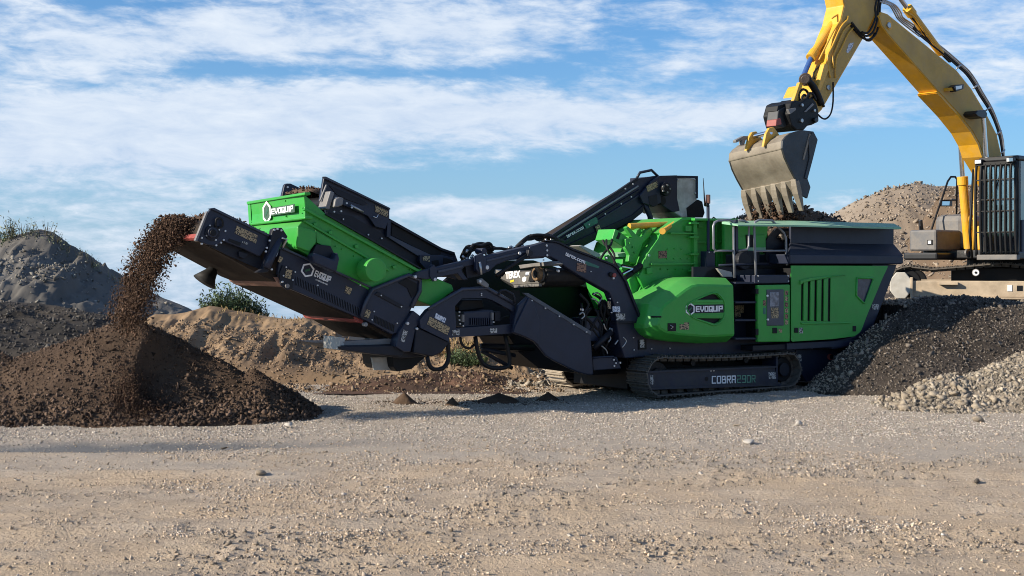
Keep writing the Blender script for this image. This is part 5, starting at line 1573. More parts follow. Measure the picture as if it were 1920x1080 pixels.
E.tubes('hose', RUBBER, [lat([(1650, -8), (1646, 14), (1645, 36), (1638, 58), (1628, 67), (1617, 65), (1606, 54), (1597, 42)], .30), lat([(1655, -8), (1650, 12), (1649, 38), (1642, 64), (1629, 74), (1616, 70), (1604, 58), (1594, 46)], .24),
                         lat([(1646, -8), (1641, 14), (1642, 32), (1634, 52), (1626, 62), (1616, 60)], .36), lat([(1640, 62), (1634, 74), (1626, 76), (1620, 70)], .2)], .024, boom)

# lift cylinders
for v, top, bot, nm in ((BW + .22, (1843.5, 214), (1851, 330), 0), (BF - .24, (1800, 236), (1812, 474), 1)):
    if nm == 0:
        q_ = E.tube('lift_cylinder', YEL, [(1851.5, 325, v), (1862, 468, v)], .095, None, 18)
        from_bm('rod', cyl_bm(EX.px(1843.5, 216, v), EX.px(1851.5, 328, v), .052, 16), CHROME, q_)
    else:
        bm = bmesh.new()
        add_cyl(bm, EX.px(1805, 338, v), EX.px(1816, 466, v), .105, 20)
        add_cyl(bm, EX.px(1804.5, 331, v), EX.px(1805.5, 347, v), .125, 20)
        q_ = from_bm('lift_cylinder', bm, YEL, exc, bevel=.01)
        from_bm('rod', cyl_bm(EX.px(1799, 240, v), EX.px(1805, 336, v), .056, 16), CHROME, q_)
        E.disc('cylinder_foot', gd, 1815, 474, 7, v + .14, v + .09, q_, 16, .008)
        E.disc('cylinder_foot', gd, 1815, 474, 7, v - .09, v - .14, q_, 16, .008)
        E.tubes('pipe', YEL, [lat([(1826, 420), (1826, 408), (1820, 404), (1818, 412), (1822, 430)], v + .2), lat([(1829, 436), (1828, 414), (1824, 410)], v + .25)], .025, q_)

# ---- stick
SW = .22
stick_px = [(1570, -46), (1652, -46), (1648, 16), (1622, 66), (1541, 206), (1534, 213), (1526, 208), (1524, 194), (1531, 166), (1551, 111), (1562, 72), (1574, 44), (1582, 10)]
stick = E.plate('stick', YEL, stick_px, SW, -SW, None, bevel=.015)
E.plate('side_plate', DYEL, [(1577, -44), (1650, -44), (1646, 15.5), (1621, 64), (1540, 203), (1534, 210), (1528, 206), (1526, 195), (1533, 167), (1553, 112), (1564, 73), (1576, 44), (1584, 10)], SW + .006, SW - .004, stick, bevel=0)['label'] = 'faded dusty yellow side of the stick'
E.plate('sticker', WLAB, [(1592, 81.5), (1601, 79.5), (1598, 90), (1590, 100), (1586.5, 97)], SW + .008, SW - .01, stick, bevel=0)
E.disc('pin', STEEL, 1554.5, 164, 5.2, SW + .04, SW - .01, stick, 16, .008)
bm = bmesh.new()
add_cyl(bm, EX.px(1580, 16, -.02), EX.px(1523, 104, -.02), .085, 18)
add_cyl(bm, EX.px(1528, 97, -.02), EX.px(1520, 109, -.02), .108, 18)
bc = from_bm('bucket_cylinder', bm, YEL, exc, bevel=.01)
from_bm('rod', cyl_bm(EX.px(1521, 108, -.02), EX.px(1505, 146, -.02), .052, 14), BLUE, bc)
E.tubes('pipe', YELLOWH, [lat([(1585, 20), (1577, 36), (1562, 60), (1546, 92), (1536, 112)], .2), lat([(1590, 30), (1588, 38), (1576, 52), (1560, 88), (1552, 104), (1553, 124), (1557, 146)], .26),
                          lat([(1596, 44), (1582, 58), (1568, 90), (1562, 108), (1563, 128)], .26), lat([(1600, 52), (1590, 64), (1576, 94), (1568, 110), (1566, 146)], .26), lat([(1584, 22), (1570, 28), (1560, 34)], .12)], .020, stick)
E.plate('stick_rib', YELLOWH, [(1549, 112), (1556, 104), (1543, 142), (1532, 168), (1528, 170), (1534, 150)], -.02, -.10, stick, bevel=.008)
E.plate('stick_rib', YELLOWH, [(1546, 120), (1551, 118), (1556, 126), (1540, 168), (1532, 172)], SW + .05, SW - .06, stick, bevel=.008)
E.tubes('hose', RUBBER, [lat([(1560, 80), (1548, 108), (1540, 120), (1526, 136), (1527, 148)], .1), lat([(1562, 154), (1562, 190), (1558, 212), (1550, 222), (1542, 222), (1533, 214)], .3), lat([(1564, 70), (1550, 96), (1542, 112)], .05)], .018, stick)

# ---- bucket linkage, tilt coupler
bm = bmesh.new()
add_cyl(bm, EX.px(1510, 149, .26), EX.px(1510, 149, -.34), .09, 18)
add_cyl(bm, EX.px(1510, 149, .18), EX.px(1510, 149, .08), .13, 18)
add_cyl(bm, EX.px(1510, 149, -.16), EX.px(1510, 149, -.30), .13, 18)
pn = from_bm('link_pin', bm, mat('greasy pin steel', (.09, .07, .06), .45, .5, .3, 20), exc, bevel=.012)
E.plate('link', YELLOWH, [(1500, 154), (1506, 156), (1496, 194), (1486, 196)], .20, .12, pn, bevel=.01)
E.plate('link', YELLOWH, [(1500, 154), (1506, 156), (1496, 194), (1486, 196)], -.20, -.28, pn, bevel=.01)
E.plate('link_web', YELLOWH, [(1500, 164), (1503, 160), (1496, 178), (1492, 182)], .12, -.20, pn, bevel=.006)
E.tube('swing_link', BLACK, lat([(1514, 150), (1523, 160), (1532, 176), (1540, 196)], .27), .07, pn, 8, 3)
tb = E.plate('tilt_coupler', BLACK, [(1484, 192), (1493, 188), (1503, 191), (1512, 184), (1524, 184), (1531, 192), (1535, 206), (1536, 228), (1524, 234), (1515, 236), (1508, 244), (1494, 245), (1484, 236), (1478, 214)], .34, -.30, None, bevel=.03)
E.plate('coupler_arm', GREY, [(1524, 193), (1527, 196), (1512, 210), (1508, 210)], .36, .30, tb, bevel=.006)
E.tubes('hose', RUBBER, [lat([(1500, 190), (1498, 178), (1504, 168), (1512, 170), (1516, 180), (1512, 190)], .2), lat([(1504, 192), (1504, 182), (1509, 178), (1514, 184)], .25), lat([(1520, 186), (1530, 180), (1540, 192), (1545, 200)], .25), lat([(1510, 188), (1516, 176), (1524, 176), (1530, 188)], .3)], .026, tb)
E.plate('coupler_plate', GREY, [(1478, 205), (1492, 202), (1493, 206), (1482, 214)], .40, .34, tb, bevel=.006)
E.disc('pin', STEEL, 1504.5, 226, 4, .38, .3, tb, 14, .006)
E.disc('pin', STEEL, 1505.5, 197, 3.2, .38, .3, tb, 14, .006)
E.disc('pin', STEEL, 1528.5, 207, 3, .38, .3, tb, 14, .006)
E.disc('pin', PLASTIC, 1531, 225, 5, .40, .3, tb, 16, .01)
E.plate('lower_coupler', BUCKD, [(1460, 206), (1472, 200), (1480, 204), (1482, 232), (1470, 240), (1456, 236)], .22, -.05, tb, bevel=.02)
E.plate('lock_block', RED, [(1456, 224), (1464, 222), (1466, 233), (1455, 236)],   .26, .02, tb, bevel=.01)
E.plate('coupler_hood', BLACK, [(1459, 198), (1474, 194), (1474, 200), (1457, 208)], .2, -.1, tb, bevel=.01)

# ---- bucket: back sheet, two cheeks, lip, ears, teeth
BL = .80
TILT = -.16
side_px = [(1468, 264), (1474, 256), (1483, 249.5), (1494, 246), (1505, 244), (1525.5, 246.5), (1533.5, 262), (1525, 296), (1514.5, 335.5), (1520, 351), (1514, 372), (1505.5, 367), (1498, 350), (1492, 335.5), (1481, 315), (1472, 295.5), (1467, 278)]
back_px = [(1520, 246), (1505, 244), (1494, 246), (1483, 249.5), (1474, 256), (1468, 264), (1467, 278), (1472, 295.5), (1481, 315), (1492, 335.5), (1498, 350), (1504, 364)]
W2 = 2 * BL - .28
near = [EX.px(x, y, BL) for x, y in back_px]
cen = sum((EX.px(x, y, BL) for x, y in side_px), Vector()) / len(side_px)
bm = bmesh.new()
sh = Vector((0, -W2, TILT))
VO = [[bm.verts.new(p + sh * k) for p in near] for k in (0, 1)]
VI = [[bm.verts.new(p + sh * k + (cen - p).normalized() * .045) for p in near] for k in (0, 1)]
n = len(near)
for i in range(n - 1):
    bm.faces.new((VO[0][i], VO[0][i + 1], VO[1][i + 1], VO[1][i]))
    bm.faces.new((VI[0][i], VI[0][i + 1], VI[1][i + 1], VI[1][i]))
    for k in (0, 1):
        bm.faces.new((VO[k][i], VO[k][i + 1], VI[k][i + 1], VI[k][i]))
for i in (0, n - 1):
    bm.faces.new((VO[0][i], VO[1][i], VI[1][i], VI[0][i]))
bucket = from_bm('bucket', bm, BUCK, exc)
for p in bucket.data.polygons:
    p.use_smooth = True
es = bucket.modifiers.new('edges', 'EDGE_SPLIT')
es.split_angle = R(36)
E.plate('cheek', BUCKD, side_px, BL + .015, BL - .03, bucket, bevel=.006)
off = Vector((0, -W2 - .0, TILT))
f = [EX.px(x, y, BL) + off for x, y in side_px]
from_bm('cheek', prism_bm(f, Vector((0, .04, 0))), BUCKD, bucket, bevel=.006)
E.plate('cheek_edge', BUCKD, [(1523, 248), (1533.5, 262), (1525, 296), (1514.5, 335.5), (1509, 334), (1518, 296), (1516, 262)], BL + .035, BL - .02, bucket, bevel=.006)
E.plate('cheek_stiffener', BUCK, [(1518, 250), (1521, 251), (1508, 300), (1505.5, 299)], BL + .03, BL - .01, bucket, bevel=.004)
# wear strips round the back and the lip
for (i0, i1, t) in ((8.6, 11.0, .03),):
    a_, b_ = near[9] + (near[10] - near[9]) * .0, near[11]
    nn = ((b_ - a_).normalized())
    outw = Vector((nn.z, 0, -nn.x))
    if outw.dot(a_ - cen) < 0:
        outw = -outw
    from_bm('lip', prism_bm([a_ + outw * .03, b_ + outw * .03, b_, a_], sh), BUCK, bucket, bevel=.008)
for i_ in (3, 6):
    a_, b_ = near[i_], near[i_] + (near[i_ + 1] - near[i_]) * .10
    outw = ((a_ + b_) / 2 - cen).normalized()
    from_bm('seam', prism_bm([a_ + outw * .012, b_ + outw * .012, b_ - outw * .01, a_ - outw * .01], sh), BUCK, bucket, bevel=0)
tip_dir = (EX.px(1506, 392, BL) - EX.px(1497, 352, BL)).normalized()
outw = Vector((tip_dir.z, 0, -tip_dir.x))
if outw.dot(near[10] - cen) < 0:
    outw = -outw
tm_ = None
for k in range(6):
    fk = .035 + k * (1 - .07) / 5
    base = near[9] + (near[11] - near[9]) * .35 + sh * fk
    bm = bmesh.new()
    w = .07
    sec = [(-.12, .035, .075, w * .8), (0, .06, .075, w), (.16, .065, .075, w), (.30, .045, .06, w * .9), (.52, .012, .02, w * .72)]
    prev = None
    for (d_, o1, i1, hw) in sec:
        c_ = base + tip_dir * d_
        ring = [bm.verts.new(c_ + outw * (o1 + .02) + Vector((0, hw, 0))), bm.verts.new(c_ + outw * (o1 + .02) - Vector((0, hw, 0))), bm.verts.new(c_ - outw * i1 * .6 - Vector((0, hw, 0))), bm.verts.new(c_ - outw * i1 * .6 + Vector((0, hw, 0)))]
        if prev:
            for j in range(4):
                bm.faces.new((prev[j], prev[(j + 1) % 4], ring[(j + 1) % 4], ring[j]))
        else:
            bm.faces.new(ring[::-1])
        prev = ring
    bm.faces.new(prev)
    from_bm('tooth', bm, BUCK, bucket, bevel=.012)
# mounting ears
for fk in (.30, .62):
    c_ = [EX.px(x, y, BL) for x, y in ((1463, 268), (1468, 243), (1474, 232), (1482, 230), (1488, 238), (1496, 250))]
    c_ = [p + sh * fk for p in c_]
    from_bm('ear', prism_bm(c_, Vector((0, -.06, 0))), YELLOWH, bucket, bevel=.012)
ea = EX.px(1477, 240, BL) + sh * .30
eb = EX.px(1477, 240, BL) + sh * .72
from_bm('ear_pin', cyl_bm(ea, eb, .045, 14), CHROME, bucket)
hk = [EX.px(x, y, BL) + sh * .66 for x, y in ((1447, 246), (1462, 238), (1474, 238), (1472, 243), (1466, 246), (1463, 256), (1458, 256), (1459, 246), (1448, 251))]
from_bm('hook', prism_bm(hk, Vector((0, -.08, 0))), GREY, bucket, bevel=.01)

# ================================================================== the land


def hash2(ix, iy, seed):
    h = (ix.astype(np.int64) * 374761393 + iy.astype(np.int64) * 668265263 + seed * 974634277) & 0xFFFFFFFF
    h = ((h ^ (h >> 13)) * 1274126177) & 0xFFFFFFFF
    return ((h ^ (h >> 16)) & 0xFFFFFF) / float(0xFFFFFF)


def vnoise(x, y, seed=0):
    ix, iy = np.floor(x), np.floor(y)
    fx, fy = x - ix, y - iy
    fx, fy = fx * fx * (3 - 2 * fx), fy * fy * (3 - 2 * fy)
    a, b = hash2(ix, iy, seed), hash2(ix + 1, iy, seed)
    c, d = hash2(ix, iy + 1, seed), hash2(ix + 1, iy + 1, seed)
    return (a + (b - a) * fx) + ((c + (d - c) * fx) - (a + (b - a) * fx)) * fy


def fbm(x, y, octv=5, seed=0, gain=0.5):
    s, a, t = 0, 1.0, 0
    for k in range(octv):
        s = s + a * (vnoise(x * 2 ** k + 17.3 * k, y * 2 ** k - 9.1 * k, seed + k) - .5)
        t += a
        a *= gain
    return s / t


def grid(name, xs, ys, fz, m, kind=None):
    X, Y = np.meshgrid(xs, ys)
    Z = fz(X, Y)
    V = np.stack([X, Y, Z], -1).reshape(-1, 3)
    nx, ny = len(xs), len(ys)
    i = np.arange(nx * ny).reshape(ny, nx)
    q = np.stack([i[:-1, :-1], i[:-1, 1:], i[1:, 1:], i[1:, :-1]], -1).reshape(-1, 4)
    o = link(name, fast_mesh(name, V, q, m), None)
    o.data.polygons.foreach_set('use_smooth', np.ones(len(q), bool))
    if kind:
        o['kind'] = kind
    return o


def smooth(a, b, x):
    t = np.clip((x - a) / (b - a), 0, 1)      # also falls when b < a
    return t * t * (3 - 2 * t)


def gpx(x, y, z=0.0):
    """the point of level ground that the photograph shows at (x, y)"""
    Y = (CAMZ - z) * FPX / (y - HZ)
    return ((x - 960) / FPX * Y, Y)


def zat(y, Y):
    return CAMZ - (y - HZ) * Y / FPX


# soil and stone
GRAVEL = mat('pale gravel ground', (0.43, 0.345, 0.26), 0.95, 0, .20, 1.6, col2=(0.47, 0.36, 0.25), bump=1.0, bscale=26, spec=.2, bdist=.04)
PEB = mat('gravel pebbles', (0.42, 0.335, 0.25), 0.9, 0, .12, 3, island=.52, spec=.25)
GPEB = mat('grey gravel', (0.415, 0.37, 0.32), 0.9, 0, .12, 3, island=.48, spec=.25)
RUBG = mat('dusty rubble gravel', (0.27, 0.235, 0.19), 0.9, 0, .2, 3, island=.5, spec=.2)
PROCK = mat('pale loose stone', (0.48, 0.44, 0.39), 0.9, 0, .15, 5, bump=.35, bscale=25, spec=.25)
ROCK = mat('tan broken rock', (0.285, 0.24, 0.185), 0.9, 0, .18, 5, island=.25, bump=.35, bscale=25, spec=.25)
BROWN = mat('dark brown earth', (0.066, 0.044, 0.031), 0.95, 0, .3, 2.2, col2=(0.11, 0.074, 0.05), bump=.8, bscale=18, spec=.15)
BCLOD = mat('brown earth crumbs', (0.090, 0.062, 0.046), 0.95, 0, .15, 4, island=.7, spec=.15)
CLOD = mat('crushed brown material', (0.085, 0.052, 0.035), 0.9, 0, .15, 4, island=.6, spec=.2)
GREYHILL = mat('grey clay hill', (0.15, 0.14, 0.127), 0.95, 0, .25, .45, col2=(0.10, 0.094, 0.086), bump=.9, bscale=3.5, spec=.15)
BANKD = mat('dark earth bank', (0.040, 0.037, 0.034), 0.95, 0, .3, .9, col2=(0.065, 0.055, 0.046), bump=.8, bscale=5, spec=.15)
SAND = mat('golden brown sand bank', (0.27, 0.185, 0.11), 0.95, 0, .22, .8, col2=(0.155, 0.105, 0.068), bump=.9, bscale=6, spec=.15)
HEAP = mat('grey brown spoil heap', (0.26, 0.215, 0.17), 0.95, 0, .15, .6, col2=(0.20, 0.155, 0.115), bump=.9, bscale=5, spec=.15)
RAMP = mat('dark stony ramp fill', (0.048, 0.039, 0.032), 0.95, 0, .3, 1.2, col2=(0.075, 0.062, 0.052), bump=1.0, bscale=12, spec=.2, bdist=.06)
RPEB = mat('ramp stones', (0.12, 0.102, 0.086), 0.9, 0, .15, 3, island=.92, spec=.25)
REDB = mat('reddish brown spoil', (0.10, 0.058, 0.040), 0.95, 0, .3, 2, col2=(0.07, 0.045, 0.034), bump=.8, bscale=14, spec=.15)

# crushed grey stone lies in a strip before the machine and in odd patches
gtr = GRAVEL.node_tree
gb0 = gtr.nodes['Principled BSDF']
src = gb0.inputs['Base Color'].links[0].from_socket
gtc = gtr.nodes.new('ShaderNodeTexCoord')
gsp = gtr.nodes.new('ShaderNodeSeparateXYZ')
gtr.links.new(gtc.outputs['Object'], gsp.inputs[0])
gno = gtr.nodes.new('ShaderNodeTexNoise')
gno.inputs['Scale'].default_value = .55
gno.inputs['Detail'].default_value = 8
gno.inputs['Roughness'].default_value = .65
gtr.links.new(gtc.outputs['Object'], gno.inputs['Vector'])
gr_ = gtr.nodes.new('ShaderNodeMapRange')
gr_.inputs['From Min'].default_value = 14.0
gr_.inputs['From Max'].default_value = 20.5
gr_.inputs['To Min'].default_value = -.42
gr_.inputs['To Max'].default_value = .30
gtr.links.new(gsp.outputs[1], gr_.inputs['Value'])
gad = gtr.nodes.new('ShaderNodeMath')
gtr.links.new(gr_.outputs[0], gad.inputs[0])
gtr.links.new(gno.outputs['Fac'], gad.inputs[1])
gr2 = gtr.nodes.new('ShaderNodeMapRange')
gr2.inputs['From Min'].default_value = .12
gr2.inputs['From Max'].default_value = .42
gr2.inputs['To Max'].default_value = .85
gtr.links.new(gad.outputs[0], gr2.inputs['Value'])
gmx = gtr.nodes.new('ShaderNodeMix')
gmx.data_type = 'RGBA'
gmx.inputs['B'].default_value = (.395, .345, .29, 1)
gtr.links.new(gr2.outputs[0], gmx.inputs['Factor'])
gtr.links.new(src, gmx.inputs['A'])
# a wheel rut filled with wet grey fines, at the left
gry = gtr.nodes.new('ShaderNodeMath')
gry.operation = 'MULTIPLY_ADD'
gtr.links.new(gsp.outputs[0], gry.inputs[0])
gry.inputs[1].default_value = -.10
gtr.links.new(gsp.outputs[1], gry.inputs[2])
gab = gtr.nodes.new('ShaderNodeMath')
gab.operation = 'SUBTRACT'
gtr.links.new(gry.outputs[0], gab.inputs[0])
gab.inputs[1].default_value = 18.25
gaa = gtr.nodes.new('ShaderNodeMath')
gaa.operation = 'ABSOLUTE'
gtr.links.new(gab.outputs[0], gaa.inputs[0])
gnn = gtr.nodes.new('ShaderNodeMath')
gnn.operation = 'MULTIPLY_ADD'
gtr.links.new(gno.outputs['Fac'], gnn.inputs[0])
gnn.inputs[1].default_value = .9
gtr.links.new(gaa.outputs[0], gnn.inputs[2])
gw = gtr.nodes.new('ShaderNodeMapRange')
gw.inputs['From Min'].default_value = 1.12
gw.inputs['From Max'].default_value = .62
gtr.links.new(gnn.outputs[0], gw.inputs['Value'])
gxx = gtr.nodes.new('ShaderNodeMapRange')
gxx.inputs['From Min'].default_value = -.6
gxx.inputs['From Max'].default_value = -4.2
gxx.inputs['To Max'].default_value = .9
gtr.links.new(gsp.outputs[0], gxx.inputs['Value'])
gml = gtr.nodes.new('ShaderNodeMath')
gml.operation = 'MULTIPLY'
gtr.links.new(gw.outputs[0], gml.inputs[0])
gtr.links.new(gxx.outputs[0], gml.inputs[1])
gm2 = gtr.nodes.new('ShaderNodeMix')
gm2.data_type = 'RGBA'
gm2.inputs['B'].default_value = (.13, .137, .145, 1)
gtr.links.new(gml.outputs[0], gm2.inputs['Factor'])
gtr.links.new(gmx.outputs['Result'], gm2.inputs['A'])
gtr.links.new(gm2.outputs['Result'], gb0.inputs['Base Color'])

# ---- ground: one sheet to the horizon, ruts and scuffs in relief near the camera


def ground_z(X, Y):
    near = smooth(60, 26, Y) if False else 1 - smooth(26, 60, Y)
    z = .05 * fbm(X * .35, Y * .5, 4, 3) + .05 * fbm(X * 1.3, Y * 2.2, 4, 8) * near
    # tyre and track ruts that run across the view
    r = np.sin(Y * 4.2 + 1.1 * fbm(X * .22, Y * .22, 2, 12) * 6 + X * .25)
    z = z + .012 * r * near * (vnoise(X * .4, Y * .5, 21) > .45)
    z = z + .022 * fbm(X * 4.5, Y * 7, 4, 31) * near + .016 * np.abs(fbm(X * 9, Y * 11, 3, 35)) * near
    yr = Y - .10 * X - 18.25
    z = z - .055 * np.exp(-(yr / .42) ** 2) * smooth(-1.0, -4.0, X) * near
    for yo, a_ in ((12.4, .10), (13.3, .10), (15.1, -.06), (11.2, .04)):      # old wheel ruts
        q_ = Y - a_ * X - yo - .25 * np.sin(X * .35)
        z = z - (.036 * np.exp(-(q_ / .16) ** 2) - .022 * np.exp(-((np.abs(q_) - .30) / .10) ** 2)) * (.4 + vnoise(X * 1.3, Y * .6, 77)) * near
    # patches churned into clods
    ch_ = smooth(.56, .70, vnoise(X * .5 + 3, Y * .8, 39) * .6 + vnoise(X * 1.6, Y * 2.2, 40) * .4)
    z = z + .085 * ch_ * np.abs(fbm(X * 6, Y * 9, 3, 41)) * near
    # keep it flat under the machine
    # the pit sits on high ground: beyond the banks the land falls away
    z = z - .055 * np.maximum(Y - 34, 0) * smooth(34, 60, Y)
    return z - .012


xs = np.concatenate([np.linspace(-420, -11.5, 22)[:-1], np.linspace(-11.5, 12, 520), np.linspace(12, 420, 22)[1:]])
ys = np.concatenate([np.linspace(-60, 8.5, 12)[:-1], 8.5 * (32 / 8.5) ** np.linspace(0, 1, 560), np.linspace(32, 1500, 30)[1:]])
ground = grid('ground', xs, ys, ground_z, GRAVEL, 'structure')

# ---- stones made once as small convex hulls


def hull_verts(n, seed, flat=.7):
    r = np.random.default_rng(seed)
    p = r.normal(size=(n, 3))
    # between a ball and a block, so that faces and edges read as broken stone
    p = p / np.linalg.norm(p, axis=1)[:, None] * .45 + p / np.abs(p).max(1)[:, None] * .45
    p *= r.uniform(.80, 1.05, (n, 1)) * np.array([1.15, .95, flat])
    bm = bmesh.new()
    for q in p:
        bm.verts.new(q)
    bmesh.ops.convex_hull(bm, input=bm.verts)
    for v in [v for v in bm.verts if not v.link_faces]:
        bm.verts.remove(v)
    bmesh.ops.triangulate(bm, faces=bm.faces)
    bm.verts.index_update()
    V = np.array([v.co[:] for v in bm.verts])
    F = np.array([[v.index for v in f.verts] for f in bm.faces])
    bm.free()
    return V, F


PEBS = [hull_verts(7, s, .65) for s in range(12)]
ROCKS = [hull_verts(12, 40 + s, .75) for s in range(10)]


def rand_rot(n, tilt=None):
    q = rng.normal(size=(n, 4))
    if tilt is not None:
        q[:, 1] *= tilt
        q[:, 2] *= tilt
    q /= np.linalg.norm(q, axis=1)[:, None]
    w, x, y, z = q.T
    return np.stack([np.stack([1 - 2 * (y * y + z * z), 2 * (x * y - w * z), 2 * (x * z + w * y)], -1),
                     np.stack([2 * (x * y + w * z), 1 - 2 * (x * x + z * z), 2 * (y * z - w * x)], -1),
                     np.stack([2 * (x * z - w * y), 2 * (y * z + w * x), 1 - 2 * (x * x + y * y)], -1)], 1)


def scatter(name, P, S_, m, protos=PEBS, tilt=.35, stretch=None):
    """one mesh of many stones at points P with radii S_"""
    P, S_ = np.asarray(P), np.asarray(S_)
    pick = rng.integers(0, len(protos), len(P))
    Vs, Fs, base = [], [], 0
    for k, (V, F) in enumerate(protos):
        idx = np.nonzero(pick == k)[0]
        if not len(idx):
            continue
        Rm = rand_rot(len(idx), tilt)
        VV = np.einsum('nij,vj->nvi', Rm, V) * S_[idx][:, None, None]
        if stretch is not None:
            VV = VV + (VV @ stretch)[..., None] * stretch * 1.2
        VV = VV + P[idx][:, None, :]
        FF = F[None] + (np.arange(len(idx)) * len(V))[:, None, None] + base
        Vs.append(VV.reshape(-1, 3))
        Fs.append(FF.reshape(-1, 3))
        base += len(idx) * len(V)
    o = link(name, fast_mesh(name, np.concatenate(Vs), np.concatenate(Fs), m), None)
    o['kind'] = 'stuff'
    return o


# ---- gravel on the ground, patchy, thickest in the belt before the machine
n = 170000
Y = 9.6 * (29 / 9.6) ** rng.random(n)
X = (rng.random(n) * 2 - 1) * .42 * Y
belt = smooth(16.8, 18.6, Y + 1.2 * (vnoise(X * .5, Y * .5, 2) - .5)) * (1 - smooth(24, 27, Y))
pat = vnoise(X * .55, Y * .9, 5) * .6 + vnoise(X * 1.7, Y * 2.6, 6) * .4
dens = .18 + .75 * smooth(.45, .66, pat)
dens = np.maximum(dens, .95 * belt)
dens = dens * (1 - .9 * np.exp(-((Y - .10 * X - 18.25) / .55) ** 2) * smooth(-1.0, -4.0, X))
k = rng.random(n) < dens * .9
X, Y, belt, pat = X[k], Y[k], belt[k], pat[k]
s = .0060 * np.exp(rng.normal(0, .55, len(X))) + .0050 * smooth(.52, .75, pat) * rng.random(len(X)) + .00028 * Y + .0018 * belt
s = np.minimum(s, .034)
gP = np.stack([X, Y, ground_z(X, Y) + s * .22], -1)
gk = rng.random(len(X)) < np.maximum(belt * .9, .12 + .3 * smooth(.6, .75, pat))
scatter('gravel', gP[~gk], s[~gk], PEB)
scatter('grey_gravel', gP[gk], s[gk], GPEB)
# churned patches of darker clods
n = 30000
X = (rng.random(n) * 2 - 1) * 6.5
Y = 9.8 * (17.5 / 9.8) ** rng.random(n)
ch_ = vnoise(X * .5 + 3, Y * .8, 39) * .6 + vnoise(X * 1.6, Y * 2.2, 40) * .4
k = (ch_ > .60) & (rng.random(n) < (ch_ - .60) * 9)
X, Y = X[k], Y[k]
s = np.minimum(.012 * np.exp(rng.normal(0, .5, len(X))), .035)
scatter('dirt_clods', np.stack([X, Y, ground_z(X, Y) + s * .15], -1), s, mat('grey brown dirt clods', (.27, .225, .175), .95, 0, .15, 3, island=.45, spec=.15))

# single stones that stand out on the open ground
STONES = [(1497, 791, 12, 'large pale angular stone on the gravel before the crusher track'),
          (1403, 823, 14, 'long flat pale stone half sunk in the sandy ground'),
          (541, 796, 9, 'squared white stone on the gravel beside the brown stockpile'),
          (1830, 900, 10, 'dark brown stone on open sand at the right'),
          (1188, 894, 10, 'broad sandy flat stone in the middle of the open ground'),
          (1314, 886, 6, 'small round pale stone lying alone on the open sand'),
          (1453, 851, 6, 'small grey stone with a dark side below the long flat stone'),
          (1437, 796, 7, 'low pale stone lying left of the large angular stone'),
          (1835, 784, 13, 'square tan block at the foot of the rubble heap'),
          (1384, 793, 12, 'wide whitish stone slab level with the gravel edge'),
          (1202, 1008, 6, 'small flat beige stone near the bottom of the picture'),
          (1329, 1006, 6, 'small flat dark edged stone near the bottom of the picture'),
          (490, 885, 10, 'grey stone clump on the sandy ground at the left'),
          (420, 836, 11, 'dark flat clod on the edge of the grey rut')]
rock_me = []
for i, (V, F) in enumerate(ROCKS):
    me = fast_mesh('rock', V, F, ROCK)
    rock_me.append(me)
dark_rock = mat('dark stone', (.10, .085, .07), .9, 0, .2, 5, bump=.3, bscale=25)
for i, (x, y, r, lab) in enumerate(STONES):
    gx_, gy_ = gpx(x, y + r * .5)
    me = rock_me[i % len(rock_me)]
    if 'dark' in lab and 'side' not in lab and 'edged' not in lab:
        me = me.copy()
        me.materials[0] = dark_rock
    elif 'white' in lab or 'pale' in lab:
        me = me.copy()
        me.materials[0] = PROCK
    o = bpy.data.objects.new('stone', me)
    COL.objects.link(o)
    rr = r * gy_ / FPX
    flat = .35 if ('flat' in lab or 'slab' in lab or 'low' in lab or 'broad' in lab) else .85
    o.scale = (rr * 1.1, rr * .9, rr * flat)
    o.rotation_euler = (rng.uniform(-.25, .25), rng.uniform(-.25, .25), rng.uniform(0, 6.28))
    o.location = (gx_, gy_, rr * flat * .45)
    tag(o, lab, 'stone', 'loose stones on the open ground')

# ---- brown stockpile under the discharge conveyor
SPX, SPY = -5.9, 21.25


def pile_z(X, Y):
    dxp, dyp = X - SPX, Y - SPY
    wob = 1 + .16 * fbm(X * .9, Y * .9, 3, 44)
    rr = np.sqrt((dxp / np.where(dxp > 0, 2.55, 4.9)) ** 2 + (dyp / 1.52) ** 2) * wob
    cone = 1.66 * (1 - rr)
    # a longer, lower shoulder to the left
    r2 = np.sqrt(((X + 8.2) / 3.4) ** 2 + ((Y - 21.2) / 1.6) ** 2) * wob
    sh2 = 1.10 * (1 - r2)
    z = np.maximum(cone, sh2)
    r3 = np.sqrt(((X + 4.15) / 1.1) ** 2 + ((Y - 21.4) / 1.3) ** 2) * wob
    z = np.maximum(z, .72 * (1 - r3))
    z = np.where(z > 1.46, 1.46 + (z - 1.46) * .35, z)
    # the face right of the crest line is hollowed so that it shades itself
    lx = X + .22 * fbm(Y * 1.3, X * .7, 3, 47)
    hol = smooth(-5.82, -5.52, lx) * (1 - smooth(-4.7, -3.9, lx)) * (1 - smooth(20.9, 21.5, Y))
    z = z - .42 * hol * smooth(.0, .7, z)
    return z + (.18 * fbm(X * 1.4, Y * 1.4, 5, 51) + .07 * fbm(X * 5, Y * 5, 4, 52)) * smooth(-.05, .25, z) - .03


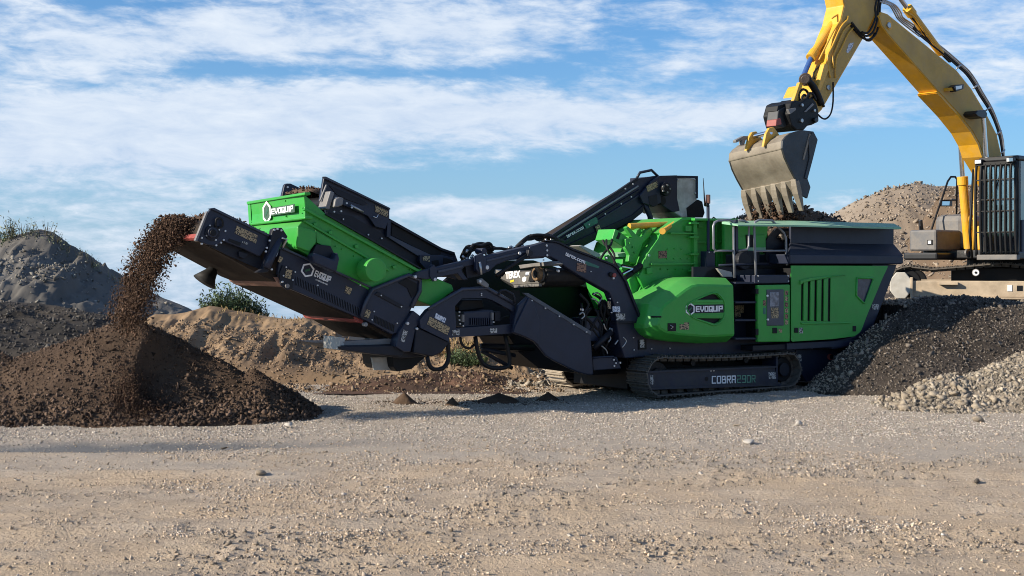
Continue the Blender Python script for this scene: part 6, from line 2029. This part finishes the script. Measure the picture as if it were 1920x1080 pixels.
pile = grid('brown_stockpile', np.linspace(-13, -2, 260), np.linspace(18.6, 24, 130), pile_z, BROWN)
tag(pile, 'dark brown cone of crushed earth below the discharge conveyor', 'stockpile')
n = 44000
X, Y = rng.uniform(-10, -2.6, n), rng.uniform(18.9, 23, n)
Z = pile_z(X, Y)
k = Z > -.02 - .3 * rng.random(n) * 0
k &= Z > .0
X, Y, Z = X[k], Y[k], Z[k]
s = .0115 * np.exp(rng.normal(0, .55, len(X))) * (1 + 1.1 * (1 - smooth(0, .6, Z)))
s = np.minimum(s, .065)
scatter('earth_crumbs', np.stack([X, Y, Z + s * .2], -1), s, BCLOD, PEBS[:5], None)

# ---- falling stream of crushed material
n = 28000
tipu = FC.px(360, 428, 1.5)
M = Matrix.Translation((FC.x0, FC.y0, 0)) @ Matrix.Rotation(FC.a, 4, 'Z')
head = M @ Vector((FC.px(352, 424, 1.45).x, 1.45, FC.px(352, 424, 1.45).z))
ud = Vector((-FC.c, -FC.s, 0))
vd = Vector((-FC.s, FC.c, 0))
t = rng.random(n) ** .85 * .60
lat_ = (rng.random(n) + rng.random(n) - 1) * .64
spd = 1.60 + rng.normal(0, .06, n)
up0 = .30 + rng.normal(0, .05, n)
thick = (rng.random(n) + rng.random(n) - 1) * .135 * (1 + 1.1 * t)
px_ = head.x + ud.x * (spd * t) + vd.x * lat_ + ud.x * thick
py_ = head.y + ud.y * (spd * t) + vd.y * lat_ * .9 + ud.y * thick
pz_ = head.z + .05 + up0 * t - 4.905 * t * t + thick - .10 * np.abs(lat_) ** 2
k = pz_ > pile_z(px_, py_) - .02
s = np.where(rng.random(n) < .25,   .016, .009) * np.exp(rng.normal(0, .45, n))
fs = scatter('falling_material', np.stack([px_, py_, pz_], -1)[k], s[k], CLOD, PEBS, None)
tag(fs, 'stream of crushed brown earth falling off the discharge conveyor', 'falling earth')

# loose splash round the landing point
n = 2600
a = rng.random(n) * 6.283
r_ = np.abs(rng.normal(0, .34, n))
lx, ly = head.x + ud.x * .85 + r_ * np.cos(a), head.y + ud.y * .85 + .25 + r_ * np.sin(a) * .8
lz = pile_z(lx, ly) + np.abs(rng.normal(0, .12, n)) * np.exp(-r_ * 1.2)
ld = scatter('landing_splash', np.stack([lx, ly, lz], -1), np.full(n, .018), CLOD, PEBS[:4], None)
tag(ld, 'crumbs of brown earth scattering where the stream lands on the stockpile', 'falling earth')


def machine_heap(name, label, u0, v0, z0, ru, rv, rz, slope, count, m, mm, seed, size=.02):
    """a small mound of material riding on the machine, with crumbs on it"""
    def pt(u, v):
        w = M @ Vector((u, v, 0))
        return w
    nu, nv = 36, 28
    us, vs = np.linspace(-1, 1, nu), np.linspace(-1, 1, nv)
    U, V_ = np.meshgrid(us, vs)
    H = np.sqrt(np.clip(1 - U ** 2, 0, 1)) * np.sqrt(np.clip(1 - V_ ** 2, 0, 1))
    H = H * (1 + .5 * fbm(U * 2.3, V_ * 2.3, 4, seed)) * rz
    uu, vv = u0 + U * ru, v0 + V_ * rv
    zz = z0 + slope * U * ru + H
    wx = FC.x0 + FC.c * uu - FC.s * vv
    wy = FC.y0 + FC.s * uu + FC.c * vv
    P = np.stack([wx, wy, zz], -1).reshape(-1, 3)
    i = np.arange(nu * nv).reshape(nv, nu)
    q = np.stack([i[:-1, :-1], i[:-1, 1:], i[1:, 1:], i[1:, :-1]], -1).reshape(-1, 4)
    o = link(name, fast_mesh(name, P, q, m))
    tag(o, label, 'earth', None)
    o['kind'] = 'stuff'
    pk = rng.integers(0, len(P), count)
    c = scatter('earth_crumbs', P[pk] + rng.normal(0, .02, (count, 3)), size * np.exp(rng.normal(0, .4, count)), mm, PEBS[:4], None)
    c.parent = o
    return o


hp = FC.px(372, 422, 1.5)
machine_heap('belt_load', 'brown crushed earth riding over the head of the discharge conveyor', hp.x + .82, 1.5, hp.z - .28, .85, .80, .24, -.44, 900, BROWN, CLOD, 5)
hp = FC.px(592, 372, 1.8)
machine_heap('belt_load', 'heap of dark earth at the top of the conveyor above the green screen', hp.x + .15, 1.75, hp.z - .10, .50, .55, .20, -.35, 500, BROWN, CLOD, 6)
hp = FC.px(1460, 414, 1.6)
machine_heap('hopper_load', 'brown earth and stones filling the crusher feed hopper', hp.x + .1, 1.5, hp.z - .38, 1.25, 1.1, .66, 0, 1100, BROWN, RPEB, 7, .035)

# earth pouring from the bucket into the hopper
ME = Matrix.Translation((EX.x0, EX.y0, EX.z0)) @ Matrix.Rotation(EX.a, 4, 'Z')
n = 4200
P = []
for k in range(n):
    f = rng.random()
    w = rng.random()
    top = near[11] + sh * w
    q = ME @ (top + Vector((rng.uniform(-.50, .10) - .25 * f, 0, -.02 - .95 * f)) + Vector((rng.normal(0, .05), rng.normal(0, .06), rng.normal(0, .05))))
    P.append(q[:])
P = np.array(P)
pv = -FC.s * (P[:, 0] - FC.x0) + FC.c * (P[:, 1] - FC.y0)
print('pour v', pv.min(), pv.max(), P[:, 2].min(), P[:, 2].max())
P = P[(pv > .50) & (pv < 2.75)]
n = len(P)
ea_ = scatter('pouring_earth', P, .026 * np.exp(rng.normal(0, .5, n)), CLOD, PEBS, None)
tag(ea_, 'dark brown earth pouring from the excavator bucket into the hopper', 'falling earth')

# ---- small cones of spilt earth under the conveyors
SPILL = [(757, 756, .20, .23, 'sharp little cone of brown earth spilt farthest left under the conveyor'),
         (848, 758, .14, .13, 'smallest cone of brown earth between the pointed cone and the wide low one'),
         (935, 754, .15, .42, 'wide low mound of dark earth spilt under the motor frame'),
         (1028, 753, .17, .25, 'dark spilt mound touching the foot of the far track')]
for i, (x, y, h, r, lab) in enumerate(SPILL):
    cx, cy = gpx(x, y)
    cy += r * .5

    def cone_z(X, Y, cx=cx, cy=cy, h=h, r=r):
        d = np.sqrt((X - cx) ** 2 + (Y - cy) ** 2) / r * (1 + .3 * fbm(X * 4, Y * 4, 3, 70 + i))
        return h * (1 - d) + .03 * fbm(X * 9, Y * 9, 3, 71 + i) * (d < 1.1) - .012
    o = grid('spilt_earth', np.linspace(cx - r * 1.25, cx + r * 1.25, 40), np.linspace(cy - r * 1.25, cy + r * 1.25, 40), cone_z, BROWN)
    tag(o, lab, 'earth mound', 'small cones of spilt earth under the crusher')

n = 1400
cx_ = rng.uniform(700, 1060, n)
X = (cx_ - 960) / FPX * 23.4 + rng.normal(0, .06, n)
Y = 23.35 + rng.normal(0, .28, n)
s = np.minimum(.010 * np.exp(rng.normal(0, .5, n)), .03)
scatter('spilt_crumbs', np.stack([X, Y, ground_z(X, Y) + s * .3], -1), s, BCLOD, PEBS[:4])

# ---- land behind: profile read along x, then given real slopes


def ridge(name, prof, Yc, front, back, base, m, kind='structure', nx=260, ny=70, rough=.25, fs=.5, seed=1, steep=1.0, gully=0.0):
    """a bank whose crest stands at distance Yc, its toe `front` nearer, its back `back` farther; prof: (x px, y px) along the crest"""
    xp = np.array([(p[0] - 960) / FPX * Yc for p in prof])
    zp = np.array([zat(p[1], Yc) for p in prof])

    def fz(X, Y):
        crest = np.interp(X, xp, zp)
        yc = Yc + .8 * fbm(X * .3, X * 0, 3, seed + 5)
        d = np.where(Y < yc, (yc - Y) / front, (Y - yc) / back)
        d = np.clip(d, 0, 1)
        sh_ = (1 - d) ** steep
        z = base + (crest - base) * sh_
        nz = rough * fbm(X * fs, Y * fs, 6, seed) + rough * .35 * fbm(X * fs * 4, Y * fs * 4, 4, seed + 9)
        g = gully * np.abs(fbm(X * 1.8, Y * .35, 4, seed + 3)) * 4
        return z + (nz - g) * smooth(0, .15, d) * smooth(1.0, .75, d) + nz * .25
    o = grid(name, np.linspace(xp[0], xp[-1], nx), np.linspace(Yc - front - .5, Yc + back, ny), fz, m, kind)
    return o, fz


# smoothstep with falling edge used above
def _s(a, b, x):
    return smooth(a, b, x)


hill, hill_z = ridge('grey_hill', [(-900, 470), (-400, 440), (-150, 452), (0, 449), (22, 443), (50, 436), (75, 432), (98, 436), (112, 447), (140, 463), (165, 473), (177, 484), (182, 497), (205, 512), (228, 528), (260, 540), (300, 555), (350, 574), (372, 586), (420, 600), (640, 640)], 46, 9, 14, -1.5, GREYHILL, rough=.85, fs=.5, seed=3, steep=.6, gully=.22, nx=420, ny=120)
bank, bank_z = ridge('dark_bank', [(-700, 560), (-100, 566), (0, 567), (60, 566), (110, 573), (150, 581), (200, 590), (260, 600), (300, 622), (340, 660), (400, 700)], 33, 4.0, 4, 0, BANKD, rough=.35, fs=.8, seed=13, steep=.55, nx=260, ny=90)
sandb, sand_z = ridge('sand_bank', [(120, 690), (180, 650), (230, 618), (290, 588), (322, 589), (345, 586), (372, 578), (392, 573), (410, 577), (430, 582), (470, 587), (500, 594), (540, 598), (575, 596), (606, 604), (640, 612), (700, 622), (760, 625), (840, 622), (920, 628), (1000, 650), (1060, 690), (1100, 712)], 31.5, 4.6, 5, 0, SAND, rough=.17, fs=.9, seed=23, steep=.50, gully=.15, nx=460, ny=130)
low, low_z = ridge('brown_spoil_ridge', [(610, 728), (680, 712), (720, 703), (800, 698), (860, 701), (905, 699), (940, 708), (985, 722)], 26.6, 1.4, 1.2, 0, REDB, rough=.18, fs=1.6, seed=33, steep=.7, nx=160, ny=50)
grub, grub_z = ridge('grey_rubble_ridge', [(880, 716), (930, 704), (960, 697), (1000, 695), (1040, 698), (1090, 705), (1200, 716), (1300, 724)], 28.5, 2.2, 1.8, 0, GRAVEL, rough=.18, fs=1.6, seed=37, steep=.7, nx=160, ny=50)
heap_r, heapr_z = ridge('spoil_heap', [(1330, 520), (1440, 480), (1500, 440), (1545, 412), (1575, 393), (1600, 378), (1630, 366), (1655, 355), (1680, 349), (1712, 343), (1740, 345), (1762, 348), (1790, 346), (1830, 343), (1900, 350), (2000, 340), (2300, 360), (2700, 470)], 46, 11, 16, -1.2, HEAP, rough=.75, fs=.38, seed=53, steep=.85, nx=360, ny=120, gully=.05)
heap_b, heapb_z = ridge('brown_spoil_shoulder', [(1655, 520), (1680, 470), (1710, 436), (1740, 395), (1768, 352), (1800, 350), (1860, 352), (1960, 350), (2200, 400), (2500, 500)], 42.5, 9, 6, -.6, mat('brown spoil', (.155, .11, .075), .95, 0, .2, .8, col2=(.11, .08, .056), bump=.9, bscale=6, spec=.15), rough=.45, fs=.6, seed=57, steep=.9, nx=220, ny=90, gully=.06)

# ---- the ramp the excavator stands on


def ramp_z(X, Y):
    u = FC.c * (X - FC.x0) + FC.s * (Y - FC.y0)
    v = -FC.s * (X - FC.x0) + FC.c * (Y - FC.y0)
    base = np.interp(X, [4.0, 5.2, 6.3, 7.5, 9, 12, 20], [25.5, 24.85, 24.35, 24.1, 24.2, 24.1, 24.0])
    wob = .22 * fbm(X * .8, Y * .8, 4, 61)
    fr = .60 * (Y - base) + wob
    le = .60 * (u - 3.62 + .25 * np.clip(-v, -1, 2)) + wob
    top = 1.56 + .16 * np.exp(-(((X - 9.3) / 1.3) ** 2 + ((Y - 27.9) / 1.1) ** 2)) - .03 * np.clip(X - 10, 0, 5) * np.exp(-((Y - 27.5) / 1.5) ** 2)
    k = .13
    h = -k * np.log(np.exp(-fr / k) + np.exp(-le / k) + np.exp(-top / k))
    h = h + .06 * fbm(X * 2.4, Y * 2.4, 5, 63)
    # behind and beside the crusher's own body stay low
    inside = smooth(-.25, .05, v) * (1 - smooth(3.3, 3.6, v)) * (1 - smooth(6.55, 6.9, u))
    h = np.where(inside > .5, np.minimum(h, -.4), h)
    far_side = smooth(3.2, 3.5, v) * (1 - smooth(5.0, 6.6, u))
    h = h * (1 - far_side) - .4 * far_side
    flat = smooth(28.8, 29.4, Y) * smooth(7.4, 8.2, X)
    h = h * (1 - flat) + (1.55 + .02 * fbm(X * 3, Y * 3, 3, 65)) * flat
    return np.where(h < .005, -.3, h) * (h > -.39) + np.where(h > -.39, 0, -.4)


ramp = grid('stone_ramp', np.linspace(3.4, 20, 330), np.linspace(23.4, 40, 280), ramp_z, RAMP, 'structure')
n = 46000
X, Y = rng.uniform(4.6, 12.5, n), rng.uniform(23.8, 33, n)
Z = ramp_z(X, Y)
k = Z > .01
X, Y, Z = X[k], Y[k], Z[k]
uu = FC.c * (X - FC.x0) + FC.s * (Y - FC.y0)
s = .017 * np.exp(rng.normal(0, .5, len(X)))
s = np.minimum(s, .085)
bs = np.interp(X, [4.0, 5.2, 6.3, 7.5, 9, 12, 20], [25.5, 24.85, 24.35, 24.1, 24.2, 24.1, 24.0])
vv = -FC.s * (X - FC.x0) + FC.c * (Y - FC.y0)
left = (.60 * (uu - 3.62 + .25 * np.clip(-vv, -1, 2)) < .60 * (Y - bs) + .10) | (Y > 29)  # left face and top get paler stones: sunlight put into their colour
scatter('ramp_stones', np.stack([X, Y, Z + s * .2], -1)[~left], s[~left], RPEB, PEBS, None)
scatter('ramp_stones_lit', np.stack([X, Y, Z + s * .2], -1)[left], s[left] * 1.25, mat('sun toned ramp gravel', (.26, .215, .165), .9, 0, .15, 3, island=.5), PEBS, None)

# ---- rubble heap at the right edge: single rocks on a gravel core


def rub_z(X, Y):
    a = 1.15 * (1 - np.sqrt(((X - 9.3) / 2.5) ** 2 + ((Y - 22.8) / 1.55) ** 2))
    b = .55 * (1 - np.sqrt(((X - 7.45) / 1.1) ** 2 + ((Y - 22.7) / 1.1) ** 2))
    z = np.maximum(a, b) + .16 * fbm(X * 1.4, Y * 1.4, 4, 81)
    return z - .02


rub = grid('rubble_heap', np.linspace(5.8, 13, 120), np.linspace(20.6, 25, 80), rub_z, mat('rubble fines', (.22, .185, .145), .95, 0, .2, 3, bump=1.0, bscale=14, bdist=.05))
tag(rub, 'heap of pale broken rocks and gravel at the right edge', 'rubble heap')
cand = []
while len(cand) < 300:
    x, y = rng.uniform(6.0, 9.4), rng.uniform(20.9, 23.6)
    z = float(rub_z(np.array(x), np.array(y)))
    if z < -.12 or (z < .02 and rng.random() < .6):
        continue
    cand.append((x, y, max(z, 0.0)))
for i, (x, y, z) in enumerate(cand):
    o = bpy.data.objects.new('rock', rock_me[i % len(rock_me)])
    COL.objects.link(o)
    o.parent = rub
    r = min(.085, .044 * math.exp(rng.normal(0, .40))) * (1.35 if z < .35 else .95)
    o.scale = (r * rng.uniform(.9, 1.4), r * rng.uniform(.8, 1.1), r * rng.uniform(.8, 1.2))
    o.rotation_euler = tuple(rng.uniform(-.6, .6, 2)) + (rng.uniform(0, 6.28),)
    o.location = (x, y, z + r * .25)
n = 20000
X, Y = rng.uniform(5.7, 10, n), rng.uniform(20.3, 24.2, n)
Z = rub_z(X, Y)
k = (Z > -.10)
X, Y, Z = X[k], Y[k], np.maximum(Z[k], 0)
s = np.minimum(.018 * np.exp(rng.normal(0, .6, len(X))), .07)
c = scatter('rubble_gravel', np.stack([X, Y, Z + s * .2], -1), s, RUBG, PEBS, None)
c.parent = rub
# loose stones on the far rubble strip and on the sand bank's foot
n = 5000
X, Y = rng.uniform(-1.2, 1.6, n), rng.uniform(26, 29, n)
s = np.minimum(.026 * np.exp(rng.normal(0, .55, n)), .12)
scatter('strip_stones', np.stack([X, Y, np.maximum(grub_z(X, Y), 0) + s * .2], -1), s, RUBG, PEBS, None)
n = 9000
X, Y = rng.uniform(-9.0, 1.0, n), rng.uniform(25, 30.5, n)
Z = np.maximum(sand_z(X, Y), np.maximum(low_z(X, Y) * ((X > -3.6) & (X < .2)), 0))
s = np.minimum(.022 * np.exp(rng.normal(0, .5, n)), .09)
scatter('bank_crumbs', np.stack([X, Y, Z + s * .2], -1), s, mat('sandy crumbs', (.20, .14, .09), .95, 0, .15, 3, island=.45), PEBS[:4], None)
n = 9000
X, Y = rng.uniform(8.5, 17.5, n), rng.uniform(35, 46, n)
Z = np.maximum(heapr_z(X, Y), heapb_z(X, Y))
s = np.minimum(.035 * np.exp(rng.normal(0, .5, n)), .14)
scatter('heap_stones', np.stack([X, Y, Z + s * .2], -1), s, mat('heap stones', (.24, .195, .15), .95, 0, .15, 3, island=.4), PEBS[:4], None)

n = 5000
X, Y = rng.uniform(-19, -10.5, n), rng.uniform(37.5, 45.5, n)
Z = hill_z(X, Y)
band_ = np.exp(-((Z - 2.35 + .12 * (X + 16)) / .30) ** 2) + .12
k = rng.random(n) < band_
X, Y, Z = X[k], Y[k], Z[k]
s = np.minimum(.045 * np.exp(rng.normal(0, .5, len(X))), .16)
scatter('hill_stones', np.stack([X, Y, Z + s * .2], -1), s, mat('pale hill stones', (.20, .185, .16), .95, 0, .15, 3, island=.4), PEBS[:5], None)
n = 3500
X, Y = rng.uniform(-14, -8, n), rng.uniform(28.8, 33, n)
Z = bank_z(X, Y)
s = np.minimum(.026 * np.exp(rng.normal(0, .5, n)), .1)
scatter('bank_stones', np.stack([X, Y, Z + s * .2], -1), s, mat('dark bank stones', (.07, .062, .054), .95, 0, .15, 3, island=.5), PEBS[:5], None)

# ---- plants
LEAF = mat('grey green leaves', (.055, .085, .030), .7, 0, .25, 6, island=.45)
LEAFP = mat('dusty pale leaves', (.17, .18, .11), .8, 0, .2, 6, island=.4)
GRASSD = mat('dry grass', (.30, .21, .09), .85, 0, .2, 6, island=.4)
STEM = mat('plant stem', (.09, .075, .04), .8)


def blades(name, base, n, h, spread, lean, wid, m, parent, leafy=0, seed=0, zfun=None):
    """upright stems with narrow leaves; base: (x, y, z); every leaf its own small face pair"""
    r = np.random.default_rng(seed)
    V, F = [], []

    def leaf(p, d, l, w):
        d = d / np.linalg.norm(d)
        sd = np.cross(d, r.normal(size=3))
        sd /= np.linalg.norm(sd) + 1e-6
        i = len(V)
        mid = p + d * l * .5 + np.array([0, 0, .03 * l])
        V.extend([p, mid + sd * w, p + d * l - np.array([0, 0, .12 * l]), mid - sd * w])
        F.append((i, i + 1, i + 2, i + 3))
    for k in range(n):
        a = r.random() * 6.283
        q = spread * math.sqrt(r.random())
        x, y = base[0] + q * math.cos(a), base[1] + q * math.sin(a)
        z = base[2] if zfun is None else float(zfun(np.array(x), np.array(y))) - .03
        p = np.array([x, y, z])
        hh = h * r.uniform(.5, 1.05) * (1 - .45 * (q / max(spread, 1e-3)) ** 2)
        d = np.array([math.cos(a) * lean * (.3 + q / max(spread, 1e-3)), math.sin(a) * lean * (.3 + q / max(spread, 1e-3)), 1.0]) + r.normal(0, .10, 3)
        d /= np.linalg.norm(d)
        if leafy:
            for j in range(leafy):
                f = (j + .5 + r.random() * .4) / leafy
                pd = r.normal(size=3) * .9 + np.array([0, 0, .7])
                leaf(p + d * hh * f, pd, hh * .28 * (1.2 - .6 * f), wid * (1.1 - .5 * f))
            leaf(p, d, hh, wid * .3)
        else:
            leaf(p, d, hh, wid)
    me = fast_mesh(name, np.array(V), np.array(F), m)
    return link(name, me, None, parent)


def plant(name, label, cat, x, y, Yp, n, h, spread, m, leafy=0, lean=.35, wid=.02, seed=0, zf=None, group=None):
    X = (x - 960) / FPX * Yp
    z = zat(y, Yp) if zf is None else float(zf(np.array(X), np.array(Yp)))
    e = bpy.data.objects.new(name, None)
    e.location = (X, Yp, z)
    COL.objects.link(e)
    tag(e, label, cat, group)
    f = blades('foliage', (0, 0, -.03), n, h, spread, lean, wid, m, e, leafy, seed, None if zf is None else (lambda a, b: zf(a + X, b + Yp) - z))
    bm = bmesh.new()
    for k in range(7):
        a = k * .9 + seed
        q = spread * .5 * (k % 3) / 2
        b0 = Vector((q * math.cos(a), q * math.sin(a), -.06))
        sweep(bm, [b0, b0 + Vector((math.cos(a) * .05 * h, math.sin(a) * .05 * h, h * .3)), b0 + Vector((math.cos(a) * .18 * h, math.sin(a) * .18 * h, h * .62))], [.012 * h + .004, .008 * h + .003, .003], 5)
    from_bm('stem', bm, STEM, e)
    return e


plant('bush', 'dense grey green bush behind the discharge conveyor on the sand bank', 'bush', 432, 578, 33, 330, .82, .62, LEAF, 7, .5, .028, 5, sand_z)
plant('bush', 'thin low bush on the sand bank right of the dense bush', 'bush', 478, 586, 33.2, 110, .45, .35, LEAF, 6, .5, .022, 6, sand_z, None)
PL = [(20, 448, 'tall conifer shaped weed highest on the grey hill', 1.05, .22, 46, LEAFP, 9), (8, 452, 'dark green low shrub at the left edge of the grey hill', .55, .5, 60, LEAF, 6), (42, 440, 'pale feathery weed just right of the tall weed', .75, .38, 34, LEAFP, 7),
      (58, 436, 'short pale tuft between two weeds on the hill top', .45, .3, 26, LEAFP, 6), (88, 432, 'spiky pale stalks at the right of the hill top', .85, .45, 30, LEAFP, 5), (108, 442, 'thin leaning weeds where the hill starts to fall', .65, .3, 20, LEAFP, 6),
      (128, 454, 'small grey weed halfway along the hill shoulder', .45, .3, 18, LEAFP, 5), (152, 466, 'sparse dry stalks low on the hill shoulder', .40, .3, 14, LEAFP, 5), (174, 476, 'bushy pale weed on the notch of the hill', .55, .22, 30, LEAFP, 6), (212, 514, 'tiny weed on the long slope of the hill', .35, .2, 10, LEAFP, 5), (226, 526, 'lowest small weed on the hill near the falling stream', .3, .2, 8, LEAFP, 5)]
for i, (x, y, lab, h, sp, n, m, lf) in enumerate(PL):
    plant('weed', lab, 'weed', x, y, 45.6, max(5, n // 3), h, sp, m, lf, .25, .022, 20 + i, hill_z, 'weeds along the crest of the grey hill')
plant('green_tuft', 'green grassy shrub seen through the gap under the motor frame', 'shrub', 874, 690, 27.9, 420, .42, .36, LEAF, 4, .7, .016, 40, lambda a, b: np.maximum(sand_z(a, b), 0))
plant('dry_grass', 'golden dry grass behind the green shrub under the conveyor', 'dry grass', 858, 668, 29.2, 520, .30, .75, GRASSD, 0, .6, .010, 41, sand_z)
n = 2600
gr = blades('grass', (0, 0, 0), 300, .20, 1, .5, .010, GRASSD, None, 0, 44, lambda a, b: 0.0)
gV = np.array([v.co[:] for v in gr.data.vertices])
gX = np.repeat(rng.uniform(-6.9, -4.6, 300), 4)
gY = np.repeat(rng.uniform(31.0, 33.5, 300), 4)
gV = gV - np.repeat(gV[0::4], 4, axis=0) + np.stack([gX, gY, sand_z(gX, gY) - .02], -1)
gr.data.vertices.foreach_set('co', gV.astype(np.float32).ravel())
gr.data.update()
gr['kind'] = 'stuff'
